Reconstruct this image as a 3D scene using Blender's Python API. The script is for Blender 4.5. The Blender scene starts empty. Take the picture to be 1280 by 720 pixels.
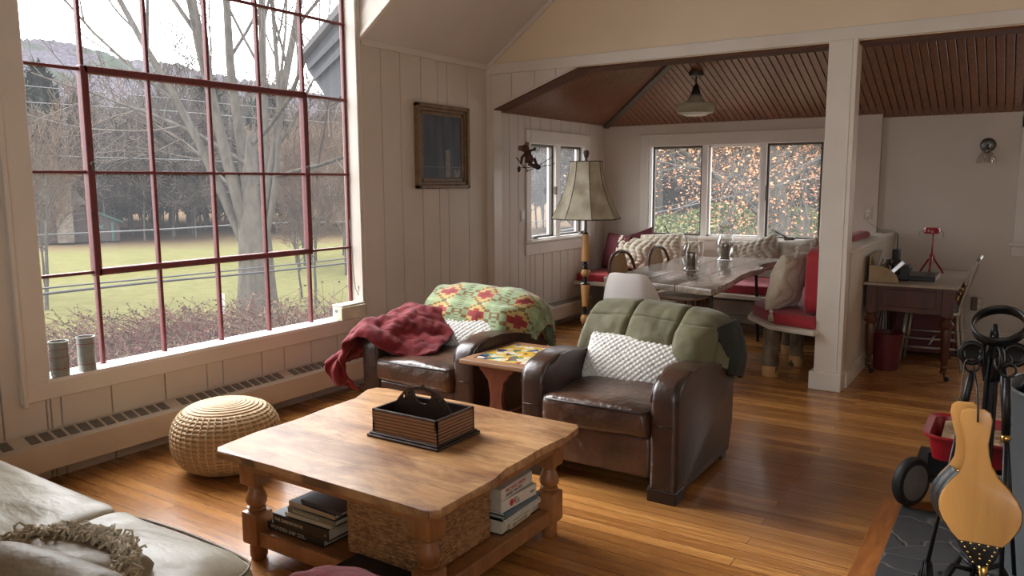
import bpy, bmesh, math, random
import numpy as np
from mathutils import Vector, Matrix, noise
R_ = math.radians
PI = math.pi
S = bpy.context.scene
COL = S.collection

# ------------------------------------------------------------------ materials
def lin(c):
    return tuple(((v/255)/12.92 if v/255 <= .04045 else ((v/255+.055)/1.055)**2.4) for v in c)+(1,)

def nt(name):
    m = bpy.data.materials.new(name); m.use_nodes = True
    n = m.node_tree; n.nodes.clear()
    out = n.nodes.new('ShaderNodeOutputMaterial'); b = n.nodes.new('ShaderNodeBsdfPrincipled')
    n.links.new(b.outputs[0], out.inputs[0])
    return m, n, b, out

def N(n, t, **k):
    x = n.nodes.new(t)
    for a, v in k.items():
        if hasattr(x, a): setattr(x, a, v)
        else: x.inputs[a.replace('_', ' ')].default_value = v
    return x

def coords(n, scale=(1, 1, 1), kind='Object', rot=(0, 0, 0)):
    tc = n.nodes.new('ShaderNodeTexCoord'); mp = n.nodes.new('ShaderNodeMapping')
    mp.inputs['Scale'].default_value = scale; mp.inputs['Rotation'].default_value = rot
    n.links.new(tc.outputs[kind], mp.inputs[0])
    return mp.outputs[0]

def mixc(n, fac, a, b, blend='MIX'):
    x = n.nodes.new('ShaderNodeMix'); x.data_type = 'RGBA'; x.blend_type = blend
    for s, v in ((0, fac), (6, a), (7, b)):
        if isinstance(v, bpy.types.NodeSocket): n.links.new(v, x.inputs[s])
        else: x.inputs[s].default_value = v
    return x.outputs[2]

def ramp(n, src, p0, p1):
    x = n.nodes.new('ShaderNodeMapRange'); n.links.new(src, x.inputs[0])
    x.inputs[1].default_value = p0; x.inputs[2].default_value = p1
    return x.outputs[0]

def bump(n, b, h, strength, dist=.01):
    x = n.nodes.new('ShaderNodeBump'); x.inputs['Strength'].default_value = strength; x.inputs['Distance'].default_value = dist
    n.links.new(h, x.inputs['Height']); n.links.new(x.outputs[0], b.inputs['Normal'])

def mat(name, c, rough=.6, c2=None, ns=8, amt=1., bmp=0., bs=60, metal=0., coat=0., sheen=0., scale=(1, 1, 1), spec=.5, bd=.004, detail=6, trans=0., alpha=1.):
    m, n, b, out = nt(name)
    b.inputs['Roughness'].default_value = rough; b.inputs['Metallic'].default_value = metal
    b.inputs['Coat Weight'].default_value = coat; b.inputs['Coat Roughness'].default_value = .15
    b.inputs['Sheen Weight'].default_value = sheen; b.inputs['Specular IOR Level'].default_value = spec
    b.inputs['Transmission Weight'].default_value = trans
    co = coords(n, scale)
    if c2 is None: c2 = tuple(max(0, v*.86) for v in c)
    t = N(n, 'ShaderNodeTexNoise', Scale=ns, Detail=detail); n.links.new(co, t.inputs['Vector'])
    f = ramp(n, t.outputs[0], .5-.22/max(amt, .01), .5+.22/max(amt, .01))
    n.links.new(mixc(n, f, lin(c), lin(c2)), b.inputs['Base Color'])
    if bmp:
        t2 = N(n, 'ShaderNodeTexNoise', Scale=bs, Detail=4); n.links.new(co, t2.inputs['Vector'])
        bump(n, b, t2.outputs[0], bmp, bd)
    return m

def wood(name, c1, c2, rough=.45, scale=(1, 14, 14), ns=3., coat=0., bmp=.15, c3=None, knots=0):
    """grain runs along the axis whose scale is smallest"""
    m, n, b, out = nt(name)
    b.inputs['Roughness'].default_value = rough; b.inputs['Coat Weight'].default_value = coat; b.inputs['Coat Roughness'].default_value = .2
    co = coords(n, scale)
    t = N(n, 'ShaderNodeTexNoise', Scale=ns, Detail=8, Roughness=.62, Distortion=.6); n.links.new(co, t.inputs['Vector'])
    f = ramp(n, t.outputs[0], .3, .7)
    base = mixc(n, f, lin(c1), lin(c2))
    if c3:
        co2 = coords(n, (1, 1, 1)); t3 = N(n, 'ShaderNodeTexNoise', Scale=4.5, Detail=5, Roughness=.6); n.links.new(co2, t3.inputs['Vector'])
        base = mixc(n, ramp(n, t3.outputs[0], .48, .66), base, lin(c3))
    n.links.new(base, b.inputs['Base Color'])
    bump(n, b, t.outputs[0], bmp, .004)
    return m

# ------------------------------------------------------------------ mesh builder
class B:
    def __init__(s): s.bm = bmesh.new()
    def _new(s, verts): return [s.bm.verts.new(v) for v in verts]
    def box(s, x0, x1, y0, y1, z0, z1, bev=0, seg=1, rz=0, rx=0, ry=0, piv=None):
        x0, x1 = min(x0, x1), max(x0, x1); y0, y1 = min(y0, y1), max(y0, y1); z0, z1 = min(z0, z1), max(z0, z1)
        c = Vector(((x0+x1)/2, (y0+y1)/2, (z0+z1)/2))
        r = bmesh.ops.create_cube(s.bm, size=1)
        vs = r['verts']
        for v in vs: v.co = Vector((v.co.x*(x1-x0), v.co.y*(y1-y0), v.co.z*(z1-z0)))
        if bev:
            es = list({e for v in vs for e in v.link_edges})
            g = bmesh.ops.bevel(s.bm, geom=es, offset=min(bev, .49*min(x1-x0, y1-y0, z1-z0)), segments=seg, affect='EDGES', profile=.5)
            vs = list({v for f in g['faces'] for v in f.verts} | {v for v in vs if v.is_valid})
            # all vertices connected
            vs = s._island(vs[0])
        M = Matrix.Rotation(rz, 4, 'Z') @ Matrix.Rotation(ry, 4, 'Y') @ Matrix.Rotation(rx, 4, 'X')
        p = Vector(piv) if piv else c
        for v in vs:
            v.co = M @ (v.co + c - p) + p
        return vs
    def _island(s, v0):
        seen = {v0}; st = [v0]
        while st:
            v = st.pop()
            for e in v.link_edges:
                o = e.other_vert(v)
                if o not in seen: seen.add(o); st.append(o)
        return list(seen)
    def tube(s, pts, r, n=8, closed=False, caps=True, flat=1.):
        pts = [Vector(p) for p in pts]; m = len(pts)
        rs = r if isinstance(r, (list, tuple)) else [r]*m
        rings = []; prev = None
        for i, p in enumerate(pts):
            if closed: d = pts[(i+1) % m]-pts[i-1]
            else: d = pts[min(i+1, m-1)]-pts[max(i-1, 0)]
            if d.length < 1e-9: d = Vector((0, 0, 1))
            d.normalize()
            if prev is None:
                a = Vector((0, 0, 1)) if abs(d.z) < .9 else Vector((1, 0, 0))
                u = d.cross(a).normalized()
            else:
                u = (prev - d*prev.dot(d))
                u = u.normalized() if u.length > 1e-6 else d.orthogonal().normalized()
            prev = u; w = d.cross(u)
            rings.append([s.bm.verts.new(p+(u*math.cos(2*PI*k/n)+w*math.sin(2*PI*k/n)*flat)*rs[i]) for k in range(n)])
        for i in range(m if closed else m-1):
            a, b = rings[i], rings[(i+1) % m]
            for k in range(n):
                try: s.bm.faces.new((a[k], a[(k+1) % n], b[(k+1) % n], b[k]))
                except ValueError: pass
        if caps and not closed:
            s.bm.faces.new(list(reversed(rings[0]))); s.bm.faces.new(rings[-1])
    def cyl(s, p, q, r0, r1=None, n=12): s.tube([p, q], [r0, r0 if r1 is None else r1], n)
    def lathe(s, prof, c=(0, 0, 0), n=24, M=None, sq=0):
        """prof: list of (radius, height) about z"""
        rings = []
        c = Vector(c)
        for (r, z) in prof:
            ring = []
            for k in range(n):
                a = 2*PI*(k+.5*(n <= 8))/n
                v = Vector((r*math.cos(a), r*math.sin(a), z))
                if M: v = M @ v
                ring.append(s.bm.verts.new(v+c))
            rings.append(ring)
        for a, b in zip(rings, rings[1:]):
            for k in range(n): s.bm.faces.new((a[k], a[(k+1) % n], b[(k+1) % n], b[k]))
        if prof[0][0] > 1e-5: s.bm.faces.new(list(reversed(rings[0])))
        if prof[-1][0] > 1e-5: s.bm.faces.new(rings[-1])
    def prism(s, poly, axis, a, b, bev=0, seg=2, M=None):
        """poly: 2-D outline in the two other axes (order xyz without axis)"""
        def P(u, v, w):
            return {'x': (w, u, v), 'y': (u, w, v), 'z': (u, v, w)}[axis]
        A = [s.bm.verts.new(P(u, v, a)) for u, v in poly]; Bv = [s.bm.verts.new(P(u, v, b)) for u, v in poly]
        n = len(poly); fs = []
        fs.append(s.bm.faces.new(A)); fs.append(s.bm.faces.new(list(reversed(Bv))))
        for k in range(n): s.bm.faces.new((A[k], Bv[k], Bv[(k+1) % n], A[(k+1) % n]))
        vs = A+Bv
        if bev:
            es = list({e for f in fs for e in f.edges})
            bmesh.ops.bevel(s.bm, geom=es, offset=bev, segments=seg, affect='EDGES', profile=.5, clamp_overlap=True)
            vs = None
        if M:
            for v in (vs or s.bm.verts): v.co = M @ v.co
    def grid(s, P, cu=False, cv=False):
        P = np.asarray(P, float); nu, nv = P.shape[:2]
        V = [[s.bm.verts.new(P[i, j]) for j in range(nv)] for i in range(nu)]
        for i in range(nu if cu else nu-1):
            for j in range(nv if cv else nv-1):
                a, b, c, d = V[i][j], V[(i+1) % nu][j], V[(i+1) % nu][(j+1) % nv], V[i][(j+1) % nv]
                try: s.bm.faces.new((a, b, c, d))
                except ValueError: pass
        return V
    def ball(s, c, r, n=16, M=None):
        r = (r, r, r) if not isinstance(r, (tuple, list)) else r
        g = bmesh.ops.create_uvsphere(s.bm, u_segments=n, v_segments=max(6, n//2), radius=1)
        for v in g['verts']:
            p = Vector((v.co.x*r[0], v.co.y*r[1], v.co.z*r[2]))
            if M: p = M @ p
            v.co = p+Vector(c)
    def sq(s, c, a, e1=.3, e2=.25, nu=48, nv=24, wr=0., seed=0, fn=None):
        """superellipsoid = stuffed cushion; a = half sizes"""
        def sp(w, m): return math.copysign(abs(w)**m, w)
        P = np.zeros((nu, nv, 3))
        for i in range(nu):
            t = 2*PI*i/nu
            for j in range(nv):
                f = -PI/2+PI*j/(nv-1)
                x = a[0]*sp(math.cos(f), e1)*sp(math.cos(t), e2); y = a[1]*sp(math.cos(f), e1)*sp(math.sin(t), e2); z = a[2]*sp(math.sin(f), e1)
                if fn: x, y, z = fn(x, y, z)
                if wr:
                    q = noise.noise(Vector((x*6+seed, y*6, z*6)))*wr
                    x += q*.5; y += q*.5; z += q
                P[i, j] = (x+c[0], y+c[1], z+c[2])
        s.grid(P, cu=True)
    def xf(s, M):
        bmesh.ops.transform(s.bm, matrix=M, verts=s.bm.verts)
        return s

def topm(o):
    while o.parent: o = o.parent
    return Matrix.Translation(o.location) @ o.rotation_euler.to_matrix().to_4x4()

def obj(name, b, m, parent=None, smooth=False, world=True, solid=0, sub=0):
    bm = b.bm if isinstance(b, B) else b
    bmesh.ops.remove_doubles(bm, verts=bm.verts, dist=1e-6)
    bmesh.ops.recalc_face_normals(bm, faces=bm.faces)
    if parent and world: bmesh.ops.transform(bm, matrix=topm(parent).inverted(), verts=bm.verts)
    me = bpy.data.meshes.new(name); bm.to_mesh(me); bm.free()
    for p in me.polygons: p.use_smooth = bool(smooth)
    if isinstance(m, (list, tuple)):
        for q in m: me.materials.append(q)
    else: me.materials.append(m)
    if smooth == 'auto':
        try: me.set_sharp_from_angle(angle=R_(35))
        except Exception: pass
    o = bpy.data.objects.new(name, me); COL.objects.link(o)
    if parent: o.parent = parent
    if solid:
        q = o.modifiers.new('thick', 'SOLIDIFY'); q.thickness = solid; q.offset = 0
    if sub:
        q = o.modifiers.new('sub', 'SUBSURF'); q.levels = sub; q.render_levels = sub
    return o

def tag(o, label, cat, group=None):
    o['label'] = label; o['category'] = cat
    if group: o['group'] = group
    return o

def thing(name, label, cat, loc=(0, 0, 0), rz=0, group=None):
    o = bpy.data.objects.new(name, None); COL.objects.link(o); o.empty_display_size = .1
    o.location = loc; o.rotation_euler = (0, 0, rz)
    return tag(o, label, cat, group)

def struct(name, b, m, parent=None, smooth=False):
    o = obj(name, b, m, parent, smooth)
    if not parent: o['kind'] = 'structure'
    return o

def dup(root, loc=None, rz=None, label=None, name=None):
    def cp(o, par):
        c = o.copy(); COL.objects.link(c)
        if par: c.parent = par
        for ch in [x for x in KIDS.get(o.name, [])]: cp(ch, c)
        return c
    KIDS = {}
    for x in COL.objects:
        if x.parent: KIDS.setdefault(x.parent.name, []).append(x)
    c = cp(root, None)
    if loc is not None: c.location = loc
    if rz is not None: c.rotation_euler = (0, 0, rz)
    if label: c['label'] = label
    return c

# smooth lattice sheet ------------------------------------------------------
def cr(P, t):
    """Catmull-Rom through rows of P (n,...) at t in [0,n-1]"""
    n = len(P); i = np.clip(np.floor(t).astype(int), 0, n-2); f = (t-i)
    g = lambda k: P[np.clip(i+k, 0, n-1)]
    f = f.reshape((-1,)+(1,)*(P.ndim-1))
    return .5*((2*g(0))+(-g(-1)+g(1))*f+(2*g(-1)-5*g(0)+4*g(1)-g(2))*f**2+(-g(-1)+3*g(0)-3*g(1)+g(2))*f**3)

def lattice(ctrl, nu, nv, wob=0, ws=5., seed=0, fold=None):
    P = np.asarray(ctrl, float)
    P = cr(P, np.linspace(0, P.shape[0]-1, nu))
    P = cr(P.transpose(1, 0, 2), np.linspace(0, P.shape[1]-1, nv)).transpose(1, 0, 2)
    if wob or fold:
        du = np.gradient(P, axis=0); dv = np.gradient(P, axis=1); nn = np.cross(du, dv)
        nn /= (np.linalg.norm(nn, axis=2, keepdims=True)+1e-9)
        for i in range(nu):
            for j in range(nv):
                d = 0
                if wob:
                    q = Vector(P[i, j])*ws
                    d += wob*noise.noise(q+Vector((seed, 0, 0)))+wob*.4*noise.noise(q*2.3+Vector((0, seed, 0)))
                if fold: d += fold(i/(nu-1), j/(nv-1))
                P[i, j] += nn[i, j]*d
    return P

def pillow(c, right, up, w, h, t, n=40, pinch=.07, seed=0, wr=.004, fn=None, m=None, rd=.055):
    """stuffed pillow; returns B in world coordinates. right/up vectors"""
    r = Vector(right).normalized(); u = Vector(up); u = (u-r*u.dot(r)).normalized(); k = r.cross(u)
    m = m or n
    b = B(); c = Vector(c)
    for side in (1, -1):
        P = np.zeros((n, m, 3))
        for i in range(n):
            for j in range(m):
                a = -1+2*i/(n-1); e = -1+2*j/(m-1)
                x = w/2*a*(1-pinch*(1-e*e)-rd*a*a*e*e); y = h/2*e*(1-pinch*(1-a*a)-rd*a*a*e*e)
                th = max(0, (1-a*a)*(1-e*e))**.42*t/2
                th += (noise.noise(Vector((x*7+seed, y*7, side*3)))*wr*2)*min(1, th/(t*.2+1e-6))
                if fn and side == 1 or fn and side == -1: th += fn(x, y, a, e)*min(1, th/(t*.12))
                P[i, j] = c+r*x+u*y+k*(side*th)
        b.grid(P)
    return b

def text(name, s, size, M, mt, parent, ext=.0004, align='LEFT'):
    cu = bpy.data.curves.new(name, 'FONT'); cu.body = s; cu.size = size; cu.extrude = ext; cu.align_x = align; cu.align_y = 'CENTER'
    cu.resolution_u = 2
    tmp = bpy.data.objects.new(name+'_tmp', cu); COL.objects.link(tmp)
    dg = bpy.context.evaluated_depsgraph_get(); me = bpy.data.meshes.new_from_object(tmp.evaluated_get(dg))
    bpy.data.objects.remove(tmp); bpy.data.curves.remove(cu)
    me.transform(M if not parent else topm(parent).inverted() @ M)
    me.materials.clear(); me.materials.append(mt)
    o = bpy.data.objects.new(name, me); COL.objects.link(o)
    if parent: o.parent = parent
    return o

def frame(o, x, y):
    """matrix with origin o, local x / y axes"""
    x = Vector(x).normalized(); y = Vector(y); y = (y-x*y.dot(x)).normalized(); z = x.cross(y)
    M = Matrix.Identity(4)
    for i in range(3): M[i][0] = x[i]; M[i][1] = y[i]; M[i][2] = z[i]; M[i][3] = o[i]
    return M
SKY = 2.4; EXPO = 0.62; LOBE = 6.; LOBEK = 7.
# ------------------------------------------------------------------ room materials
PAINT = mat('cream_paint', (206, 196, 184), .55, (198, 187, 174), ns=3, bmp=.06, bs=25)
PAINT2 = mat('cream_trim_paint', (214, 206, 195), .4, (206, 197, 185), ns=4, bmp=.04, bs=25)
CEIL = mat('ceiling_plaster', (208, 202, 196), .8, (200, 193, 186), ns=2, bmp=.05, bs=18)
PLASTER = mat('warm_plaster', (222, 204, 176), .8, (214, 195, 166), ns=2, bmp=.08, bs=18)
WHITE = mat('white_gloss_paint', (232, 228, 222), .3, (222, 217, 210), ns=5)
METALRED = mat('old_red_window_paint', (112, 42, 42), .5, (84, 34, 36), ns=30, bmp=.3, bs=80)
BRONZE = mat('dark_bronze_frame', (88, 80, 72), .4, metal=.3)
BEAD = wood('beadboard_pine', (134, 84, 52), (102, 60, 34), .42, (1.2, 14, 14), 3., .25, .1)
BEADY = wood('beadboard_pine_far', (134, 84, 52), (102, 60, 34), .42, (14, 1.2, 14), 3., .25, .1)
DARKTRIM = wood('dark_wood_trim', (98, 58, 40), (76, 44, 30), .8, (2, 10, 10), 3.)
HIPM = mat('grey_brown_batten', (82, 72, 62), .5)

def floor_mat():
    m, n, b, out = nt('amber_pine_floor')
    co = coords(n, (1, 1, 1))
    br = N(n, 'ShaderNodeTexBrick', Scale=1.); br.offset = .37; br.offset_frequency = 3; br.squash = 1
    br.inputs['Brick Width'].default_value = 2.3; br.inputs['Row Height'].default_value = .072
    br.inputs['Mortar Size'].default_value = .0016; br.inputs['Mortar Smooth'].default_value = .3; br.inputs['Bias'].default_value = 0
    br.inputs['Color1'].default_value = (0, 0, 0, 1); br.inputs['Color2'].default_value = (1, 1, 1, 1); br.inputs['Mortar'].default_value = (.5, .5, .5, 1)
    n.links.new(co, br.inputs['Vector'])
    # grain, offset by board
    add = N(n, 'ShaderNodeVectorMath', operation='MULTIPLY_ADD'); n.links.new(br.outputs['Color'], add.inputs[0])
    add.inputs[1].default_value = (7.3, 3.1, 0)
    cg = coords(n, (1.1, 22, 1)); n.links.new(cg, add.inputs[2])
    g = N(n, 'ShaderNodeTexNoise', Scale=2.2, Detail=8, Roughness=.65, Distortion=1.1); n.links.new(add.outputs[0], g.inputs['Vector'])
    c = mixc(n, ramp(n, g.outputs[0], .34, .68), lin((214, 157, 90)), lin((162, 104, 52)))
    tone = mixc(n, br.outputs['Color'], lin((255, 252, 244)), lin((176, 152, 130)))
    c = mixc(n, .85, c, tone, 'MULTIPLY')
    # worn grey-brown patch in the varnish, partly painting in the window's reflection
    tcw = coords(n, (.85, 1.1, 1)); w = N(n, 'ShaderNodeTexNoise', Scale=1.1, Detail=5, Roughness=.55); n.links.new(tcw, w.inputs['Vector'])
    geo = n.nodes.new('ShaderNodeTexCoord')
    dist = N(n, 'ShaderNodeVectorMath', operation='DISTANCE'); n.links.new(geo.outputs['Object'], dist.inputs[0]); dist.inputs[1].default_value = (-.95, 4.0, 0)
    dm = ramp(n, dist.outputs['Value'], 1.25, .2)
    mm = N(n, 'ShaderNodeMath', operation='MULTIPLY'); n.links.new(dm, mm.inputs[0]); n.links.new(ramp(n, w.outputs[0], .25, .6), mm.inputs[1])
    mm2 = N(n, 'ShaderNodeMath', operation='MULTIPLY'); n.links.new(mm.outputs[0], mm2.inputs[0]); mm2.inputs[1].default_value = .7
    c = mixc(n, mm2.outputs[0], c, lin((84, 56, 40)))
    mort = mixc(n, br.outputs['Fac'], c, lin((60, 30, 14)))
    n.links.new(mort, b.inputs['Base Color'])
    rr = N(n, 'ShaderNodeMapRange'); n.links.new(g.outputs[0], rr.inputs[0]); rr.inputs[3].default_value = .2; rr.inputs[4].default_value = .34
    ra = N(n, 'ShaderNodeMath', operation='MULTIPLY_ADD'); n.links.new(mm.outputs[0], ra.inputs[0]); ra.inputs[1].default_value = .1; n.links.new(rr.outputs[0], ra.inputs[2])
    n.links.new(ra.outputs[0], b.inputs['Roughness'])
    b.inputs['Coat Weight'].default_value = .25; b.inputs['Coat Roughness'].default_value = .18
    wv = N(n, 'ShaderNodeTexNoise', Scale=3., Detail=3); cw = coords(n, (.6, 9, 1)); n.links.new(cw, wv.inputs['Vector'])
    h = N(n, 'ShaderNodeMath', operation='MULTIPLY_ADD'); n.links.new(br.outputs['Fac'], h.inputs[0]); h.inputs[1].default_value = -1.; n.links.new(wv.outputs[0], h.inputs[2])
    bump(n, b, h.outputs[0], .22, .004)
    return m
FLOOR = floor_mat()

def stone_mat():
    m, n, b, out = nt('slate_flagstones')
    co = coords(n, (1, 1, 1))
    wn = N(n, 'ShaderNodeTexNoise', Scale=5., Detail=2); n.links.new(co, wn.inputs['Vector']); wa = N(n, 'ShaderNodeVectorMath', operation='MULTIPLY_ADD'); n.links.new(wn.outputs['Color'], wa.inputs[0]); wa.inputs[1].default_value = (.22, .22, 0); n.links.new(co, wa.inputs[2]); co = wa.outputs[0]
    v = N(n, 'ShaderNodeTexVoronoi', Scale=4.2); v.feature = 'DISTANCE_TO_EDGE'; n.links.new(co, v.inputs['Vector'])
    v2 = N(n, 'ShaderNodeTexVoronoi', Scale=4.2); n.links.new(co, v2.inputs['Vector'])
    t = N(n, 'ShaderNodeTexNoise', Scale=14, Detail=8); n.links.new(co, t.inputs['Vector'])
    c = mixc(n, t.outputs[0], lin((46, 48, 50)), lin((84, 84, 82)))
    c = mixc(n, .5, c, mixc(n, v2.outputs['Distance'], lin((70, 70, 72)), lin((50, 52, 56))), 'MIX')
    e = ramp(n, v.outputs[0], .0, .035)
    n.links.new(mixc(n, e, lin((96, 92, 86)), c), b.inputs['Base Color'])
    b.inputs['Roughness'].default_value = .55
    a = N(n, 'ShaderNodeMath', operation='MULTIPLY_ADD'); n.links.new(t.outputs[0], a.inputs[0]); a.inputs[1].default_value = .8; n.links.new(e, a.inputs[2])
    bump(n, b, a.outputs[0], .6, .01)
    return m
STONE = stone_mat()

def thinfresnel(n, f0=.05, pw=5):
    """Schlick reflectance that is the same from both sides of a thin pane"""
    g = n.nodes.new('ShaderNodeNewGeometry'); d = N(n, 'ShaderNodeVectorMath', operation='DOT_PRODUCT'); n.links.new(g.outputs['Normal'], d.inputs[0]); n.links.new(g.outputs['Incoming'], d.inputs[1])
    a = N(n, 'ShaderNodeMath', operation='ABSOLUTE'); n.links.new(d.outputs['Value'], a.inputs[0])
    o = N(n, 'ShaderNodeMath', operation='SUBTRACT'); o.inputs[0].default_value = 1; n.links.new(a.outputs[0], o.inputs[1])
    p = N(n, 'ShaderNodeMath', operation='POWER'); n.links.new(o.outputs[0], p.inputs[0]); p.inputs[1].default_value = pw
    q = N(n, 'ShaderNodeMath', operation='MULTIPLY_ADD'); n.links.new(p.outputs[0], q.inputs[0]); q.inputs[1].default_value = 1-f0; q.inputs[2].default_value = f0
    return q
def glass_mat(name, dirt_haze=.1, tint=(1, 1, 1, 1)):
    """thin pane: passes light, mirrors at grazing angles, dusty rain streaks scatter a little, an even veil paints in window glare"""
    m = bpy.data.materials.new(name); m.use_nodes = True; n = m.node_tree; n.nodes.clear()
    out = n.nodes.new('ShaderNodeOutputMaterial')
    tr = n.nodes.new('ShaderNodeBsdfTransparent'); tr.inputs[0].default_value = tint
    gl = n.nodes.new('ShaderNodeBsdfGlossy'); gl.inputs['Roughness'].default_value = .02
    fr = thinfresnel(n, .008)
    mx = n.nodes.new('ShaderNodeMixShader'); n.links.new(fr.outputs[0], mx.inputs[0]); n.links.new(tr.outputs[0], mx.inputs[1]); n.links.new(gl.outputs[0], mx.inputs[2])
    last = mx.outputs[0]
    if dirt_haze:
        tl = n.nodes.new('ShaderNodeBsdfTranslucent'); tl.inputs[0].default_value = (.95, .96, 1, 1)
        co = coords(n, (26, 26, 1.2)); t = N(n, 'ShaderNodeTexNoise', Scale=1., Detail=5, Roughness=.6); n.links.new(co, t.inputs['Vector'])
        co2 = coords(n, (1, 1, 1)); t2 = N(n, 'ShaderNodeTexNoise', Scale=1.6, Detail=3); n.links.new(co2, t2.inputs['Vector'])
        mu = N(n, 'ShaderNodeMath', operation='MULTIPLY'); n.links.new(ramp(n, t.outputs[0], .5, .85), mu.inputs[0]); n.links.new(ramp(n, t2.outputs[0], .35, .7), mu.inputs[1])
        tz = n.nodes.new('ShaderNodeTexCoord'); sz = n.nodes.new('ShaderNodeSeparateXYZ'); n.links.new(tz.outputs['Object'], sz.inputs[0])
        mz = N(n, 'ShaderNodeMath', operation='MULTIPLY'); n.links.new(mu.outputs[0], mz.inputs[0]); n.links.new(ramp(n, sz.outputs[2], 1.1, 2.3), mz.inputs[1]); mu = mz
        ma = N(n, 'ShaderNodeMath', operation='MULTIPLY_ADD'); n.links.new(mu.outputs[0], ma.inputs[0]); ma.inputs[1].default_value = dirt_haze*4.; ma.inputs[2].default_value = dirt_haze  # streaks are dust; the constant part is a veil standing in for glare haze
        mx2 = n.nodes.new('ShaderNodeMixShader'); n.links.new(ma.outputs[0], mx2.inputs[0]); n.links.new(last, mx2.inputs[1]); n.links.new(tl.outputs[0], mx2.inputs[2])
        last = mx2.outputs[0]
    n.links.new(last, out.inputs[0])
    return m
PANE = glass_mat('dusty_hazy_window_pane', .02)
PANE2 = glass_mat('hazy_window_pane', .045)

# ------------------------------------------------------------------ shell
XL, XR, YB, YE, YF = -3.98, 2.5, -2.2, 5.70, 8.0
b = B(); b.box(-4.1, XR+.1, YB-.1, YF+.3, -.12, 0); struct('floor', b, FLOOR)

W1 = (1.90, 4.09, .505, 3.62)     # big window: y0,y1,z0,z1
W2 = (6.41, 7.53, .90, 1.83)      # side casements
rnd = random.Random(4)

def boards_x(b, X, y0, y1, z0, z1, joints, d=.012, gap=.006):
    """vertical tongue and groove boards on plane x=X (facing +x); joints = y positions of the grooves"""
    ys = [y0]+[j for j in joints if y0 < j < y1]+[y1]
    for a, c in zip(ys, ys[1:]): b.box(X-d, X, a+gap/2, c-gap/2, z0, z1, .003)
J = [y for y in np.cumsum([0]+[rnd.choice([.14, .17, .2, .23, .12]) for _ in range(80)])-2.2]
b = B()
XB = XL-.012
# backing with the two openings
for (y0, y1, z0, z1) in [(YB, W1[0], 0, 3.9), (W1[0], W1[1], 0, W1[2]), (W1[0], W1[1], W1[3], 3.9), (W1[1], W2[0], 0, 3.9),
                         (W2[0], W2[1], 0, W2[2]), (W2[0], W2[1], W2[3], 3.9), (W2[1], YF+.1, 0, 3.9)]:
    b.box(XL-.13, XB, y0, y1, z0, z1)
boards_x(b, XL, YB, W1[0], 0, 2.6, J)
boards_x(b, XL, W1[0], W1[1], 0, .44, [1.95, 2.21, 2.52, 2.79, 2.9, 3.19, 3.37, 3.6, 3.84])
boards_x(b, XL, W1[1], YE, 0, 2.45, [4.36, 4.57, 4.81, 5.02, 5.14, 5.42])
boards_x(b, XL, YE, W2[0], 0, 2.08, [5.86, 6.05, 6.2, 6.32])
boards_x(b, XL, W2[0], W2[1], 0, .80, [6.5, 6.66, 6.83, 7.0, 7.16, 7.3, 7.45])
boards_x(b, XL, W2[0], W2[1], 1.92, 2.08, [6.6, 6.8, 7.0, 7.2, 7.42])
boards_x(b, XL, W2[1], YF, 0, 2.08, [7.62, 7.8])
struct('wall_left', b, PAINT)

# big window: casing, jamb, sill, apron (trim), then red metal frame
b = B()
y0, y1, z0, z1 = W1
b.box(XL-.14, XL+.018, y0-.115, y0, z0-.05, 3.7, .004)                 # left casing board
b.box(XL-.14, XL+.03, y0-.135, y0-.112, z0-.12, 3.7, .004)
for k, (a, c, d) in enumerate([(0, .016, .028), (.018, .034, .02), (.036, .05, .024)]): b.box(XL-.11, XL+d-.01, y1+a, y1+c, z0-.02, 3.7, .003)  # moulded right casing
b.box(XL-.11, XL+.0, y1-.001, y1+.05, z0-.02, 3.7, .002)
b.box(XL-.12, XL+.02, y0-.14, y1+.05, z0-.10, z0-.006, .004)           # apron under the sill
struct('trim_1', b, PAINT2)
b = B(); b.box(XL-.13, XL+.026, y0-.02, y1+.02, z0-.022, z0+.002, .006, 2)
struct('trim_2', b, WHITE)

XG = -4.07
cols = [1.853, 2.226, 2.585, 2.967, 3.332, 3.69, 4.07]
rows = [.50, .998, 1.517, 2.035, 2.550, 3.065, 3.58]
win = B(); win.box(XG-.02, XG+.01, y0, y1, z0-.03, z0+.004, .003); win.box(XG-.02, XG+.02, y0, y1, 3.58, 3.62)
win.box(XG-.02, XG+.008, y1-.022, y1, z0, 3.62, .004); win.box(XG-.02, XG+.02, y0, y0+.02, z0, 3.62)
w1 = struct('window_1', win, METALRED)
b = B()
for c in cols[1:-1]: b.box(XG-.016, XG+.016, c-.009, c+.009, z0, 3.6, .003)
for r in rows[1:-1]: b.box(XG-.014, XG+.014, y0, y1, r-.008, r+.008, .003)
obj('muntins', b, METALRED, w1)
b = B()   # heavier opening sash in the middle: cols 1..5, rows 1..3
sy0, sy1, sz0, sz1 = cols[1], cols[5], rows[1], rows[3]
for (a, c, e, f) in [(sy0-.018, sy0+.02, sz0-.02, sz1+.02), (sy1-.02, sy1+.018, sz0-.02, sz1+.02)]: b.box(XG-.02, XG+.03, a, c, e, f, .004)
for (e, f) in [(sz0-.018, sz0+.018), (sz1-.018, sz1+.02)]: b.box(XG-.02, XG+.03, sy0, sy1, e, f, .004)
sash = obj('sash', b, METALRED, w1)
b = B()
for yy in (sy0+.005, sy1-.005): b.ball((XG+.035, yy, 1.56), (.012, .012, .014), 10); b.cyl((XG+.03, yy, 1.56), (XG+.03, yy, 1.52), .006)
obj('latch', b, BRONZE, sash)
b = B(); b.bm.faces.new([b.bm.verts.new(q) for q in [(XG, y0+.01, z0+.01), (XG, y1-.01, z0+.01), (XG, y1-.01, 3.6), (XG, y0+.01, 3.6)]])
obj('pane', b, PANE, w1)
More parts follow.
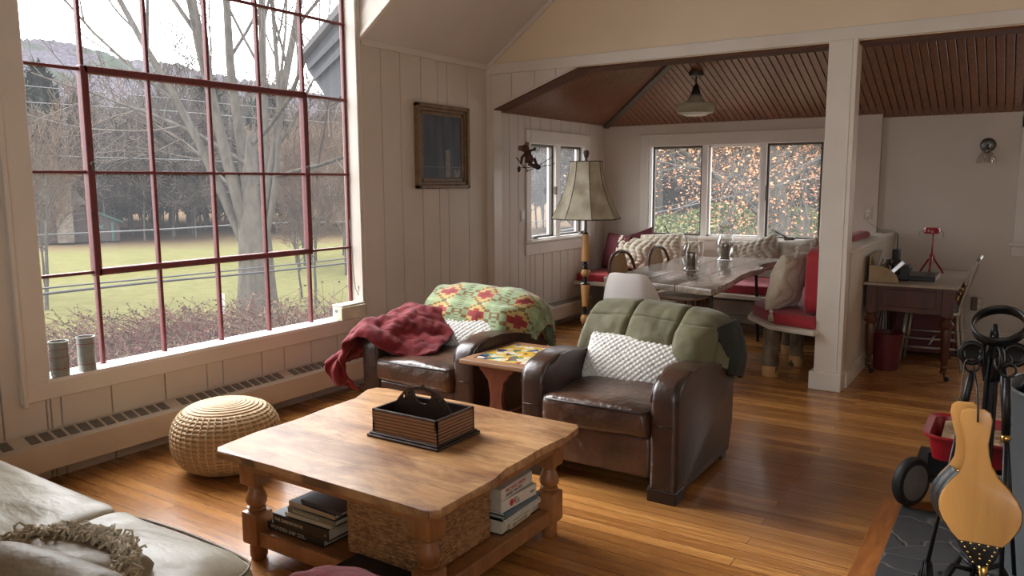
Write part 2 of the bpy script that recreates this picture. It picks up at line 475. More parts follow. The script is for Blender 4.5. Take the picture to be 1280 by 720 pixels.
b = B(); b.tube([(XL-.05, 4.05, 1.2), (XL-.045, 4.06, .9), (XL-.04, 4.075, .70), (XL-.03, 4.09, .66), (XL-.02, 4.09, .69), (XL-.02, 4.085, .72)], .003, 6); b.ball((XL-.03, 4.09, .655), .008, 8)
tag(obj('sash_cord', b, mat('grey_cord', (150, 145, 140), .5)), 'thin grey cord with a hook at the right edge of the large window', 'cord')

def casement(name, axis, P, u0, u1, z0, z1, sashes, dark, fw=.022, rec=.05):
    """P plane of wall face; sashes: list of (u0,u1,dark?) ; axis 'x' wall facing +x, 'y' wall facing -y"""
    def bx(b, a0, a1, d0, d1, e0, e1, bev=.003):
        # a along wall, d depth into wall (positive = outward), e vertical
        if axis == 'x': b.box(P-d1, P-d0, a0, a1, e0, e1, bev)
        else: b.box(a0, a1, P+d0, P+d1, e0, e1, bev)
    b = B()
    bx(b, u0, u1, -.0, .12, z1-.004, z1+.012); bx(b, u0-.004, u0+.014, 0, .12, z0, z1); bx(b, u1-.014, u1+.004, 0, .12, z0, z1)
    for a, c in zip(sashes, sashes[1:]): bx(b, a[1], c[0], .01, .12, z0, z1)
    bx(b, u0, u1, -.01, .12, z0-.02, z0+.012)
    w = struct(name, b, WHITE)
    for (a, c, dk) in sashes:
        s = B(); f = fw
        bx(s, a, a+f, rec-.012, rec+.03, z0+.01, z1-.004); bx(s, c-f, c, rec-.012, rec+.03, z0+.01, z1-.004)
        bx(s, a, c, rec-.012, rec+.03, z0+.01, z0+.01+f); bx(s, a, c, rec-.012, rec+.03, z1-.004-f, z1-.004)
        so = obj('sash', s, BRONZE if dk else WHITE, w)
        if dk: so['label'] = 'dark bronze sash'
        g = B(); Q = [(a+f*.5, z0+.015), (c-f*.5, z0+.015), (c-f*.5, z1-.01), (a+f*.5, z1-.01)]; g.bm.faces.new([g.bm.verts.new((P-rec-.01, q[0], q[1]) if axis == 'x' else (q[0], P+rec+.01, q[1])) for q in Q]); obj('pane', g, PANE2, so)
        if dk:
            k = B()
            if axis == 'x':
                yy = a+.03 if a < (u0+u1)/2 else c-.1
                k.box(P-.02, P+.012, yy, yy+.09, z0+.012, z0+.028, .004); k.tube([(P, yy+.02, z0+.028), (P+.03, yy+.05, z0+.04), (P+.035, yy+.1, z0+.036)], .006, 6)
            else:
                xx = (a+c)/2-.06
                if a > (u0+u1)/2: k.box(xx, xx+.1, P-.03, P+.02, z0+.005, z0+.035, .006); k.tube([(xx+.03, P-.02, z0+.03), (xx-.02, P-.03, z0+.055), (xx-.08, P-.03, z0+.085)], [.009, .007, .009], 6)
                else: k.box(xx-.03, xx+.07, P-.03, P+.02, z0+.005, z0+.03, .006); k.tube([(xx, P-.02, z0+.03), (xx-.015, P-.03, z0+.06), (xx-.045, P-.03, z0+.115)], [.009, .007, .01], 6)
            obj('crank_handle', k, BRONZE, so)
            l = B(); e = c-.004 if a < (u0+u1)/2 else a+.004
            if axis == 'y' : bx(l, e-.007, e+.007, rec-.035, rec-.01, (z0+z1)/2-.09, (z0+z1)/2+.06)
            else: bx(l, c-.02, c, -.005, .03, (z0+z1)/2-.03, (z0+z1)/2+.05)
            obj('lock_lever', l, BRONZE, so)
    return w
casement('window_2', 'x', XL, W2[0], W2[1], W2[2], W2[3], [(6.425, 6.925, True), (7.015, 7.51, True)], True, rec=.06)
b = B()
y0, y1, z0, z1 = W2
b.box(XL-.01, XL+.016, y0-.085, y0, z0-.02, z1+.11, .003); b.box(XL-.01, XL+.016, y1, y1+.085, z0-.02, z1+.11, .003)
b.box(XL-.01, XL+.016, y0, y1, z1, z1+.11, .003); b.box(XL-.01, XL+.024, y0-.09, y1+.09, z1+.108, z1+.125, .003)
b.box(XL-.01, XL+.03, y0-.1, y1+.1, z0-.03, z0-.002, .006); b.box(XL-.01, XL+.014, y0-.09, y1+.09, z0-.14, z0-.03, .003)
struct('trim_3', b, PAINT2)

# far wall with triple window
F0, F1, FZ0, FZ1 = -3.455, -1.645, .875, 1.835
b = B(); XP = -1.155
for (x0, x1, z0, z1) in [(XL-.1, F0, 0, 2.2), (F0, F1, 0, FZ0), (F0, F1, FZ1, 2.2), (F1, XP, 0, 2.2)]: b.box(x0, x1, YF, YF+.14, z0, z1)
struct('wall_far', b, PAINT)
casement('window_3', 'y', YF, F0, F1, FZ0, FZ1, [(-3.42, -2.86, True), (-2.80, -2.25, False), (-2.195, -1.665, True)], True, rec=.05)
b = B()
b.box(F0-.09, F0, YF-.016, YF+.01, FZ0-.02, FZ1+.11, .003); b.box(F1, F1+.06, YF-.016, YF+.01, FZ0-.02, FZ1+.11, .003)
b.box(F0, F1, YF-.016, YF+.01, FZ1, FZ1+.11, .003); b.box(F0-.1, F1+.07, YF-.024, YF+.01, FZ1+.108, FZ1+.125, .003)
b.box(F0-.1, F1+.07, YF-.03, YF+.01, FZ0-.03, FZ0-.002, .005); b.box(F0-.09, F1+.06, YF-.014, YF+.01, FZ0-.14, FZ0-.03, .003)
struct('trim_4', b, PAINT2)
# far wall right of the pilaster, set back a little
YF2 = 8.08
G0, G1, GZ0, GZ1 = .03, .95, .93, 1.9
b = B()
for (x0, x1, z0, z1) in [(XP, G0, 0, 2.2), (G0, G1, 0, GZ0), (G0, G1, GZ1, 2.2), (G1, 1.7, 0, 2.2)]: b.box(x0, x1, YF2, YF2+.1, z0, z1)
struct('wall_back', b, PAINT)
casement('window_4', 'y', YF2, G0, G1, GZ0, GZ1, [(.045, .48, False), (.50, .935, False)], False, rec=.05)
b = B(); b.box(G0-.1, G0, YF2-.018, YF2, GZ0-.02, GZ1+.1, .003); b.box(G1, G1+.1, YF2-.018, YF2, GZ0-.02, GZ1+.1, .003); b.box(G0-.1, G1+.1, YF2-.018, YF2, GZ1, GZ1+.1, .003)
b.box(G0-.13, G1+.13, YF2-.045, YF2, GZ0-.045, GZ0-.005, .005); b.box(G0-.11, G1+.11, YF2-.016, YF2, GZ0-.13, GZ0-.045, .003)
struct('trim_5', b, PAINT2)
b = B(); b.box(XP, 1.6, YF2-.016, YF2, 0, .11, .004); struct('baseboard_far', b, PAINT2)
b = B(); b.box(XR, XR+.1, YB, YE+.1, 0, 2.6); b.box(1.6, 1.7, YE, YF2, 0, 2.6); struct('wall_right', b, PLASTER)

# back wall (behind the camera) with a wide window and a glazed opening that light the room from behind
BZ0, BZ1, BX0, BX1 = .45, 2.9, -.9, 2.2
b = B()
for (x0, x1, z0, z1) in [(XL-.1, BX0, 0, 4.9), (BX0, BX1, 0, BZ0), (BX0, BX1, BZ1, 4.9), (BX1, XR+.1, 0, 4.9)]: b.box(x0, x1, YB-.12, YB, z0, z1)
struct('wall_rear', b, PLASTER)
b = B()
for x in (BX0, .65, BX1): b.box(x-.03, x+.03, YB-.08, YB-.02, BZ0, BZ1)
b.box(BX0, BX1, YB-.08, YB-.02, BZ0, BZ0+.05); b.box(BX0, BX1, YB-.08, YB-.02, BZ1-.05, BZ1)
w5 = struct('window_5', b, WHITE)
g = B(); g.bm.faces.new([g.bm.verts.new(q) for q in [(BX0, YB-.05, BZ0), (BX1, YB-.05, BZ0), (BX1, YB-.05, BZ1), (BX0, YB-.05, BZ1)]]); obj('pane', g, PANE2, w5)

# gable wall above the beam, beam, pier, post, half wall
SL = .74; ZE = 2.45
RX = (XL+XR)/2; RZ = ZE+SL*(RX-XL)
b = B(); b.prism([(XL, 2.37), (XL, ZE), (RX, RZ), (XR, ZE), (XR, 2.37)], 'y', YE, YE+.12); struct('wall_gable', b, PLASTER)
b = B(); b.box(XL, XR, YE-.018, YE+.13, 2.375, 2.462, .003); struct('beam' if False else 'trim_6', b, PAINT2)
b = B()
# left pier and the boarded triangle under the beam
b.prism([(XL, 0), (XL+.07, 0), (XL+.07, 2.085), (-3.075, 2.375), (XL, 2.375)], 'y', YE, YE+.12)
b.box(XL, XL+.045, YE-.012, YE, 0, 2.375, .003)
for x0, x1 in [(-3.93, -3.72), (-3.715, -3.49), (-3.485, -3.29), (-3.285, -3.12)]:
    zl = lambda x: 2.09+(x+3.91)*.347+.012
    b.prism([(x0, zl(max(x0, -3.91))), (x1, min(zl(x1), 2.37)), (x1, 2.374), (x0, 2.374)], 'y', YE-.009, YE)
struct('wall_end', b, PAINT2)
b = B(); M = .02
b.prism([(-3.912, 2.078), (-3.912, 2.098), (-3.07, 2.392), (-2.9, 2.392), (-2.9, 2.36), (-3.07, 2.36)], 'y', YE+.002, YE+.2)
b.box(-3.07, -1.17, YE+.02, YE+.2, 2.352, 2.377); b.box(-.99, 1.6, YE+.02, YE+.2, 2.352, 2.377)
struct('trim_7', b, DARKTRIM)
b = B(); b.box(-1.172, -.99, YE-.03, YE+.12, 0, 2.38, .004); b.box(-1.03, -1.02, YE-.034, YE-.02, 0, 2.38, .002)
struct('trim_8', b, PAINT2)
b = B(); b.box(-1.2, -.985, YE-.055, YE+.13, 0, .13, .006)
b.box(-1.0, -.972, YE+.1, YF2, 0, .12, .004)
struct('baseboard_post', b, PAINT2)
b = B(); b.box(-1.12, -.99, YE+.1, YF, 0, .955); struct('wall_half', b, PAINT)
b = B(); b.box(-1.14, -.975, YE+.1, YF, .955, .985, .005); struct('trim_9', b, PAINT2)

# ceilings
b = B()
dz = lambda x: ZE+SL*(x-XL)
XD = XL+(3.7-ZE)/SL
Y0, Y1 = W1[0]-.06, 4.15
def slab(b, pts, t=.05):
    A = [b.bm.verts.new(p) for p in pts]; C = [b.bm.verts.new((p[0], p[1], p[2]+t)) for p in pts]
    b.bm.faces.new(A); b.bm.faces.new(list(reversed(C))); n = len(pts)
    for k in range(n): b.bm.faces.new((A[k], C[k], C[(k+1) % n], A[(k+1) % n]))
slab(b, [(XL, YB, ZE), (RX, YB, RZ), (RX, Y0, RZ), (XL, Y0, ZE)])
slab(b, [(XL, Y1, ZE), (RX, Y1, RZ), (RX, YE, RZ), (XL, YE, ZE)])
slab(b, [(XD, Y0, 3.7), (RX, Y0, RZ), (RX, Y1, RZ), (XD, Y1, 3.7)])
slab(b, [(RX, YB, RZ), (XR, YB, ZE), (XR, YE, ZE), (RX, YE, RZ)])
slab(b, [(XL-.1, Y0, 3.7), (XD, Y0, 3.7), (XD, Y1, 3.7), (XL-.1, Y1, 3.7)])
struct('ceiling', b, CEIL)
b = B()
b.prism([(XL, ZE-.02), (XL, 3.72), (XD+.02, 3.72)], 'y', Y1, Y1+.01); b.prism([(XL, ZE), (XL, 3.72), (XD+.02, 3.72)], 'y', Y0-.01, Y0)
struct('wall_dormer', b, PAINT2)
b = B()
d = Vector((1, 0, SL)).normalized(); up = Vector((-SL, 0, 1)).normalized()
M = frame((XL, Y1-.012, ZE), d, (0, 1, 0))
b.box(0, 2.1, -.0, .016, -.0, .13, .003); b.box(0, 2.1, -.014, .03, -.012, .018, .003)
b.xf(M)
# cornice at the wall top, gable moulding
b.box(XL, XL+.022, Y1, YE, ZE-.035, ZE+.012, .004)
c2 = B(); c2.box(0, 4., -.022, 0, -.035, .0, .003); c2.xf(frame((XL, YE, ZE), d, (0, 1, 0)))
me = bpy.data.meshes.new('t'); c2.bm.to_mesh(me); b.bm.from_mesh(me); c2.bm.free()
struct('trim_10', b, PAINT2)

# dining ceiling: beadboard on two slopes with a hip
PD = .34; ZD = 2.075
def beads(axis):
    b = B(); w = .062; 
    if axis == 'x':          # left slope rises with x; boards run along the slope, side by side in y
        y = YE+.13
        while y < YF:
            M = frame((XL, y, ZD), (1, 0, PD), (0, 1, 0)); vs = b.box(0, 3.4, 0, w-.011, 0, .012, .004)
            vs += b.box(0, 3.4, w-.026, w-.018, -.004, .004, .0015)
            for v in vs: v.co = M @ v.co
            y += w
    else:
        x = XL
        while x < 1.6:
            M = frame((x, YF+.09, ZD-PD*.09), (0, -1, PD), (1, 0, 0)); vs = b.box(0, 2.42, 0, w-.007, -.012, 0, .003)
            vs += b.box(0, 2.42, w-.026, w-.018, -.004, .004, .0015)
            for v in vs: v.co = M @ v.co
            x += w
    s = 1 if axis == 'x' else -1
    # keep the side of the vertical plane through the hip
    bmesh.ops.bisect_plane(b.bm, geom=list(b.bm.verts)+list(b.bm.edges)+list(b.bm.faces), plane_co=(XL, YF, 0), plane_no=Vector((1, 1, 0)).normalized(), clear_outer=(s == 1), clear_inner=(s == -1))
    return b
struct('ceiling_left', beads('x'), BEAD); struct('ceiling_far', beads('y'), BEADY)
b = B(); slab(b, [(XL-.1, YE+.14, ZD+.03-.034), (XL+2.4, YE+.14, ZD+.03+PD*2.4), (XL+2.4, YF+.1, ZD+.03+PD*2.4), (XL-.1, YF+.1, ZD-.004)], .03)
slab(b, [(XL-.1, YF+.1, ZD-.01), (XL-.1, YE+.14, ZD+.03+PD*2.2), (1.7, YE+.14, ZD+.03+PD*2.2), (1.7, YF+.1, ZD-.01)], .03)
bmesh.ops.translate(b.bm, verts=b.bm.verts, vec=(0, 0, .03))
struct('ceiling_backing' if False else 'ceiling_upper', b, DARKTRIM)
b = B(); b.box(0, 3.1, -.035, .035, -.03, .02, .004); b.xf(frame((XL+.01, YF-.01, ZD), (1, -1, PD), (1, 1, 0)))
struct('trim_11', b, HIPM)

# hearth
HX = -.375; HY = 3.765
b = B(); b.box(HX, 1.9, 1.2, HY, -.02, .006, .003); struct('trim_12', b, STONE)
b = B(); b.box(HX-.085, HX, 1.1, HY+.085, -.02, .003, .001); b.box(HX, 2.0, HY, HY+.085, -.02, .003, .001)
struct('trim_13', b, wood('hearth_border_oak', (176, 110, 56), (130, 74, 34), .3, (12, 1.5, 12), 3, .2))
b = B(); b.box(-.05, XR, 5.6, YE, 0, .11, .004) if False else b.box(XR-.015, XR, YB, YE, 0, .12, .004); struct('baseboard_right', b, PAINT2)

# baseboard heaters
HEAT = mat('cream_heater_enamel', (198, 184, 166), .4, (190, 175, 156), ns=5)
DK = mat('heater_fin_dark', (120, 112, 102), .6)
def heater(ya, yb, label, slots=True):
    t = thing('baseboard_heater', label, 'heater', (XL+.06, (ya+yb)/2, 0), 0)
    b = B()
    b.prism([(XL, .10), (XL+.015, .10), (XL+.015, .225), (XL+.112, .20), (XL+.112, .085), (XL+.122, .085), (XL+.122, .21), (XL+.006, .25), (XL, .25)][::-1], 'y', ya, yb)
    b.box(XL, XL+.122, ya, ya+.02, .06, .235, .003); b.box(XL, XL+.122, yb-.02, yb, .06, .235, .003)
    b.box(XL+.005, XL+.03, ya, yb, .0, .06) if False else None
    obj('housing', b, HEAT, t)
    b = B(); y = ya+.05; k = 0
    while y < yb-.1:
        if k % 13 != 12:
            vs = b.box(XL+.022, XL+.088, y, y+.045, -.001, .003)
            for v in vs: v.co.z += .2505-(v.co.x-XL-.006)*.345
        y += .062; k += 1
    obj('grille_slots', b, DK, t)
    return t
heater(.9, 5.66, 'long cream baseboard heater under the big red-framed window')
heater(5.86, 7.5, 'cream baseboard heater under the side window beside the floor lamp')
# far wall heater under the bench
b = B(); b.box(-3.2, -1.25, YF-.09, YF, .09, .24, .004)
t = thing('baseboard_heater', 'baseboard heater on the far wall, low behind the red-cushioned bench', 'heater', (-2.2, YF, 0)); obj('housing', b, HEAT, t)
# ------------------------------------------------------------------ materials for furniture
def plank_top():
    m, n, b, out = nt('worn_pine_planks')
    br = N(n, 'ShaderNodeTexBrick', Scale=1.); br.offset = .0; br.inputs['Brick Width'].default_value = 6.; br.inputs['Row Height'].default_value = .163; br.inputs['Mortar Size'].default_value = .0016; br.inputs['Mortar Smooth'].default_value = .4
    br.inputs['Color1'].default_value = (0, 0, 0, 1); br.inputs['Color2'].default_value = (1, 1, 1, 1); mq = N(n, 'ShaderNodeMapping'); n.links.new(coords(n), mq.inputs[0]); mq.inputs['Location'].default_value = (3, .02, 0); n.links.new(mq.outputs[0], br.inputs['Vector'])
    a = N(n, 'ShaderNodeTexNoise', Scale=3., Detail=9, Roughness=.65, Distortion=1.2); n.links.new(coords(n, (1, 7, 7)), a.inputs['Vector'])
    s = N(n, 'ShaderNodeTexNoise', Scale=3.2, Detail=8, Roughness=.75, Distortion=.5); n.links.new(coords(n, (1, 2.6, 1)), s.inputs['Vector'])
    c = mixc(n, ramp(n, a.outputs[0], .3, .7), lin((208, 168, 120)), lin((160, 114, 70)))
    c = mixc(n, ramp(n, s.outputs[0], .45, .66), c, lin((118, 74, 42)))
    c = mixc(n, .3, c, mixc(n, br.outputs['Color'], lin((230, 200, 160)), lin((140, 100, 64))), 'MULTIPLY')
    c = mixc(n, mixc(n, br.outputs['Fac'], (0, 0, 0, 1), (.8, .8, .8, 1)), c, lin((70, 44, 26))); n.links.new(c, b.inputs['Base Color'])
    rr = N(n, 'ShaderNodeMapRange'); n.links.new(s.outputs[0], rr.inputs[0]); rr.inputs[3].default_value = .26; rr.inputs[4].default_value = .5; n.links.new(rr.outputs[0], b.inputs['Roughness'])
    h = N(n, 'ShaderNodeMath', operation='MULTIPLY_ADD'); n.links.new(br.outputs['Fac'], h.inputs[0]); h.inputs[1].default_value = -.8; n.links.new(a.outputs[0], h.inputs[2]); bump(n, b, h.outputs[0], .3, .004); return m
PINE = plank_top()
PINEL = wood('pine_frame', (160, 108, 62), (122, 76, 40), .45, (6, 6, 1.2), 3, .1, .2)
PINES = wood('pine_shelf', (156, 102, 58), (116, 70, 38), .5, (1.2, 9, 9), 3, .1, .25)
LEATH = mat('brown_club_leather', (68, 43, 31), .34, (39, 26, 19), ns=5, amt=1.2, bmp=.35, bs=38, coat=.15, bd=.006)
LEATH2 = mat('brown_seat_leather', (88, 60, 45), .34, (50, 33, 25), ns=6, amt=1.2, bmp=1.0, bs=16, coat=.2, bd=.012)
PIPING = mat('dark_leather_piping', (34, 22, 17), .4)
BRASS = mat('brass', (214, 176, 100), .25, metal=1.)
BLACK = mat('black_iron', (34, 33, 33), .42, (24, 23, 23), ns=20, metal=.5, bmp=.1)
BLACKP = mat('black_plastic', (24, 24, 25), .4)
KHAKI = mat('khaki_velvet', (146, 130, 100), .45, (118, 104, 78), ns=4, sheen=.12, bmp=.6, bs=7, bd=.03)
SOFA = mat('sage_grey_sateen', (178, 168, 144), .42, (154, 145, 122), ns=3, sheen=.1, bmp=.4, bs=5, bd=.03, scale=(1, 2.2, 1))
SOFAP = mat('sofa_piping', (128, 118, 100), .6)
YARN = mat('cream_yarn', (214, 202, 178), .85, (184, 170, 142), ns=30, sheen=.4, bmp=.4, bs=120)
KNIT = mat('white_knit', (222, 220, 214), .85, (200, 197, 190), ns=40, sheen=.3, bmp=.35, bs=180)
REDF = mat('red_fleece', (118, 17, 25), .9, (90, 11, 18), ns=14, sheen=.06, bmp=.5, bs=110, bd=.006)
QUILT = mat('olive_quilt_velvet', (104, 98, 68), .75, (82, 77, 52), ns=7, sheen=.12, bmp=.35, bs=30, bd=.008)
CREAMC = mat('card_cream', (226, 218, 192), .7)

# ------------------------------------------------------------------ coffee table
TZ = .455
t = thing('coffee_table', 'large square worn pine coffee table with turned legs and a low shelf of books', 'coffee table', (-1.99, 2.28, 0))
ctx = [(-2.53, 1.80), (-2.49, 1.765), (-2.2, 1.775), (-1.9, 1.770), (-1.6, 1.768), (-1.475, 1.765), (-1.44, 1.80), (-1.448, 1.95), (-1.44, 2.1), (-1.475, 2.2), (-1.46, 2.32), (-1.48, 2.45), (-1.455, 2.6), (-1.475, 2.75), (-1.50, 2.785),
       (-1.8, 2.78), (-2.1, 2.80), (-2.4, 2.79), (-2.56, 2.80), (-2.62, 2.78), (-2.635, 2.73), (-2.56, 2.58), (-2.57, 2.4), (-2.535, 2.2), (-2.55, 2.0)]
b = B(); b.prism(ctx, 'z', TZ-.03, TZ, .007, 2); obj('tabletop', b, PINE, t, 'auto')
b = B()
for (x0, x1, y0, y1) in [(-2.44, -1.52, 1.835, 1.862), (-2.44, -1.52, 2.69, 2.715), (-2.47, -2.443, 1.86, 2.7), (-1.545, -1.518, 1.86, 2.7)]: b.box(x0, x1, y0, y1, TZ-.085, TZ-.03, .003)
obj('apron', b, PINEL, t)
LEGP = [(.0, 0), (.028, 0), (.034, .012), (.034, .05), (.03, .066), (.03, .072)]
TURN = [(.030, .200), (.036, .208), (.036, .218), (.026, .226), (.026, .232), (.036, .238), (.040, .25), (.041, .275), (.036, .30), (.029, .325), (.025, .345), (.03, .35), (.033, .357), (.03, .364), (.028, .372)]
def sqr(h, z0, z1, b, c): b.box(c[0]-h, c[0]+h, c[1]-h, c[1]+h, z0, z1, .008, 2)
TURN = [(r, .2+(z-.2)*.62) for r, z in TURN]
for (x, y) in [(-2.425, 1.885), (-1.565, 1.885), (-2.425, 2.665), (-1.565, 2.665)]:
    b = B(); b.lathe(LEGP, (x, y, 0), 20); sqr(.043, .066, .195, b, (x, y)); b.lathe([(.038, .19), (.04, .197)]+TURN, (x, y, 0), 20); sqr(.043, .305, TZ-.03, b, (x, y))
    obj('leg', b, PINEL, t, 'auto')
b = B(); b.box(-2.4, -1.59, 1.87, 2.68, .10, .123, .003)
obj('shelf', b, PINES, t)
b = B()
for (x0, x1, y0, y1) in [(-2.4, -1.59, 1.855, 1.88), (-2.4, -1.59, 2.67, 2.695), (-2.455, -2.43, 1.9, 2.65), (-1.56, -1.535, 1.9, 2.65)]: b.box(x0, x1, y0, y1, .065, .125, .004)
b.box(-2.44, -2.39, 1.9, 2.65, .10, .1245, .002); b.box(-1.6, -1.55, 1.9, 2.65, .10, .1245, .002)
obj('shelf_rail', b, PINEL, t)
SZ = .126

# tray with arched handle
STR = nt('striped_cane_box')
m, n, bb, out = STR; bb.inputs['Roughness'].default_value = .5
w = N(n, 'ShaderNodeTexWave', Scale=1.); w.wave_type = 'BANDS'; w.bands_direction = 'Z'; n.links.new(coords(n, (1, 1, 24)), w.inputs['Vector'])
n.links.new(mixc(n, ramp(n, w.outputs[0], .3, .7), lin((84, 54, 34)), lin((136, 94, 58))), bb.inputs['Base Color']); bump(n, bb, w.outputs[0], .4, .004)
STRIPE = m
DKW = wood('dark_tray_wood', (52, 34, 26), (34, 22, 18), .4, (2, 8, 8), 4)
t = thing('tray', 'striped wooden caddy tray with a pierced dark arched handle on the coffee table', 'tray', (-1.955, 2.335, TZ), 0)
x0, x1, y0, y1 = -2.115, -1.79, 2.215, 2.455
zt = TZ+.112
b = B(); b.box(x0-.018, x1+.018, y0-.018, y1+.018, TZ, TZ+.012, .003); b.box(x0-.01, x1+.01, y0-.01, y1+.01, TZ+.012, TZ+.02, .003); obj('base', b, DKW, t)
b = B()
for (a, c, e, f) in [(x0, x1, y0, y0+.01), (x0, x1, y1-.01, y1), (x0, x0+.01, y0, y1), (x1-.01, x1, y0, y1)]: b.box(a, c, e, f, TZ+.018, zt-.004)
obj('box_side', b, STRIPE, t)
b = B()
for (a, c, e, f) in [(x0, x1, y0, y0+.011), (x0, x1, y1-.011, y1), (x0, x0+.011, y0, y1), (x1-.011, x1, y0, y1)]: b.box(a, c, e, f, zt-.004, zt+.001, .001)
for (a, c, e, f) in [(x0+.01, x1-.01, y0+.01, y0+.013), (x0+.01, x1-.01, y1-.013, y1-.01), (x0+.01, x0+.013, y0+.01, y1-.01), (x1-.013, x1-.01, y0+.01, y1-.01)]: b.box(a, c, e, f, TZ+.018, zt-.002)
b.box(x0+.01, x1-.01, y0+.01, y1-.01, TZ+.019, TZ+.024); obj('lining', b, DKW, t)
# handle divider: arch with grip hole and small drop holes, cut with a boolean-free strip construction
b = B(); ym = 2.335; xc = (x0+x1)/2; H = zt+.085; NN = 72
def top_(u): return TZ+.06+(H-TZ-.06)*max(0, 1-abs(u)**2.1)**.62 + (.008*max(0, 1-abs(u)/.06) if abs(u) < .06 else 0)
for k in range(NN):
    u0, u1 = -1+2*k/NN, -1+2*(k+1)/NN; um = (u0+u1)/2
    xa, xb_ = xc+u0*.158, xc+u1*.158
    ta, tb = top_(u0), top_(u1)
    def quad(za, zb, zc, zd):
        for yy0, yy1 in ((ym-.005, ym+.005),):
            v = [b.bm.verts.new(p) for p in [(xa, yy0, za), (xb_, yy0, zb), (xb_, yy0, zd), (xa, yy0, zc), (xa, yy1, za), (xb_, yy1, zb), (xb_, yy1, zd), (xa, yy1, zc)]]
            for f in [(0, 1, 2, 3), (5, 4, 7, 6), (4, 5, 1, 0), (3, 2, 6, 7), (0, 3, 7, 4), (1, 5, 6, 2)]: b.bm.faces.new([v[i] for i in f])
    g = abs(um)/.3
    hole = [j for j in (.42, .53, .63, .72, .8) if abs(abs(um)-j) < .034]
    if g < 1:
        hb = lambda u: H-.018-.052*math.sqrt(max(0, 1-(abs(u)/.3)**2)); ht = lambda u: min(top_(u)-.011, H-.018+.004*(1-abs(u)/.3))
        quad(TZ+.024, TZ+.024, hb(u0), hb(u1)); quad(ht(u0), ht(u1), ta, tb)
    elif hole:
        e = .009; off = .012
        quad(TZ+.024, TZ+.024, ta-off-e*1.6, tb-off-e*1.6); quad(ta-off, tb-off, ta, tb)
    else: quad(TZ+.024, TZ+.024, ta, tb)
obj('handle', b, DKW, t)

# ------------------------------------------------------------------ books
PAGE = mat('book_pages', (206, 198, 178), .8, (190, 182, 160), ns=20)
INKW = mat('cream_lettering', (216, 206, 184), .6); INKR = mat('red_lettering', (190, 40, 46), .6); INKK = mat('black_lettering', (40, 38, 38), .6)
def book(label, loc, L, D, T, spine, cover, rz=0, face='-y', txt=(), group=None, name='book'):
    """lies flat; spine along local x at local y=0 looking towards -y; loc = front-left bottom corner"""
    t = thing(name, label, 'book', loc, rz, group)
    cm = mat('cover', cover, .4, ns=6); sm = cm if spine is None else mat('spine', spine, .45, ns=6)
    b = B(); b.box(0, L, 0, D, 0, .003, .001); b.box(0, L, 0, D, T-.003, T, .001); obj('cover', b, cm, t, world=False)
    b = B(); b.box(0, L, -.002, .004, 0, T, .002, 2); obj('spine', b, sm, t, world=False)
    b = B(); b.box(.004, L-.004, .004, D-.004, .003, T-.003); obj('pages', b, PAGE, t, world=False)
    for s, size, x, z, ink in txt:
        M = topm(t) @ frame((x, -.0026, z), (1, 0, 0), (0, 0, 1)); text('title', s, size, M, ink, t)
    return t
bk = [
 ('lowest book of the left stack on the coffee table shelf, black spine with pale lettering', .315, .24, .028, (30, 28, 28), (34, 32, 32), -2.385, 1.90, -.02, [('WOODEN SHIP', .021, .02, .014, INKW), ('FIRST SHIP', .008, .175, .019, INKW), ('AND PEOPLE', .008, .175, .010, INKW)]),
 ('thick black garden book second from the bottom of the left stack', .30, .24, .045, (22, 20, 19), (26, 24, 23), -2.345, 1.895, .0, [('THE GARDEN BOOK', .017, .012, .024, INKW), ('O', .009, .283, .022, INKW)]),
 ('thin pale cream book with dark marks lying on the thick black book', .245, .2, .016, (186, 178, 158), (196, 188, 170), -2.28, 1.90, .02, []),
 ('grey-green book with pale title in the middle of the left stack', .255, .2, .022, (122, 118, 98), (82, 82, 74), -2.27, 1.905, -.015, [('Time Wearing Out Memory', .0125, .03, .011, INKW)]),
 ('thin slate-covered book below the two top books of the left stack', .24, .2, .010, (120, 124, 128), (98, 104, 112), -2.262, 1.905, .03, []),
 ('tan-spined book with dark cover second from the top of the left stack', .25, .2, .016, (168, 148, 118), (84, 84, 86), -2.255, 1.90, -.03, []),
 ('dark notebook with striped edge lying on top of the left stack', .22, .17, .014, (72, 68, 64), (44, 44, 46), -2.2, 1.91, -.05, []),
]
z = SZ
for lab, L, D, T, sp, cv, x, y, rz, tx in bk:
    book(lab, (x, y, z), L, D, T, sp, cv, rz, txt=tx); z += T+.0005
# right stack: spines look towards +x
bk2 = [
 ('white hardback with red and black title on top of the right stack', .235, .16, .046, (222, 216, 206), (210, 204, 196), [('MICHAEL PALIN', .021, .03, .031, INKR), ('DIARIES 1969-1979', .015, .032, .013, INKK)]),
 ('white book with a red roundel under the topmost book of the right stack', .235, .16, .046, (224, 220, 210), (190, 184, 176), [('well', .015, .19, .024, INKK), ('LIFE', .008, .088, .034, INKK), ('EATING', .008, .088, .024, INKK), ('HISTORY', .008, .088, .014, INKK)]),
 ('thin teal-blue book in the middle of the right stack', .25, .17, .014, (74, 106, 124), (70, 96, 112), []),
 ('second thin blue book of the right stack, above the spiral-bound book', .25, .17, .012, (96, 116, 122), (88, 108, 114), []),
]
zz = SZ+.062
for k, (lab, L, D, T, sp, cv, tx) in enumerate(reversed(bk2)):
    t = book(lab, (-1.575+(.01 if T < .02 else 0), 2.335-(.01 if k > 1 else 0), zz), L, D, T, sp, cv, PI/2+[.03, .0, -.05, .04][k], txt=tx)
    if 'roundel' in lab:
        b = B(); b.lathe([(.0, 0), (.013, 0), (.013, .0006), (0, .0006)], (0, 0, 0), 20, M=Matrix.Rotation(PI/2, 4, 'X')); b.box(.016, .022, -.0006, 0, -.008, .014)
        b.xf(Matrix.Translation((.065, -.0024, .024))); obj('emblem', b, INKR, t, world=False)
    zz += T+.0006
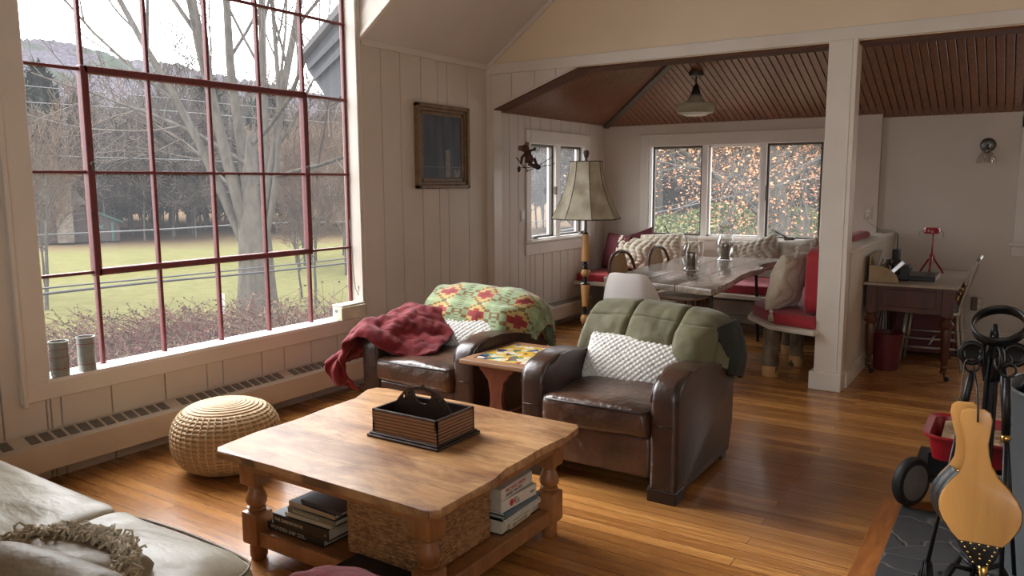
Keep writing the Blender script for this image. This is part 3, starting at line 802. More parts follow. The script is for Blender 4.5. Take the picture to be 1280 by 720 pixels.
# spiral bound book with tabs at the bottom
t = thing('spiral_bound_book', 'thick black spiral-bound book with white rings at the bottom of the right stack', 'book', (-1.567, 2.33, SZ), PI/2+.03)
b = B(); b.box(0, .29, .006, .18, 0, .003); b.box(0, .29, .006, .18, .055, .058); obj('cover', b, BLACKP, t, world=False)
b = B(); b.box(.004, .286, .012, .176, .003, .055); obj('pages', b, PAGE, t, world=False)
b = B()
for k in range(22): b.tube([(.012+k*.0125, .012*math.cos(a)+.008, .046+.013*math.sin(a)) for a in np.linspace(-2.4, 2.4, 8)[::-1]+PI], .0022, 5)
obj('spiral_binding', b, WHITE, t, 'auto', world=False)
b = B(); b.box(.05, .2, -.0015, .006, .008, .03, .001); obj('label_strip', b, PAGE, t, world=False)
M = topm(t) @ frame((.06, -.0017, .019), (1, 0, 0), (0, 0, 1)); text('lettering', 'LEAF - IF A STORY', .014, M, INKK, t)

# seagrass basket
BASK = mat('woven_seagrass', (176, 132, 84), .75, (120, 80, 46), ns=45, amt=1.4, bmp=.5, bs=90, scale=(1, 1, 3))
bt = thing('basket', 'square woven seagrass storage basket with brass catch on the coffee table shelf', 'basket', (-1.79, 2.09, SZ))
def weave(b, P0, ux, uz, w, h, nrm, rows=19, cells=24):
    nu, nv = cells*6, rows*6
    P = np.zeros((nu+1, nv+1, 3)); ux = np.array(ux); uz = np.array(uz); nrm = np.array(nrm)
    for i in range(nu+1):
        for j in range(nv+1):
            u, v = i/nu, j/nv; r = v*rows; ri = int(r)
            d = abs(math.sin(PI*r))**.6*(.35+.65*abs(math.sin(PI*(u*cells+.5*(ri % 2)+.12*math.sin(ri*7)))))*.008
            e = min(u, 1-u)*w; d *= min(1, e/.01)
            P[i, j] = np.array(P0)+ux*u*w+uz*v*h+nrm*d
    b.grid(P)
bx0, bx1, by0, by1, bz0, bz1 = -1.975, -1.61, 1.925, 2.30, SZ+.002, .385
b = B()
weave(b, (bx0, by0, bz0), (1, 0, 0), (0, 0, 1), bx1-bx0, bz1-bz0, (0, -1, 0)); weave(b, (bx1, by0, bz0), (0, 1, 0), (0, 0, 1), by1-by0, bz1-bz0, (1, 0, 0))
weave(b, (bx1, by1, bz0), (-1, 0, 0), (0, 0, 1), bx1-bx0, bz1-bz0, (0, 1, 0), 19, 12); weave(b, (bx0, by1, bz0), (0, -1, 0), (0, 0, 1), by1-by0, bz1-bz0, (-1, 0, 0), 19, 12)
b.box(bx0+.004, bx1-.004, by0+.004, by1-.004, bz0, bz1-.01)
obj('basket_body', b, BASK, bt, True)
b = B(); b.tube([(bx0, by0, bz1), (bx1, by0, bz1), (bx1, by1, bz1), (bx0, by1, bz1)], .007, 8, closed=True); obj('rim', b, BASK, bt, True)
b = B(); b.box(bx0+.125, bx0+.205, by0-.012, by0-.004, .325, .36, .003); obj('catch', b, mat('aged_brass_plate', (96, 84, 60), .4, metal=.8), bt)
b = B(); b.box(bx0+.14, bx0+.19, by0-.014, by0-.011, .332, .353, .001); obj('catch_label', b, PAGE, bt)
t = obj('album', (lambda b: (b.box(-1.92, -1.60, 1.80, 1.916, SZ, SZ+.014, .004, 2), b)[1])(B()), mat('navy_leather', (28, 34, 44), .32, (20, 22, 28), ns=9, bmp=.3), None)
tag(t, 'dark navy leather album sticking out under the front of the seagrass basket', 'album')

# ------------------------------------------------------------------ armchairs
def armchair(loc, label):
    t = thing('armchair', label, 'armchair', loc)
    W = .415; A = .135
    prof = [(.0, .02), (.0, .47), (.008, .51), (.03, .545), (.08, .572), (.18, .587), (.30, .588), (.45, .572), (.6, .54), (.72, .505), (.80, .475), (.83, .45), (.80, .2), (.775, .03)]
    for s in (-1, 1):
        b = B(); xa, xb_ = (s*(W-A), s*W) if s > 0 else (s*W, s*(W-A))
        b.prism(prof, 'x', xa, xb_, .03, 4); o = obj('armrest', b, LEATH, t, 'auto', world=False)
        # piping round the arm outline on both faces
        b = B()
        for xx in (xa+.007, xb_-.007): b.tube([(xx, y*.975+.010, z_*.982) for y, z_ in prof[1:12]], .005, 6)
        b.tube([(xa+.02, -.0005, .36), (xb_-.02, -.0005, .36)], .0025, 6)
        obj('piping', b, PIPING, o, True, world=False)
        b = B(); b.box(xa-.003, xb_+.003, -.004, .11, 0, .062, .004); obj('foot', b, mat('foot_leather', (40, 27, 21), .4), t, world=False)
        b = B()
        for k in range(9): b.ball((xa+.008+k*(A-.016)/8, -.003, .07), .004, 6)
        for k in range(6): b.ball((s*(W+.0), .012+k*.018, .07), .004, 6)
        obj('nailheads', b, BRASS if False else mat('dull_nailheads', (90, 66, 44), .35, metal=.8), o, True, world=False)
        b = B(); b.box(xa+.02, xb_-.02, .70, .775, 0, .05, .004); obj('foot', b, DKW, t, world=False)
    b = B(); b.box(-W+A-.003, W-A+.003, .012, .76, .095, .29, .02, 4)
    obj('seat_frame', b, LEATH2, t, 'auto', world=False)
    b = B()
    def fn(x, y, z): 
        z += .012*(1-(x/.29)**2)*(1 if z > 0 else 0); y -= .018*max(0, 1-abs(z)/.08)*(1 if y < 0 else 0)
        return x, y, z
    b.sq((0, .30, .355), (.283, .325, .075), .28, .13, 96, 28, .012, seed=loc[0], fn=fn)
    sc = obj('seat_cushion', b, LEATH2, t, True, world=False)
    b = B(); b.tube([(-.277, .5, .422), (-.277, .1, .42), (-.272, .0, .414), (-.25, -.025, .411), (0, -.034, .414), (.25, -.025, .411), (.272, 0, .414), (.277, .1, .42), (.277, .5, .422)], .005, 6); obj('piping', b, PIPING, sc, True, world=False)
    b = B(); M = Matrix.Translation((0, .68, .44)) @ Matrix.Rotation(R_(-9), 4, 'X')
    b.sq((0, 0, 0), (.335, .085, .30), .3, .35, 64, 28, .008, seed=3+loc[0]); b.xf(M); obj('backrest', b, LEATH, t, True, world=False)
    b = B()
    P = []
    for a in np.linspace(0, PI, 25): P.append((-.33*math.cos(a)*(1+.0*a), .765, .72*1))
    b.prism([(-.34, .06), (.34, .06), (.36, .5), (.345, .62), (.29, .69), (.2, .715), (0, .725), (-.2, .715), (-.29, .69), (-.345, .62), (-.36, .5)], 'y', .73, .80, .02, 3); obj('back_shell', b, LEATH, t, 'auto', world=False)
    return t
armchair((-1.645, 3.215, 0), 'brown leather club armchair with an olive quilt over its back, nearest the open floor')
armchair((-2.895, 3.385, 0), 'brown leather club armchair with a patterned blanket and red throw, beside the window wall')

# knitted lumbar pillows
def knitfn(x, y, a, e):
    u = (x+y)/.016; v = (x-y)/.016
    return .0075*(abs(math.sin(PI*u/2))*abs(math.sin(PI*v/2)))**.55
b = pillow((-1.655, 3.69, .520), (1, .03, -.07), (-.02, .42, .9), .56, .27, .11, 150, .03, 5, .002, knitfn, 100, rd=.02)
tag(obj('lumbar_pillow', b, KNIT, None, True), 'white basketweave-knit lumbar pillow below the olive quilt', 'pillow')
b = pillow((-2.865, 3.90, .515), (1, .0, -.10), (.05, .42, .9), .54, .25, .11, 150, .03, 9, .002, knitfn, 100, rd=.02)
tag(obj('lumbar_pillow', b, KNIT, None, True), 'white basketweave-knit lumbar pillow beside the red throw', 'pillow')

# olive quilt over the back of the right-hand armchair (front, top, down behind, right side hanging)
def drape(x0, x1, cy, z0f, ztop, zback, thick, nx=5, side=0., yfront=None, top=.11):
    rows = []
    for k in range(nx):
        u = k/(nx-1); x = x0+(x1-x0)*u; dz = -.02*abs(2*u-1)**2-.015*u; 
        f = -thick
        rows.append([(x-.03*(1-u), cy+f-.235, z0f+.03*math.sin(u*5)), (x-.01, cy+f-.20, (z0f+ztop)/2), (x, cy-.175, ztop-.035+dz), (x, cy-.06, ztop+.022+dz), (x, cy+.06, ztop-.0+dz), (x+.01, cy+top, ztop-.1+dz), (x+.01, cy+top+.015, (ztop+zback)/2), (x, cy+top+.02, zback)])
    return rows
Q = drape(-1.975, -1.335, 3.98, .52, .765, .46, .03)
Q.append([(-1.27, 3.80, .52), (-1.275, 3.87, .62), (-1.275, 3.93, .69), (-1.275, 3.99, .71), (-1.275, 4.05, .69), (-1.28, 4.10, .62), (-1.29, 4.11, .5), (-1.3, 4.11, .42)])
Q.append([(-1.235, 3.86, .50), (-1.24, 3.90, .56), (-1.245, 3.95, .60), (-1.245, 4.0, .61), (-1.245, 4.05, .60), (-1.255, 4.085, .54), (-1.26, 4.10, .44), (-1.27, 4.11, .36)])
def qf(u, v):
    s = 0
    for l in (.0, .26, .54, .80): s = max(s, math.exp(-((u-l)/.014)**2))
    for l in (.30, .62): s = max(s, math.exp(-((v-l)/.010)**2)*.7)
    return .02*(1-s)
P = lattice(Q, 190, 150, .009, 9, 2, qf)
b = B(); b.grid(P); o = obj('quilt', b, QUILT, None, True, solid=.022); tag(o, 'olive green quilted velvet throw folded over the armchair back', 'blanket')
b = B()  # darker folded-under end of the quilt hanging at the chair corner
Q2 = [[(-1.30, 3.83, .70), (-1.255, 3.86, .62), (-1.235, 3.88, .54), (-1.235, 3.9, .47)], [(-1.25, 3.93, .73), (-1.222, 3.95, .64), (-1.212, 3.96, .54), (-1.215, 3.97, .45)], [(-1.25, 4.04, .73), (-1.215, 4.06, .63), (-1.205, 4.07, .53), (-1.215, 4.07, .43)], [(-1.30, 4.12, .71), (-1.25, 4.13, .61), (-1.235, 4.13, .5), (-1.24, 4.13, .40)]]
b.grid(lattice(Q2, 50, 50, .010, 9, 7)+np.array([.012, 0, 0])); obj('folded_end', b, mat('quilt_lining', (32, 34, 23), .8, sheen=.0, bmp=.3), o, True, solid=.02)

# south-western patterned blanket ------------------------------------------------
m, n, bb, out = nt('southwestern_wool')
bb.inputs['Roughness'].default_value = .9; bb.inputs['Sheen Weight'].default_value = .3
uv = n.nodes.new('ShaderNodeUVMap'); mp = N(n, 'ShaderNodeMapping'); n.links.new(uv.outputs[0], mp.inputs[0]); mp.inputs['Scale'].default_value = (3.3, 4.6, 1)
sep = N(n, 'ShaderNodeSeparateXYZ'); n.links.new(mp.outputs[0], sep.inputs[0])
def mth(op, a, b_=0.): 
    x = N(n, 'ShaderNodeMath', operation=op)
    for i, v in enumerate((a, b_)):
        if isinstance(v, bpy.types.NodeSocket): n.links.new(v, x.inputs[i])
        else: x.inputs[i].default_value = v
    return x.outputs[0]
fx = mth('ABSOLUTE', mth('SUBTRACT', mth('FRACT', sep.outputs[0]), .5)); fy = mth('ABSOLUTE', mth('SUBTRACT', mth('FRACT', sep.outputs[1]), .5))
# stepped diamonds and bands
qx = mth('MULTIPLY', mth('FLOOR', mth('MULTIPLY', fx, 14)), 1/14); qy = mth('MULTIPLY', mth('FLOOR', mth('MULTIPLY', fy, 10)), 1/10)
dd = mth('ADD', qx, qy)
c = mixc(n, mth('LESS_THAN', fx, .23), lin((132, 150, 112)), lin((178, 152, 92)))
c = mixc(n, mth('GREATER_THAN', qy, .36), c, lin((150, 164, 122)))
c = mixc(n, mth('LESS_THAN', mth('ABSOLUTE', mth('SUBTRACT', dd, .36)), .05), c, lin((112, 84, 44)))
c = mixc(n, mth('LESS_THAN', dd, .16), c, lin((150, 48, 44)))
c = mixc(n, mth('LESS_THAN', dd, .09), c, lin((208, 196, 158)))
c = mixc(n, mth('LESS_THAN', dd, .08), c, lin((132, 40, 40)))
c = mixc(n, mth('MULTIPLY', mth('GREATER_THAN', qx, .38), mth('LESS_THAN', mth('FRACT', mth('MULTIPLY', sep.outputs[1], 9)), .35)), c, lin((104, 84, 46)))
n.links.new(c, bb.inputs['Base Color'])
tt = N(n, 'ShaderNodeTexNoise', Scale=150.); bump(n, bb, tt.outputs[0], .3, .003)
SW = m
def gridobj(name, P, m, parent=None, solid=.01):
    P = np.asarray(P); nu, nv = P.shape[:2]
    if parent: 
        Mi = topm(parent).inverted(); P = np.array([[list(Mi @ Vector(P[i, j])) for j in range(nv)] for i in range(nu)])
    vs = P.reshape(-1, 3).tolist(); fs = [(i*nv+j, (i+1)*nv+j, (i+1)*nv+j+1, i*nv+j+1) for i in range(nu-1) for j in range(nv-1)]
    me = bpy.data.meshes.new(name); me.from_pydata(vs, [], fs); uvl = me.uv_layers.new(name='UVMap')
    for p in me.polygons:
        p.use_smooth = True
        for li in p.loop_indices:
            v = me.loops[li].vertex_index; uvl.data[li].uv = ((v//nv)/(nu-1), (v % nv)/(nv-1))
    me.materials.append(m); o = bpy.data.objects.new(name, me); COL.objects.link(o)
    if parent: o.parent = parent
    q = o.modifiers.new('thick', 'SOLIDIFY'); q.thickness = solid; q.offset = 0
    return o
Q = drape(-3.235, -2.62, 4.15, .56, .775, .44, .03)
Q.append([(-2.50, 3.98, .52), (-2.51, 4.03, .60), (-2.515, 4.10, .69), (-2.515, 4.15, .715), (-2.515, 4.22, .69), (-2.51, 4.27, .62), (-2.52, 4.28, .5), (-2.53, 4.28, .42)])
Q.append([(-2.45, 4.02, .50), (-2.455, 4.06, .53), (-2.46, 4.12, .56), (-2.46, 4.17, .57), (-2.46, 4.22, .55), (-2.465, 4.25, .50), (-2.47, 4.27, .42), (-2.48, 4.28, .36)])
o = gridobj('blanket', lattice(Q, 90, 90, .018, 7, 12), SW, None, .012)
tag(o, 'sage green blanket with red and gold geometric pattern over the armchair back', 'blanket')

# red fleece throw over the left arm of that armchair
C = [ # rows run from seat side (u=0) to the outer hanging side; columns from front to back
 [(-2.88, 3.56, .452), (-2.92, 3.70, .47), (-2.95, 3.84, .53), (-2.99, 3.95, .60), (-3.02, 4.03, .67)],
 [(-3.04, 3.45, .455), (-3.06, 3.60, .50), (-3.08, 3.76, .57), (-3.10, 3.89, .63), (-3.12, 3.99, .68)],
 [(-3.16, 3.36, .50), (-3.16, 3.50, .58), (-3.18, 3.68, .62), (-3.20, 3.84, .645), (-3.22, 3.96, .675)],
 [(-3.25, 3.335, .54), (-3.27, 3.44, .60), (-3.28, 3.62, .63), (-3.30, 3.79, .64), (-3.31, 3.92, .66)],
 [(-3.34, 3.31, .51), (-3.36, 3.40, .57), (-3.37, 3.56, .60), (-3.38, 3.73, .61), (-3.38, 3.87, .63)],
 [(-3.39, 3.30, .40), (-3.42, 3.36, .47), (-3.44, 3.50, .52), (-3.45, 3.66, .53), (-3.45, 3.80, .55)],
 [(-3.39, 3.36, .26), (-3.43, 3.29, .35), (-3.47, 3.38, .42), (-3.48, 3.56, .43), (-3.48, 3.74, .45)],
 [(-3.40, 3.46, .17), (-3.45, 3.31, .25), (-3.49, 3.26, .36), (-3.50, 3.48, .34), (-3.50, 3.68, .35)]]
def ff(u, v): return .011*math.sin(v*19+u*7)*min(1, u*3)+.010*math.sin(u*13-v*9)
o = gridobj('throw', lattice(C, 130, 110, .03, 10, 31, ff), REDF, None, .02); tag(o, 'crumpled dark red fleece throw hanging over the armchair arm by the window', 'blanket')
b = B(); P = lattice(C, 60, 60, .03, 10, 31, ff); b.tube([tuple(P[i, 14]+np.array([0, -.004, .006])) for i in range(6, 56)], .008, 6); obj('seam', b, REDF, o, True)

# ------------------------------------------------------------------ tiled side table
m, n, bb, out = nt('painted_tiles')
bb.inputs['Roughness'].default_value = .12; bb.inputs['Coat Weight'].default_value = .5
co = coords(n, (1, 1, 1))
v = N(n, 'ShaderNodeTexVoronoi', Scale=26.); n.links.new(co, v.inputs['Vector']); 
w1_ = N(n, 'ShaderNodeTexMagic', Scale=9.); w1_.turbulence_depth = 3; n.links.new(co, w1_.inputs['Vector'])
cr_ = n.nodes.new('ShaderNodeValToRGB'); cr_.color_ramp.interpolation = 'CONSTANT'
cols_ = [(0, (226, 216, 184)), (.2, (214, 170, 60)), (.42, (60, 120, 110)), (.52, (226, 216, 184)), (.62, (46, 58, 110)), (.72, (216, 176, 70)), (.88, (160, 60, 44))]
el = cr_.color_ramp.elements; el[0].position = 0; el[0].color = lin(cols_[0][1]); el[1].position = cols_[1][0]; el[1].color = lin(cols_[1][1])
for p, c in cols_[2:]: e = el.new(p); e.color = lin(c)
sx = N(n, 'ShaderNodeSeparateColor'); n.links.new(v.outputs['Color'], sx.inputs[0]); n.links.new(sx.outputs[0], cr_.inputs[0])
br = N(n, 'ShaderNodeTexBrick', Scale=1.); br.offset = 0; br.inputs['Brick Width'].default_value = .108; br.inputs['Row Height'].default_value = .108; br.inputs['Mortar Size'].default_value = .002
n.links.new(co, br.inputs['Vector'])
n.links.new(mixc(n, br.outputs['Fac'], cr_.outputs[0], lin((170, 160, 140))), bb.inputs['Base Color'])
TILES = m
MAHO = wood('red_brown_side_table', (120, 62, 38), (84, 40, 24), .42, (5, 5, 1.2), 3, .1)
OAKR = wood('side_table_rim', (150, 110, 76), (118, 82, 54), .45, (1.3, 9, 9), 3)
t = thing('side_table', 'small side table with a colourful tiled top between the two leather armchairs', 'side table', (-2.265, 3.53, 0))
x0, x1, y0, y1 = -2.47, -2.065, 3.255, 3.80; zt = .522
b = B(); b.box(x0, x1, y0, y1, zt-.022, zt-.001, .006, 2); b.box(x0, x1, y0, y0+.07, zt-.002, zt+.002, .002); b.box(x0, x1, y1-.07, y1, zt-.002, zt+.002, .002); b.box(x0, x0+.04, y0+.07, y1-.07, zt-.002, zt+.002, .001); b.box(x1-.04, x1, y0+.07, y1-.07, zt-.002, zt+.002, .001); obj('tabletop', b, OAKR, t)
b = B(); b.box(x0+.04, x1-.04, y0+.07, y1-.07, zt-.002, zt+.0015); obj('tile_inlay', b, TILES, t)
half = [(.17, .0), (.17, .03), (.15, .05), (.11, .07), (.085, .11), (.08, .16), (.09, .2), (.075, .25), (.05, .3), (.05, .35), (.07, .39), (.07, .42), (.11, .44), (.12, .46), (.16, .475), (.17, .50)]
half = [(a*.66, z_) for a, z_ in half]
for yy in (y0+.05, y1-.07):
    b = B(); xc = (x0+x1)/2
    b.prism([(xc-a, z_) for a, z_ in half]+[(xc+a, z_) for a, z_ in reversed(half)], 'y', yy, yy+.024, .003, 1); obj('leg', b, MAHO, t)
b = B(); b.box(xc-.012, xc+.012, y0+.06, y1-.06, .16, .22, .003); obj('stretcher', b, MAHO, t)

# ------------------------------------------------------------------ pouf
pc = Vector((-3.35, 2.44, 0)); PR = .262; PH = .355
m, n, bb, out = nt('rattan_rope'); bb.inputs['Roughness'].default_value = .6
t3 = N(n, 'ShaderNodeTexNoise', Scale=30., Detail=4); n.links.new(coords(n), t3.inputs['Vector']); n.links.new(mixc(n, t3.outputs[0], lin((190, 156, 110)), lin((146, 112, 72))), bb.inputs['Base Color'])
RATT = m
STITCH = mat('pale_binding_cane', (226, 204, 164), .6)
t = thing('pouf', 'round woven rattan pouf on the floor below the large window', 'pouf', tuple(pc))
b = B(); prof = []
NC = 27
def pf(s):   # s 0..1 from bottom to top centre
    a = -PI/2+PI*s
    return PR*math.copysign(abs(math.cos(a))**.62, math.cos(a)), PH/2+PH/2*math.copysign(abs(math.sin(a))**.92, math.sin(a))
pp = [pf(s) for s in np.linspace(.0, 1, 400)]
L = [0]
for a, c in zip(pp, pp[1:]): L.append(L[-1]+math.hypot(c[0]-a[0], c[1]-a[1]))
for (r, z_), l in zip(pp, L):
    k = abs(math.sin(PI*l/L[-1]*NC*1.25))**.7*.008
    sa = max(0, z_/PH); prof.append((max(0, r+k*(1 if r > .02 else 0)), max(0, z_+k*(.3 if z_ > PH*.6 else 0))))
b.lathe(prof, pc, 72); obj('body', b, RATT, t, True)
b = B()
for k in range(44):
    a = 2*PI*k/44; pts = []
    for j, s in enumerate(np.linspace(.14, .80, 40)):
        r, z_ = pf(s); a2 = a+(.018 if j % 2 else -.018); pts.append(pc+Vector(((r+.0065)*math.cos(a2), (r+.0065)*math.sin(a2), z_+.002)))
    b.tube(pts, .0032, 4)
obj('stitching', b, STITCH, t, True)

# ------------------------------------------------------------------ sofa (foreground)
t = thing('sofa', 'large sofa with pale sage cushions and dark piping in the foreground', 'sofa', (-2.1, .75, 0))
b = B(); b.box(-3.35, -.55, .30, 1.22, .08, .30, .03, 3); obj('frame', b, SOFA, t, 'auto')
b = B()
b.box(-3.35, -.55, .12, .40, .08, .80, .08, 4); obj('back', b, SOFA, t, 'auto')
for s, (xa, xb_) in enumerate([(-3.55, -3.36), (-.55, -.36)]):
    b = B(); b.box(xa, xb_, .15, 1.22, .08, .60, .06, 4); obj('arm', b, SOFA, t, 'auto')
for k, (xa, xb_, ze) in enumerate([(-3.34, -2.31, .455), (-2.30, -1.635, .46), (-1.62, -.60, .44)]):
    b = B(); hx = (xb_-xa)/2
    def fn(x, y, z, hx=hx): 
        q = (1-(x/hx)**2)*(1-((y)/.46)**2)
        return x, y, z+(.028*max(0, q) if z > 0 else 0)
    b.sq(((xa+xb_)/2, .86, .36), (hx, .43, ze-.36), .2, .13, 110, 40, .022, seed=k*5+2, fn=fn); sc = obj('seat_cushion', b, SOFA, t, True)
    b = B(); pts = []
    for (x, y) in [(xa+.004, .6), (xa+.004, 1.0), (xa+.008, 1.18), (xa+.035, 1.262), (xa+.1, 1.287), ((xa+xb_)/2, 1.291), (xb_-.1, 1.287), (xb_-.035, 1.262), (xb_-.008, 1.18), (xb_-.004, 1.0), (xb_-.004, .6)]: pts.append((x, y, ze-.022+.004*math.sin(x*9)))
    P = cr(np.array(pts), np.linspace(0, len(pts)-1, 80)); b.tube([tuple(p) for p in P], .0042, 6); obj('piping', b, SOFAP, sc, True)
for k, (xa, xb_) in enumerate([(-3.3, -2.35), (-2.3, -1.5), (-1.45, -.6)]):
    b = B(); b.sq(((xa+xb_)/2, .47, .64), ((xb_-xa)/2, .10, .19), .4, .3, 48, 24, .02, seed=k); obj('back_cushion', b, SOFA, t, True)

# fringed khaki pillows
def fringe(name, pts, n, r, L, seed, parent):
    rg = random.Random(seed); P = cr(np.array(pts, float), np.linspace(0, len(pts)-1, n)); b = B()
    for p in P:
        for q in range(17):
            d = Vector((rg.gauss(0, 1), rg.gauss(0, 1), rg.gauss(.35, .8))).normalized()
            o0 = Vector(p)+Vector((rg.uniform(-r, r), rg.uniform(-r, r), rg.uniform(-r, r)))*.6
            l = L*rg.uniform(.6, 1.2); bend = Vector((rg.uniform(-1, 1), rg.uniform(-1, 1), rg.uniform(-1, .2)))*l*1.0
            b.tube([o0, o0+d*l*.6, o0+d*l*.8+bend*.45, o0+d*l*.35+bend*.8], [.0034, .0036, .0034, .0028], 5)
    o = obj(name, b, YARN, parent, True); return o
def fpillow(c, right, up, w, h, label, seed, top):
    t = thing('fringed_pillow', label, 'pillow', tuple(c))
    bb_ = pillow(c, right, up, w, h, .17, 70, .05, seed, .014, rd=.14); obj('pillow_body', bb_, KHAKI, t, True)
    fr = []
    r = Vector(right).normalized(); u = Vector(up); u = (u-r*u.dot(r)).normalized(); k = r.cross(u)
    for a, e in top: fr.append(Vector(c)+r*w/2*a+u*h/2*e+k*(.085*max(0, (1-a*a)*(1-e*e))**.42+.004))
    fringe('fringe', [tuple(p) for p in fr], 150, .026, .026, seed, t)
    return t
fpillow(Vector((-1.93, .885, .475)), (.90, .30, -.04), (-.36, .85, .20), .44, .32, 'khaki velvet pillow with a looped cream fringe band, further from the camera', 3, [(-1, -.1), (-.75, .35), (-.4, .66), (0, .80), (.4, .80), (.68, .62), (.84, .25), (.86, -.2), (.8, -.6)])
fpillow(Vector((-1.70, .71, .56)), (.95, .30, -.10), (-.15, .72, .42), .46, .30, 'khaki velvet pillow with a thick cream fringe in the bottom left foreground', 8, [(-1.3, 1.0), (-1, .86), (-.8, .66), (-.62, .40), (-.46, .10), (-.3, -.2), (-.1, -.6)])
b = pillow((-2.62, .86, .56), (.75, -.6, .0), (.25, .3, .85), .40, .24, .12, 50, .06, 4, .004)
tt_ = obj('cushion', b, mat('white_grey_print', (206, 202, 202), .7, (92, 92, 98), ns=55, amt=3.), None, True); tag(tt_, 'small white and grey printed cushion at the left edge of the sofa', 'pillow')
Cq = [[(-1.47, 1.18, .455), (-1.46, 1.27, .455), (-1.45, 1.345, .43)], [(-1.42, 1.18, .485), (-1.40, 1.28, .49), (-1.385, 1.375, .455)], [(-1.30, 1.18, .49), (-1.28, 1.29, .49), (-1.26, 1.37, .445)], [(-1.12, 1.18, .47), (-1.11, 1.28, .465), (-1.10, 1.34, .43)]]
o = gridobj('towel', lattice(Cq, 50, 40, .012, 12, 3), REDF, None, .03); tag(o, 'folded coral red terry throw on the front edge of the sofa', 'blanket')
# ------------------------------------------------------------------ floor lamp
HONEY = wood('honey_turned_wood', (196, 148, 88), (166, 116, 62), .35, (8, 8, 1.5), 3, .2)
LACQ = mat('black_lacquer', (18, 17, 17), .22, coat=.5)
SHADE = mat('parchment_shade', (184, 177, 156), .8, (146, 137, 116), ns=9, amt=1.3, detail=8)
lx, ly = -2.635, 5.0
t = thing('floor_lamp', 'tall floor lamp with turned honey wood and black segments and a bell shade', 'lamp', (lx, ly, 0))
b = B(); b.lathe([(0, 0), (.13, 0), (.135, .012), (.12, .03), (.06, .045), (.03, .06), (.018, .08), (.014, .12)], (lx, ly, 0), 32); obj('base', b, LACQ, t, 'auto')
bk_, hn = B(), B()
def zof(py): return 1.088+(292-py)*.00585
# pole from bottom to top: honey cones, black beads, honey balls
segs = [(.10, .21, 'bl'), (.21, .375, 'c'), (.375, .43, 'b'), (.43, .505, 's'), (.505, .56, 'b'), (.56, .72, 'ci'), (.72, .775, 'b'), (.775, .835, 's'), (.835, .89, 'b'), (.89, 1.085, 'c2')]
for a, z, k in segs:
    c = (lx, ly, 0); h = z-a
    if k == 'bl': bk_.lathe([(.014, a), (.02, a+.01), (.012, a+.03), (.022, a+.06), (.012, a+.085), (.02, z-.004), (.018, z)], c, 20)
    if k == 'c': hn.lathe([(.036, a), (.038, a+.004), (.025, z)], c, 24); bk_.lathe([(.03, a-.008), (.03, a)], c, 20)
    if k == 'ci': hn.lathe([(.021, a), (.034, z-.004), (.033, z)], c, 24); bk_.lathe([(.033, z), (.034, z+.006), (.025, z+.009)], c, 20)
    if k == 'c2': hn.lathe([(.031, a), (.032, a+.01), (.022, z)], c, 24); bk_.lathe([(.031, a-.006), (.031, a)], c, 20); bk_.lathe([(.018, z), (.02, z+.008), (.012, z+.012)], c, 20)
    if k == 'b': bk_.lathe([(.024, a), (.018, a+h*.12), (.009, a+h*.22), (.019, a+h*.45), (.019, a+h*.6), (.009, a+h*.8), (.02, z-h*.08), (.022, z)], c, 20)
    if k == 's': hn.ball((lx, ly, (a+z)/2), (.034, .034, h/2+.002), 20)
bk_.cyl((lx, ly, 1.08), (lx, ly, 1.62), .009)
obj('pole', bk_, LACQ, t, 'auto'); o = obj('pole_segments', hn, HONEY, t, 'auto'); o['label'] = 'honey coloured turned wood'
b = B(); Z0, Z1 = 1.195, 1.60
n8 = 8; prof = []
for s in np.linspace(0, 1, 16): prof.append((.118+(.255-.118)*(s**1.75), Z1-(Z1-Z0)*s))
rings = np.array([[(lx+r*math.cos(2*PI*k/n8+.62), ly+r*.92*math.sin(2*PI*k/n8+.62), z) for k in range(n8)] for r, z in prof])
b.grid(rings, cv=True); o = obj('lamp_shade', b, SHADE, t, False, solid=.003)
b = B()
for k in range(n8): b.tube([tuple(rings[i, k]) for i in range(16)], .0035, 5)
b.tube([tuple(p) for p in rings[0]], .004, 5, closed=True); b.tube([tuple(p) for p in rings[-1]], .004, 5, closed=True)
obj('shade_seams', b, mat('shade_trim', (70, 62, 46), .7), o, True)
b = B(); b.lathe([(.008, 1.60), (.008, 1.625), (.014, 1.63), (.022, 1.662), (.018, 1.675), (.006, 1.68)], (lx, ly, 0), 12); b.lathe([(.0, 1.598), (.05, 1.598), (.05, 1.602), (0, 1.602)], (lx, ly, 0), 12); obj('finial', b, mat('dark_finial', (58, 42, 36), .5), t, 'auto')

# ------------------------------------------------------------------ dining table
TT = wood('weathered_pale_table', (176, 164, 148), (132, 118, 102), .22, (9, 1.1, 9), 3, .35, .3, c3=(112, 98, 82))
t = thing('dining_table', 'long weathered grey-brown plank dining table with wavy edges and steel legs', 'dining table', (-2.15, 6.2, 0))
planks = [[(-2.62, 5.27), (-2.60, 5.235), (-2.3, 5.155), (-2.292, 6.1), (-2.31, 7.25), (-2.72, 7.16), (-2.64, 6.6), (-2.66, 6.1), (-2.61, 5.7)],
          [(-2.286, 5.15), (-1.985, 5.075), (-1.99, 6.0), (-1.975, 7.33), (-2.304, 7.25), (-2.286, 6.1)],
          [(-1.978, 5.072), (-1.70, 5.0), (-1.678, 5.02), (-1.72, 5.5), (-1.775, 5.9), (-1.79, 6.2), (-1.765, 6.42), (-1.785, 6.56), (-1.855, 6.60), (-1.86, 6.9), (-1.80, 7.2), (-1.79, 7.38), (-1.968, 7.33), (-1.984, 6.0)]]
b = B()
for p in planks: b.prism(p, 'z', .705, .75, .006, 2)
obj('tabletop', b, TT, t, 'auto')
STEEL = mat('dark_steel', (44, 40, 38), .4, metal=.7)
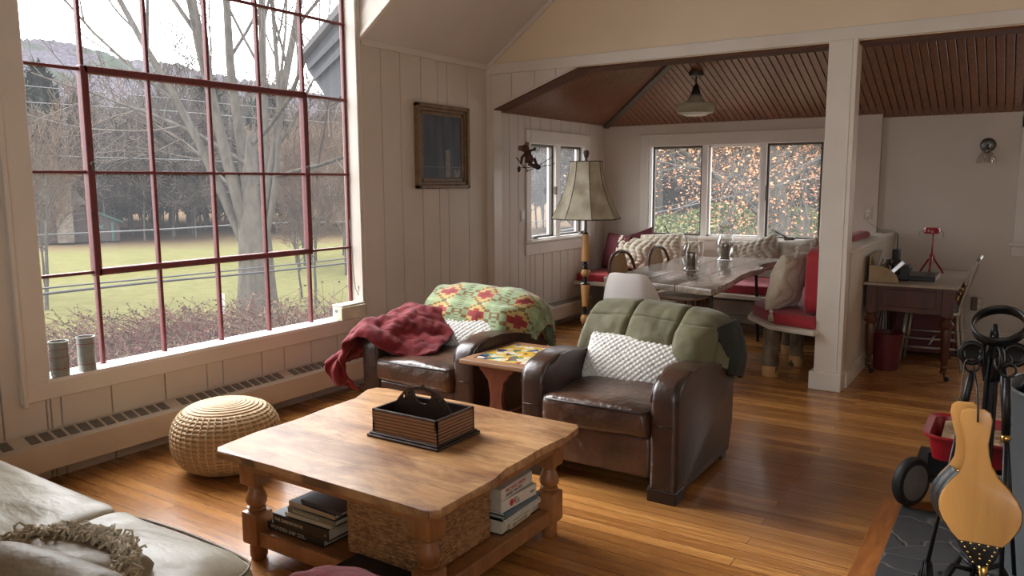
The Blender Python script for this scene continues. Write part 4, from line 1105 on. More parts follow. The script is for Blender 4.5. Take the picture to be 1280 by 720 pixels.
for (x0, y0, x1, y1) in [(-1.80, 5.30, -1.77, 5.18), (-2.40, 5.45, -2.44, 5.36), (-2.0, 7.08, -1.97, 7.12), (-2.5, 7.0, -2.53, 7.05)]:
    b = B(); b.tube([(x0, y0, .71), (x1, y1, 0)], .014, 8); b.box(x0-.05, x0+.05, y0-.03, y0+.03, .698, .706); obj('leg', b, STEEL, t)
b = B(); b.box(-2.45, -1.75, 5.42, 5.48, .68, .705); b.box(-2.55, -1.95, 7.0, 7.06, .68, .705); obj('cross_bar', b, STEEL, t)

# glass hurricane vases ---------------------------------------------------------
def glass2(name):
    m = bpy.data.materials.new(name); m.use_nodes = True; n = m.node_tree; n.nodes.clear()
    out = n.nodes.new('ShaderNodeOutputMaterial'); tr = n.nodes.new('ShaderNodeBsdfTransparent'); tr.inputs[0].default_value = (.93, .93, .92, 1)
    gl = n.nodes.new('ShaderNodeBsdfGlossy'); gl.inputs['Roughness'].default_value = .03
    fr = thinfresnel(n, .18, 2.)
    mx = n.nodes.new('ShaderNodeMixShader'); n.links.new(fr.outputs[0], mx.inputs[0]); n.links.new(tr.outputs[0], mx.inputs[1]); n.links.new(gl.outputs[0], mx.inputs[2])
    n.links.new(mx.outputs[0], out.inputs[0]); return m
VASE = glass2('clear_blown_glass')
CANDLE = mat('grey_brown_candle', (122, 108, 92), .7, (84, 72, 60), ns=18, bmp=.3)
def hurricane(x, y, s, label, ch):
    t = thing('hurricane_vase', label, 'vase', (x, y, .75))
    pr = [(.0, .001), (.075, .001), (.078, .006), (.055, .025), (.05, .04), (.07, .075), (.086, .12), (.084, .16), (.064, .21), (.052, .245), (.052, .27), (.064, .3), (.082, .32), (.084, .324)]
    b = B(); b.lathe([(r*s, z*s) for r, z in pr], (x, y, .75), 36); b.bm.faces.ensure_lookup_table()
    bmesh.ops.delete(b.bm, geom=[f for f in b.bm.faces if len(f.verts) > 8 and f.calc_center_median().z > .8], context='FACES')
    obj('glass', b, VASE, t, True)
    b = B(); b.lathe([(0, .008), (.036*s, .008), (.036*s, ch), (.03*s, ch+.004), (0, ch-.002)], (x, y, .75), 24); obj('candle', b, CANDLE, t, 'auto')
hurricane(-2.21, 6.0, .92, 'clear glass hurricane vase with a dark candle, nearer to the white chair', .145)
hurricane(-2.245, 6.95, .98, 'clear glass hurricane vase with a candle, further back by the middle window', .15)

# white shell chair --------------------------------------------------------------
SHELL = mat('white_moulded_shell', (222, 216, 212), .35, (214, 208, 204), ns=3)
t = thing('shell_chair', 'white moulded shell chair at the near end of the dining table', 'chair', (-2.22, 5.0, 0))
C = [[(-.14, -.17, .83), (-.09, -.20, .845), (0, -.21, .845), (.09, -.20, .845), (.14, -.17, .83)],
     [(-.185, -.13, .74), (-.11, -.19, .75), (0, -.205, .75), (.11, -.19, .75), (.185, -.13, .74)],
     [(-.225, -.08, .62), (-.12, -.16, .61), (0, -.18, .60), (.12, -.16, .61), (.225, -.08, .62)],
     [(-.25, .02, .55), (-.13, -.10, .50), (0, -.13, .485), (.13, -.10, .50), (.25, .02, .55)],
     [(-.235, .14, .50), (-.12, .05, .445), (0, .03, .43), (.12, .05, .445), (.235, .14, .50)],
     [(-.215, .24, .455), (-.11, .20, .445), (0, .19, .44), (.11, .20, .445), (.215, .24, .455)],
     [(-.17, .28, .43), (-.09, .27, .425), (0, .27, .42), (.09, .27, .425), (.17, .28, .43)]]
P = lattice(C, 50, 40)+np.array([-2.22, 5.0, 0]); b = B(); b.grid(P); obj('seat_shell', b, SHELL, t, True, solid=.006)
for sx_ in (-1, 1):
    for sy in (-1, 1):
        b = B(); b.tube([(-2.22+sx_*.10, 5.07+sy*.08, .42), (-2.22+sx_*.2, 5.07+sy*.2, 0)], [.014, .009], 8); obj('leg', b, OAKR, t)
b = B(); 
for (q, r) in [((-1, -1), (1, 1)), ((-1, 1), (1, -1))]: b.tube([(-2.22+q[0]*.13, 5.07+q[1]*.12, .30), (-2.22+r[0]*.13, 5.07+r[1]*.12, .30)], .005, 6)
obj('brace', b, STEEL, t)

# rattan bistro chairs -------------------------------------------------------------
CANE = mat('dark_brown_rattan', (104, 66, 42), .45, (74, 44, 28), ns=30)
WOVE = mat('honey_woven_panel', (186, 148, 92), .6, (150, 112, 62), ns=60, bmp=.4, bs=120)
SEATC = mat('cream_woven_seat', (186, 176, 156), .65, (160, 148, 128), ns=50, bmp=.3, bs=120)
def bistro(loc, rz, label):
    t = thing('bistro_chair', label, 'chair', loc, rz)   # faces local +x
    w = .20
    arch = [(-.20, -w, 0), (-.20, -w, .46), (-.225, -w*1.02, .62), (-.245, -w*.93, .75), (-.255, -w*.6, .845), (-.26, 0, .875), (-.255, w*.6, .845), (-.245, w*.93, .75), (-.225, w*1.02, .62), (-.20, w, .46), (-.20, w, 0)]
    b = B(); b.tube([tuple(p) for p in cr(np.array(arch), np.linspace(0, 10, 60))], .014, 8); 
    b.tube([(-.20, -w, .5), (-.205, w, .5)], .012, 8); obj('back_frame', b, CANE, t, True, world=False)
    C = [[(-.215, -w*.95, .5), (-.225, 0, .5), (-.215, w*.35, .5)], [(-.235, -w*.98, .65), (-.245, 0, .65), (-.235, w*.42, .65)], [(-.25, -w*.88, .76), (-.257, 0, .78), (-.25, w*.38, .79)], [(-.258, -w*.6, .83), (-.262, 0, .86), (-.258, w*.25, .86)]]
    b = B(); b.grid(lattice(C, 24, 20)); obj('back_panel', b, WOVE, t, True, world=False, solid=.008)
    b = B(); b.sq((.0, 0, .455), (.225, .215, .022), .5, .35, 48, 12); obj('seat', b, SEATC, t, True, world=False)
    for sy in (-1, 1):
        b = B(); b.tube([(.18, sy*.18, .45), (.2, sy*.19, 0)], .014, 8); obj('leg', b, CANE, t, True, world=False)
    b = B()
    for (p, q) in [((.19, -.185), (.19, .185)), ((-.2, -w), (.19, -.185)), ((-.2, w), (.19, .185))]:
        b.tube([(p[0], p[1], .2), (q[0], q[1], .2)], .009, 6)
        for k in range(2):
            a, c = (p, q) if k == 0 else (q, p)
            pts = [(a[0]+(c[0]-a[0])*s*.5, a[1]+(c[1]-a[1])*s*.5, .2+.24*math.sin(s*PI/2)) for s in np.linspace(0, 1, 9)]; b.tube(pts, .008, 6)
        for f in (.2, .35, .65, .8): b.tube([(p[0]+(q[0]-p[0])*f, p[1]+(q[1]-p[1])*f, .2), (p[0]+(q[0]-p[0])*f, p[1]+(q[1]-p[1])*f, .44)], .006, 5)
    obj('stretcher', b, CANE, t, True, world=False)
bistro((-2.58, 5.98, 0), R_(-8), 'rattan bistro chair at the dining table, nearest the floor lamp')
bistro((-2.50, 6.60, 0), R_(-5), 'rattan bistro chair at the dining table, half hidden behind the other rattan chair')

# ------------------------------------------------------------------ bench with cushions
BARK = mat('birch_bark', (132, 116, 92), .85, (84, 70, 54), ns=16, amt=1.4, bmp=.8, bs=30, scale=(1, 1, .5))
CUTW = mat('cut_wood', (196, 150, 92), .6)
BOARD = mat('bench_board_white', (206, 196, 180), .45, (192, 180, 164), ns=6)
REDC = mat('red_bench_canvas', (158, 32, 40), .75, (140, 26, 34), ns=8, sheen=.15, bmp=.2, bs=200, bd=.002)
REDD = mat('dark_red_canvas', (84, 14, 25), .8, (66, 11, 20), ns=8)
t = thing('bench', 'built-in white corner bench on log legs around the dining table', 'bench', (-2.4, 7.6, 0))
b = B()
b.prism([(-1.125, 5.70), (-1.17, 5.60), (-1.50, 5.70), (-1.76, 6.06), (-1.78, 6.2), (-1.78, 7.05), (-3.97, 7.27), (-3.97, 7.99), (-1.125, 7.99)], 'z', .385, .42, .008, 2)
obj('bench_seat', b, BOARD, t, 'auto')
for (x, y, r, h) in [(-1.53, 5.90, .058, .385), (-1.60, 6.75, .062, .385), (-1.45, 6.35, .05, .385), (-3.55, 7.45, .062, .385), (-2.6, 7.4, .055, .385)]:
    b = B(); pr = [(r*1.0, .0), (r*1.02, .07)]+[(r*(1+.05*math.sin(k*1.7)), .08+k*.03) for k in range(int((h-.08)/.03))]+[(r*.97, h)]; b.lathe(pr, (x, y, 0), 18)
    for v in b.bm.verts: v.co += Vector((noise.noise(v.co*14), noise.noise(v.co*14+Vector((5, 0, 0))), 0))*.006
    lg = obj('leg', b, BARK, t, True)
    b = B(); b.lathe([(r*1.035, .001), (r*1.04, .075), (r*1.0, .08)], (x, y, 0), 18); o = obj('cut_end', b, CUTW, lg, 'auto')
def cush(name, c, a, label, m=REDC, e1=.35, e2=.2, M=None, pipe=True, wr=.004):
    b = B(); b.sq((0, 0, 0), a, e1, e2, 64, 24, wr, seed=c[0]); 
    MM = Matrix.Translation(c) @ (M or Matrix.Identity(4)); b.xf(MM)
    o = obj(name, b, m, None, True); return tag(o, label, 'cushion')
# right seat cushion with clipped corner
b = B(); b.prism([(-1.15, 5.74), (-1.175, 5.65), (-1.475, 5.74), (-1.73, 6.08), (-1.75, 6.2), (-1.75, 7.12), (-1.15, 7.12)], 'z', .42, .505, .02, 3)
tag(obj('seat_cushion', b, REDC, None, 'auto'), 'red bench seat cushion with clipped corner behind the white post', 'cushion')
b = B(); b.prism([(-3.95, 7.30), (-2.95, 7.20), (-2.95, 7.95), (-3.95, 7.95)], 'z', .42, .505, .02, 3); tag(obj('seat_cushion', b, REDC, None, 'auto'), 'red bench seat cushion in the corner by the side window', 'cushion')
b = B(); b.prism([(-2.94, 7.20), (-1.16, 7.13), (-1.16, 7.95), (-2.94, 7.95)], 'z', .42, .505, .02, 3); tag(obj('seat_cushion', b, REDC, None, 'auto'), 'long red bench seat cushion below the triple window', 'cushion')
cush('back_cushion', (-1.215, 6.08, .745), (.055, .385, .24), 'upright red back cushion right beside the white post')
cush('back_cushion', (-1.165, 6.98, .80), (.05, .45, .235), 'red back cushion poking above the half wall ledge', M=Matrix.Rotation(R_(4), 4, 'Y'))
# throw pillows on the bench
CK = mat('cream_cable_knit', (206, 196, 176), .9, (182, 170, 148), ns=20, sheen=.3, bmp=.5, bs=70, bd=.008)
CK2 = mat('grey_cream_knit', (172, 162, 146), .9, (142, 130, 112), ns=18, sheen=.3, bmp=.5, bs=70, bd=.008)
def cable(x, y, a, e):
    return .014*abs(math.sin(x*42+1.1*math.sin(y*30)))**.7+.004*math.sin(y*160)*abs(math.sin(x*42))
def tassels(o, pts, m=CK):
    for p in pts:
        b = B(); p = Vector(p); b.ball(p, .016, 8)
        for k in range(9):
            a = 2*PI*k/9; b.tube([p, p+Vector((.012*math.cos(a), .012*math.sin(a), -.03)), p+Vector((.017*math.cos(a), .017*math.sin(a), -.07))], .004, 4)
        obj('tassel', b, m, o, True)
b = pillow((-3.66, 7.66, .71), (1, -.55, -.03), (.06, .22, .95), .46, .42, .13, 30, .1, 2); tag(obj('throw_pillow', b, REDD, None, True), 'dark red throw pillow in the bench corner, the left one of two', 'pillow')
b = pillow((-3.46, 7.84, .74), (1, .1, .35), (-.3, .1, .95), .40, .40, .12, 30, .1, 6); tag(obj('throw_pillow', b, REDD, None, True), 'dark red throw pillow showing only its tip behind the cream knit pillows', 'pillow')
b = pillow((-3.44, 7.60, .71), (1, -.1, -.12), (.12, .3, .95), .44, .36, .14, 60, .08, 3, .005, cable); tag(obj('throw_pillow', b, CK, None, True), 'cream knit pillow with ruffled edge next to the dark red pillow', 'pillow')
b = pillow((-3.16, 7.66, .735), (1, .0, .06), (-.0, .3, .95), .50, .40, .15, 70, .08, 8, .005, cable); tag(obj('throw_pillow', b, CK, None, True), 'cream cable-knit pillow leaning left of the near glass vase', 'pillow')
b = pillow((-2.88, 7.76, .70), (.9, -.3, .1), (-.0, .3, .95), .34, .32, .12, 40, .08, 18, .005, cable); tag(obj('throw_pillow', b, CK, None, True), 'cream striped knit pillow just behind the near glass vase', 'pillow')
b = pillow((-2.34, 7.76, .72), (1, .05, .04), (0, .35, .93), .40, .34, .13, 40, .08, 9, .005, cable); tag(obj('throw_pillow', b, CK2, None, True), 'grey-cream knit pillow directly behind the far glass vase', 'pillow')
b = pillow((-2.14, 7.68, .74), (.95, -.05, .30), (-.3, .3, .9), .44, .36, .14, 60, .1, 11, .005, cable); o = obj('throw_pillow', b, CK2, None, True); tag(o, 'taupe cable-knit pillow tilted below the latch of the right-hand sash', 'pillow')
b = pillow((-1.80, 7.66, .70), (.95, -.1, .12), (-.12, .3, .9), .48, .46, .14, 50, .1, 14, .008); o = obj('throw_pillow', b, CK2, None, True); tag(o, 'pale tufted pillow with small tassels below the right end of the triple window', 'pillow'); tassels(o, [(-1.6, 7.6, .93), (-1.98, 7.55, .60)], CK2)
def zig(x, y, a, e): return .012*abs(math.sin(x*30+1.6*math.sin(y*22)))**.8
b = pillow((-1.445, 6.02, .715), (.28, .96, .0), (.30, -.06, .93), .44, .47, .17, 80, .1, 21, .01, zig); o = obj('throw_pillow', b, CK, None, True); tag(o, 'large cream zigzag-textured pillow with tassels leaning on the red back cushion', 'pillow'); tassels(o, [(-1.50, 5.74, .515), (-1.36, 5.86, .97), (-1.33, 6.18, .98)])

# ------------------------------------------------------------------ desk nook
DESKW = wood('dark_mahogany', (88, 44, 28), (56, 27, 18), .38, (5, 5, 1.5), 3, .2)
DTOP = mat('worn_scrubbed_desk_top', (168, 156, 140), .4, (142, 128, 110), ns=6, amt=1.3)
t = thing('desk', 'old dark wooden desk with turned legs, casters and a pale worn top', 'desk', (-.69, 6.9, 0))
x0, x1, y0, y1, DZ = -.97, -.375, 6.345, 7.55, .70
b = B(); b.box(x0-.015, x1+.02, y0-.01, y1, DZ-.02, DZ, .004, 2); obj('desk_top', b, DTOP, t)
b = B(); b.box(x0+.05, x1-.05, y0+.025, y0+.045, .49, DZ-.02); b.box(x0+.05, x1-.05, y1-.045, y1-.02, .49, DZ-.02); b.box(x0+.02, x0+.04, y0+.05, y1-.05, .49, DZ-.02)
b.box(x0+.12, x1-.12, y0+.018, y0+.03, .525, .655, .004); b.box(x1-.045, x1-.03, y0+.05, y1-.05, .49, .52); obj('apron', b, DESKW, t)
for k in range(2):
    b = B(); ya = y0+.09+k*.55; b.box(x1-.045, x1-.02, ya, ya+.5, .525, .665, .003); d = obj('drawer', b, DESKW, t)
    b = B(); 
    for yy in (ya+.1, ya+.4): b.lathe([(.0, 0), (.008, 0), (.007, .012), (.016, .02), (.014, .03), (0, .034)], (x1-.02, yy, .595), 12, M=Matrix.Rotation(PI/2, 4, 'Y'))
    obj('knob', b, BRASS, d, True)
LP = [(.022, .055), (.028, .065), (.02, .08), (.026, .1), (.018, .115), (.026, .15), (.032, .3), (.036, .36), (.028, .385), (.046, .40), (.05, .42), (.034, .445), (.03, .455), (.042, .47), (.042, .48)]
for (x, y) in [(x0+.045, y0+.05), (x1-.045, y0+.05), (x0+.045, y1-.06), (x1-.045, y1-.06)]:
    b = B(); b.lathe(LP, (x, y, 0), 20); b.box(x-.038, x+.038, y-.038, y+.038, .475, DZ-.02, .004); lg = obj('leg', b, DESKW, t, 'auto')
    b = B(); b.tube([(x, y, .06), (x+.01, y-.005, .035), (x+.022, y-.01, .02)], .006, 6); b.lathe([(0, -.008), (.018, -.008), (.02, 0), (.018, .008), (0, .008)], (x+.022, y-.01, .0201), 14, M=Matrix.Rotation(PI/2, 4, 'X')); obj('caster', b, BLACK, lg, 'auto')

# organiser with quarter-round sides
ORG = mat('pale_ply', (176, 156, 120), .55, (150, 128, 94), ns=6)
t = thing('desk_organiser', 'pale wooden letter organiser with quarter-round sides at the wall end of the desk', 'organiser', (-.9, 6.55, DZ))
q = [(0, 0), (.205, 0)]+[(.035+.17*math.cos(a), .0+.125*math.sin(a)) for a in np.linspace(.12, PI/2, 12)]+[(0, .128)]
for yy in (6.375, 6.93):
    b = B(); b.prism([(-.955+u, DZ+.001+v) for u, v in q], 'y', yy, yy+.012, .002, 1); obj('side_panel', b, ORG, t, 'auto')
b = B(); b.box(-.955, -.945, 6.387, 6.93, DZ+.001, DZ+.20, .002); b.box(-.945, -.80, 6.387, 6.93, DZ+.001, DZ+.01); b.box(-.86, -.853, 6.387, 6.93, DZ+.01, DZ+.09); b.box(-.80, -.79, 6.387, 6.93, DZ+.001, DZ+.05); obj('rack', b, ORG, t)
b = B()
for k, (x, y, rx_, h) in enumerate([(-.90, 6.46, .3, .17), (-.905, 6.50, .1, .20), (-.89, 6.56, -.15, .16)]): b.box(x-.0015, x+.0015, y-.06, y+.06, DZ+.015, DZ+.015+h, 0, rx=rx_, ry=.22)
tag(obj('envelopes', b, mat('paper', (206, 202, 196), .7), None), 'white envelopes standing in the desk organiser', 'papers')
b = B(); 
for (x, y) in [(-.835, 6.44), (-.83, 6.52)]: b.tube([(x+.0*math.cos(a), y+.036*math.cos(a), DZ+.145+.026*math.sin(a)) for a in np.linspace(0, 2*PI, 20)[:-1]], .004, 6, closed=True)
b.tube([(-.835, 6.40, DZ+.15), (-.88, 6.40, DZ+.12)], .004, 6); b.tube([(-.83, 6.56, DZ+.15), (-.87, 6.57, DZ+.1), (-.88, 6.55, DZ+.02)], .004, 6); b.tube([(-.835, 6.44, DZ+.13), (-.83, 6.50, DZ+.02)], .006, 5)
tag(obj('eyeglasses', b, BLACKP, None, True), 'black-rimmed eyeglasses tucked in the desk organiser', 'eyeglasses')
b = B(); b.box(-.80, -.70, 6.56, 6.74, DZ+.001, DZ+.11, .01, 2); b.box(-.82, -.76, 6.5, 6.60, DZ+.06, DZ+.15, .01, 2, rx=.3); t = thing('phone_base', 'black phone base and gadgets beside the desk organiser', 'phone', (-.76, 6.65, DZ)); obj('body', b, BLACKP, t)
b = B(); b.box(-.79, -.755, 6.45, 6.475, DZ+.05, DZ+.17, .006, 2, rx=-.2, ry=.75); obj('handset', b, mat('silver_handset', (196, 198, 200), .25, metal=.5), t)
t = thing('router', 'black upright router with a thin antenna against the half wall', 'router', (-.86, 7.1, DZ))
b = B(); b.box(-.885, -.835, 7.02, 7.16, DZ, DZ+.20, .01, 2); obj('body', b, BLACKP, t)
b = B(); b.cyl((-.855, 7.08, DZ+.2), (-.857, 7.09, DZ+.33), .005, .004, 8); obj('antenna', b, BLACKP, t)
b = B(); b.box(-.79, -.53, 6.62, 6.98, DZ, DZ+.035, .003); t = thing('portfolio', 'large flat black portfolio with white page edges on the desk', 'portfolio', (-.66, 6.8, DZ)); obj('cover', b, BLACKP, t)
b = B(); b.box(-.785, -.524, 6.63, 6.97, DZ+.006, DZ+.029); obj('pages', b, PAGE, t)
# small red tripod lamp
RED = mat('red_enamel', (150, 22, 26), .3, coat=.3)
t = thing('tripod_lamp', 'small red tripod desk lamp with a round flat head', 'lamp', (-.60, 7.25, DZ))
cx, cy = -.615, 7.22
b = B()
for k in range(3):
    a = 2*PI*k/3+.5; b.tube([(cx, cy, DZ+.16), (cx+.035*math.cos(a), cy+.035*math.sin(a), DZ+.10), (cx+.10*math.cos(a), cy+.10*math.sin(a), DZ+.002)], [.012, .009, .007], 8)
obj('tripod', b, RED, t, True)
b = B(); b.cyl((cx, cy, DZ+.1), (cx, cy, DZ+.33), .007); obj('stem', b, RED, t, True)
b = B(); b.lathe([(0, 0), (.05, 0), (.062, .006), (.064, .035), (.055, .05), (0, .052)], (cx-.01, cy-.0, DZ+.325), 24); obj('lamp_head', b, RED, t, 'auto')
b = B()
for s in (-1, 1): b.tube([(cx-.01+s*.064, cy-.02, DZ+.35), (cx-.01+s*.09, cy-.03, DZ+.34), (cx-.01+s*.085, cy-.03, DZ+.305)], .0025, 5)
obj('wire_clip', b, mat('clip_steel', (150, 150, 150), .3, metal=1.), t, True)
# metal chair, faces -x under the desk
ALU = mat('brushed_aluminium_chair', (176, 172, 164), .38, (150, 146, 138), ns=8, metal=.55)
t = thing('metal_chair', 'brushed aluminium chair pushed in at the desk', 'chair', (-.52, 6.9, 0))
for yy in (6.72, 7.10):
    b = B(); b.tube([(-.76, yy, 0), (-.735, yy, .25), (-.72, yy, .44)], [.015, .018, .02], 8, flat=.8); obj('leg', b, ALU, t, True)
    b = B(); P = cr(np.array([(-.325, yy+.05, 0), (-.355, yy+.04, .2), (-.375, yy+.03, .42), (-.345, yy+.03, .58), (-.295, yy+.03, .75), (-.265, yy+.03, .855)]), np.linspace(0, 5, 30)); b.tube([tuple(p) for p in P], .019, 8, flat=.7); obj('leg', b, ALU, t, True)
b = B(); b.box(-.745, -.36, 6.70, 7.13, .432, .468, .014, 3); obj('seat', b, ALU, t, 'auto')
b = B(); b.tube([(-.275, 6.75, .84), (-.262, 6.82, .865), (-.26, 6.94, .87), (-.262, 7.06, .865), (-.275, 7.13, .84)], .018, 8); 
for yy in (6.84, 6.94, 7.04): b.tube([(-.37, yy, .46), (-.26, yy, .86)], .009, 6)
b.tube([(-.325, 6.76, .62), (-.325, 7.12, .62)], .01, 6); obj('backrest', b, ALU, t, True)
b = B()
for z in (.17, .24): b.tube([(-.74, 6.72, z), (-.36, 6.76, z)], .009, 6); b.tube([(-.74, 7.10, z), (-.36, 7.13, z)], .009, 6)
b.tube([(-.55, 6.74, .2), (-.55, 7.12, .2)], .009, 6); obj('stretcher', b, ALU, t, True)
# bins
MAR = mat('maroon_metal', (96, 24, 30), .5, (80, 20, 26), ns=5)
b = B(); b.lathe([(0, .003), (.088, .003), (.112, .285), (.117, .29), (.112, .292), (.105, .28), (.083, .012), (0, .012)], (-.83, 6.60, 0), 28); tag(obj('waste_bin', b, MAR, None, 'auto'), 'round dark red waste bin between the desk legs', 'waste bin')
b = B(); b.box(-.86, -.42, 7.2, 7.44, .03, .45, .012, 2); t = thing('storage_box', 'dark red storage cabinet deep under the desk', 'cabinet', (-.64, 7.3, 0)); obj('body', b, MAR, t)
b = B(); b.box(-.42, -.414, 7.22, 7.42, .05, .43, .004); obj('door', b, MAR, t); b = B()
for x in (-.84, -.44):
    for y in (7.22, 7.42): b.cyl((x, y, 0), (x, y, .035), .012)
obj('feet', b, BLACKP, t)
b = B()
for k in range(4): 
    P = cr(np.array([(-.93+.01*k, 6.75+.1*k, .7), (-.90, 6.7+.1*k, .45), (-.93+.02*k, 6.78+.06*k, .25), (-.91, 6.74+.08*k, .1), (-.88+.02*k, 6.7+.1*k, .006)]), np.linspace(0, 4, 24)); b.tube([tuple(p) for p in P], .004, 5)
tag(obj('cables', b, BLACKP, None, True), 'tangle of black cables hanging down the wall under the desk', 'cable')
b = B(); b.box(-.95, 1.2, 7.36, 8.05, .0, .012, .003); tag(obj('floor_mat', b, mat('black_mat', (18, 20, 22), .8), None), 'dark flat mat on the floor along the wall right of the desk', 'mat')

# ------------------------------------------------------------------ wall things
NICK = mat('grey_nickel', (120, 118, 114), .35, metal=.8)
t = thing('wall_sconce', 'nickel wall sconce with a clear ribbed glass shade', 'wall lamp', (-.30, YF2, 1.73))
Mx = Matrix.Rotation(PI/2, 4, 'X')
b = B(); b.lathe([(0, 0), (.062, 0), (.062, .01), (.05, .022), (.03, .028), (0, .03)], (-.31, YF2, 1.76), 28, M=Mx); b.tube([(-.31, YF2-.03, 1.76), (-.31, YF2-.09, 1.755), (-.31, YF2-.10, 1.72)], .010, 8); b.lathe([(.012, 1.69), (.026, 1.695), (.028, 1.715), (.014, 1.73)], (-.31, YF2-.10, 0), 16); obj('mount', b, NICK, t, 'auto')
b = B(); pr = [(.03, 1.705), (.045, 1.69), (.062, 1.655), (.072, 1.62), (.074, 1.60)]
rr = np.array([[(-.31+(r*(1+.05*math.cos(12*2*PI*k/72)))*math.cos(2*PI*k/72), YF2-.10+(r*(1+.05*math.cos(12*2*PI*k/72)))*math.sin(2*PI*k/72), z) for k in range(72)] for r, z in pr]); b.grid(rr, cv=True)
obj('glass_shade', b, VASE, t, True)
b = B(); b.ball((-.31, YF2-.10, 1.655), (.022, .022, .03), 14); obj('bulb', b, mat('frosted_bulb', (210, 206, 196), .3), t, True)

# pendant
t = thing('pendant_light', 'schoolhouse pendant light with ribbed glass shade under the wooden ceiling', 'pendant light', (-2.55, 6.95, 2.43))
cx, cy = -2.553, 6.94
b = B(); b.lathe([(.0, 2.445), (.03, 2.44), (.062, 2.44), (.066, 2.415), (.062, 2.395), (.03, 2.388), (0, 2.388)], (cx, cy, 0), 28); obj('canopy', b, mat('bronze_canopy', (84, 76, 68), .4, metal=.6), t, 'auto')
b = B(); b.cyl((cx, cy, 2.30), (cx, cy, 2.40), .008); b.lathe([(.012, 2.32), (.022, 2.31), (.034, 2.275), (.042, 2.25), (.042, 2.235), (.05, 2.232), (.05, 2.225), (0, 2.225)], (cx, cy, 0), 24); obj('fitter', b, mat('bronze_canopy', (60, 50, 44), .4, metal=.6), t, 'auto')
def shade_mat():
    m, n, bb, out = nt('ribbed_cream_glass'); bb.inputs['Base Color'].default_value = lin((196, 190, 166)); bb.inputs['Roughness'].default_value = .3
    tl = N(n, 'ShaderNodeBsdfTranslucent'); tl.inputs[0].default_value = lin((226, 220, 196)); tr = N(n, 'ShaderNodeBsdfTransparent')
    mx = N(n, 'ShaderNodeMixShader'); mx.inputs[0].default_value = .35; n.links.new(bb.outputs[0], mx.inputs[1]); n.links.new(tl.outputs[0], mx.inputs[2])
    m2 = N(n, 'ShaderNodeMixShader'); m2.inputs[0].default_value = .3; n.links.new(mx.outputs[0], m2.inputs[1]); n.links.new(tr.outputs[0], m2.inputs[2]); n.links.new(m2.outputs[0], out.inputs[0]); return m
b = B(); pr = [(.05, 2.228), (.06, 2.20), (.085, 2.165), (.09, 2.155), (.175, 2.15), (.178, 2.145), (.158, 2.07)]
rr = np.array([[(cx+r*(1+.008*math.cos(36*2*PI*k/144))*math.cos(2*PI*k/144), cy+r*(1+.008*math.cos(36*2*PI*k/144))*math.sin(2*PI*k/144), z) for k in range(144)] for r, z in pr]); b.grid(rr, cv=True)
obj('glass_shade', b, shade_mat(), t, True, solid=.004)
b = B(); b.lathe([(.12, 2.062), (.158, 2.068), (.158, 2.072), (.12, 2.068)], (cx, cy, 0), 48); b.lathe([(0, 2.04), (.09, 2.045), (.125, 2.06), (.12, 2.068), (0, 2.06)], (cx, cy, 0), 40); obj('bottom_lens', b, mat('milky_lens', (226, 224, 214), .25), t, True)

# painting
FR = wood('aged_gilt_frame', (132, 106, 76), (98, 76, 54), .5, (4, 4, 4), 4)
t = thing('painting', 'small framed dark painting of a pale candle before a blue-grey curtain', 'painting', (XL+.01, 5.05, 1.74))
y0, y1, z0, z1 = 4.715, 5.385, 1.41, 2.07
b = B()
for k, (ins, wd, dep) in enumerate([(0, .03, .045), (.03, .025, .03), (.055, .03, .02)]):
    a0, a1, c0, c1 = y0+ins, y1-ins, z0+ins, z1-ins
    b.box(XL, XL+dep, a0, a0+wd, c0, c1, .005, 2); b.box(XL, XL+dep, a1-wd, a1, c0, c1, .005, 2); b.box(XL, XL+dep, a0, a1, c0, c0+wd, .005, 2); b.box(XL, XL+dep, a0, a1, c1-wd, c1, .005, 2)
obj('frame', b, FR, t)
m, n, bb, out = nt('curtain_painting'); bb.inputs['Roughness'].default_value = .5
tx = N(n, 'ShaderNodeTexNoise', Scale=1., Detail=6); n.links.new(coords(n, (1, 14, 1.5)), tx.inputs['Vector']); c = mixc(n, ramp(n, tx.outputs[0], .3, .7), lin((36, 40, 50)), lin((84, 88, 100)))
n.links.new(c, bb.inputs['Base Color'])
b = B(); b.box(XL, XL+.012, y0+.08, y1-.08, z0+.08, z1-.08); cv = obj('canvas', b, m, t)
pw = mat('pale_paint', (150, 148, 142), .6, (110, 112, 112), ns=40)
b = B(); X = XL+.0125
b.prism([(5.085, z0+.09), (5.15, z0+.09), (5.15, z0+.30), (5.14, z0+.33), (5.13, z0+.31), (5.09, z0+.31)], 'x', X, X+.0012); b.prism([(5.2, z0+.09), (5.27, z0+.09), (5.285, z0+.14), (5.26, z0+.17), (5.24, z0+.13), (5.21, z0+.16)], 'x', X, X+.0012)
b.box(X, X+.001, 4.80, 5.3, z0+.17, z0+.174)
obj('painted_candle', b, pw, cv)

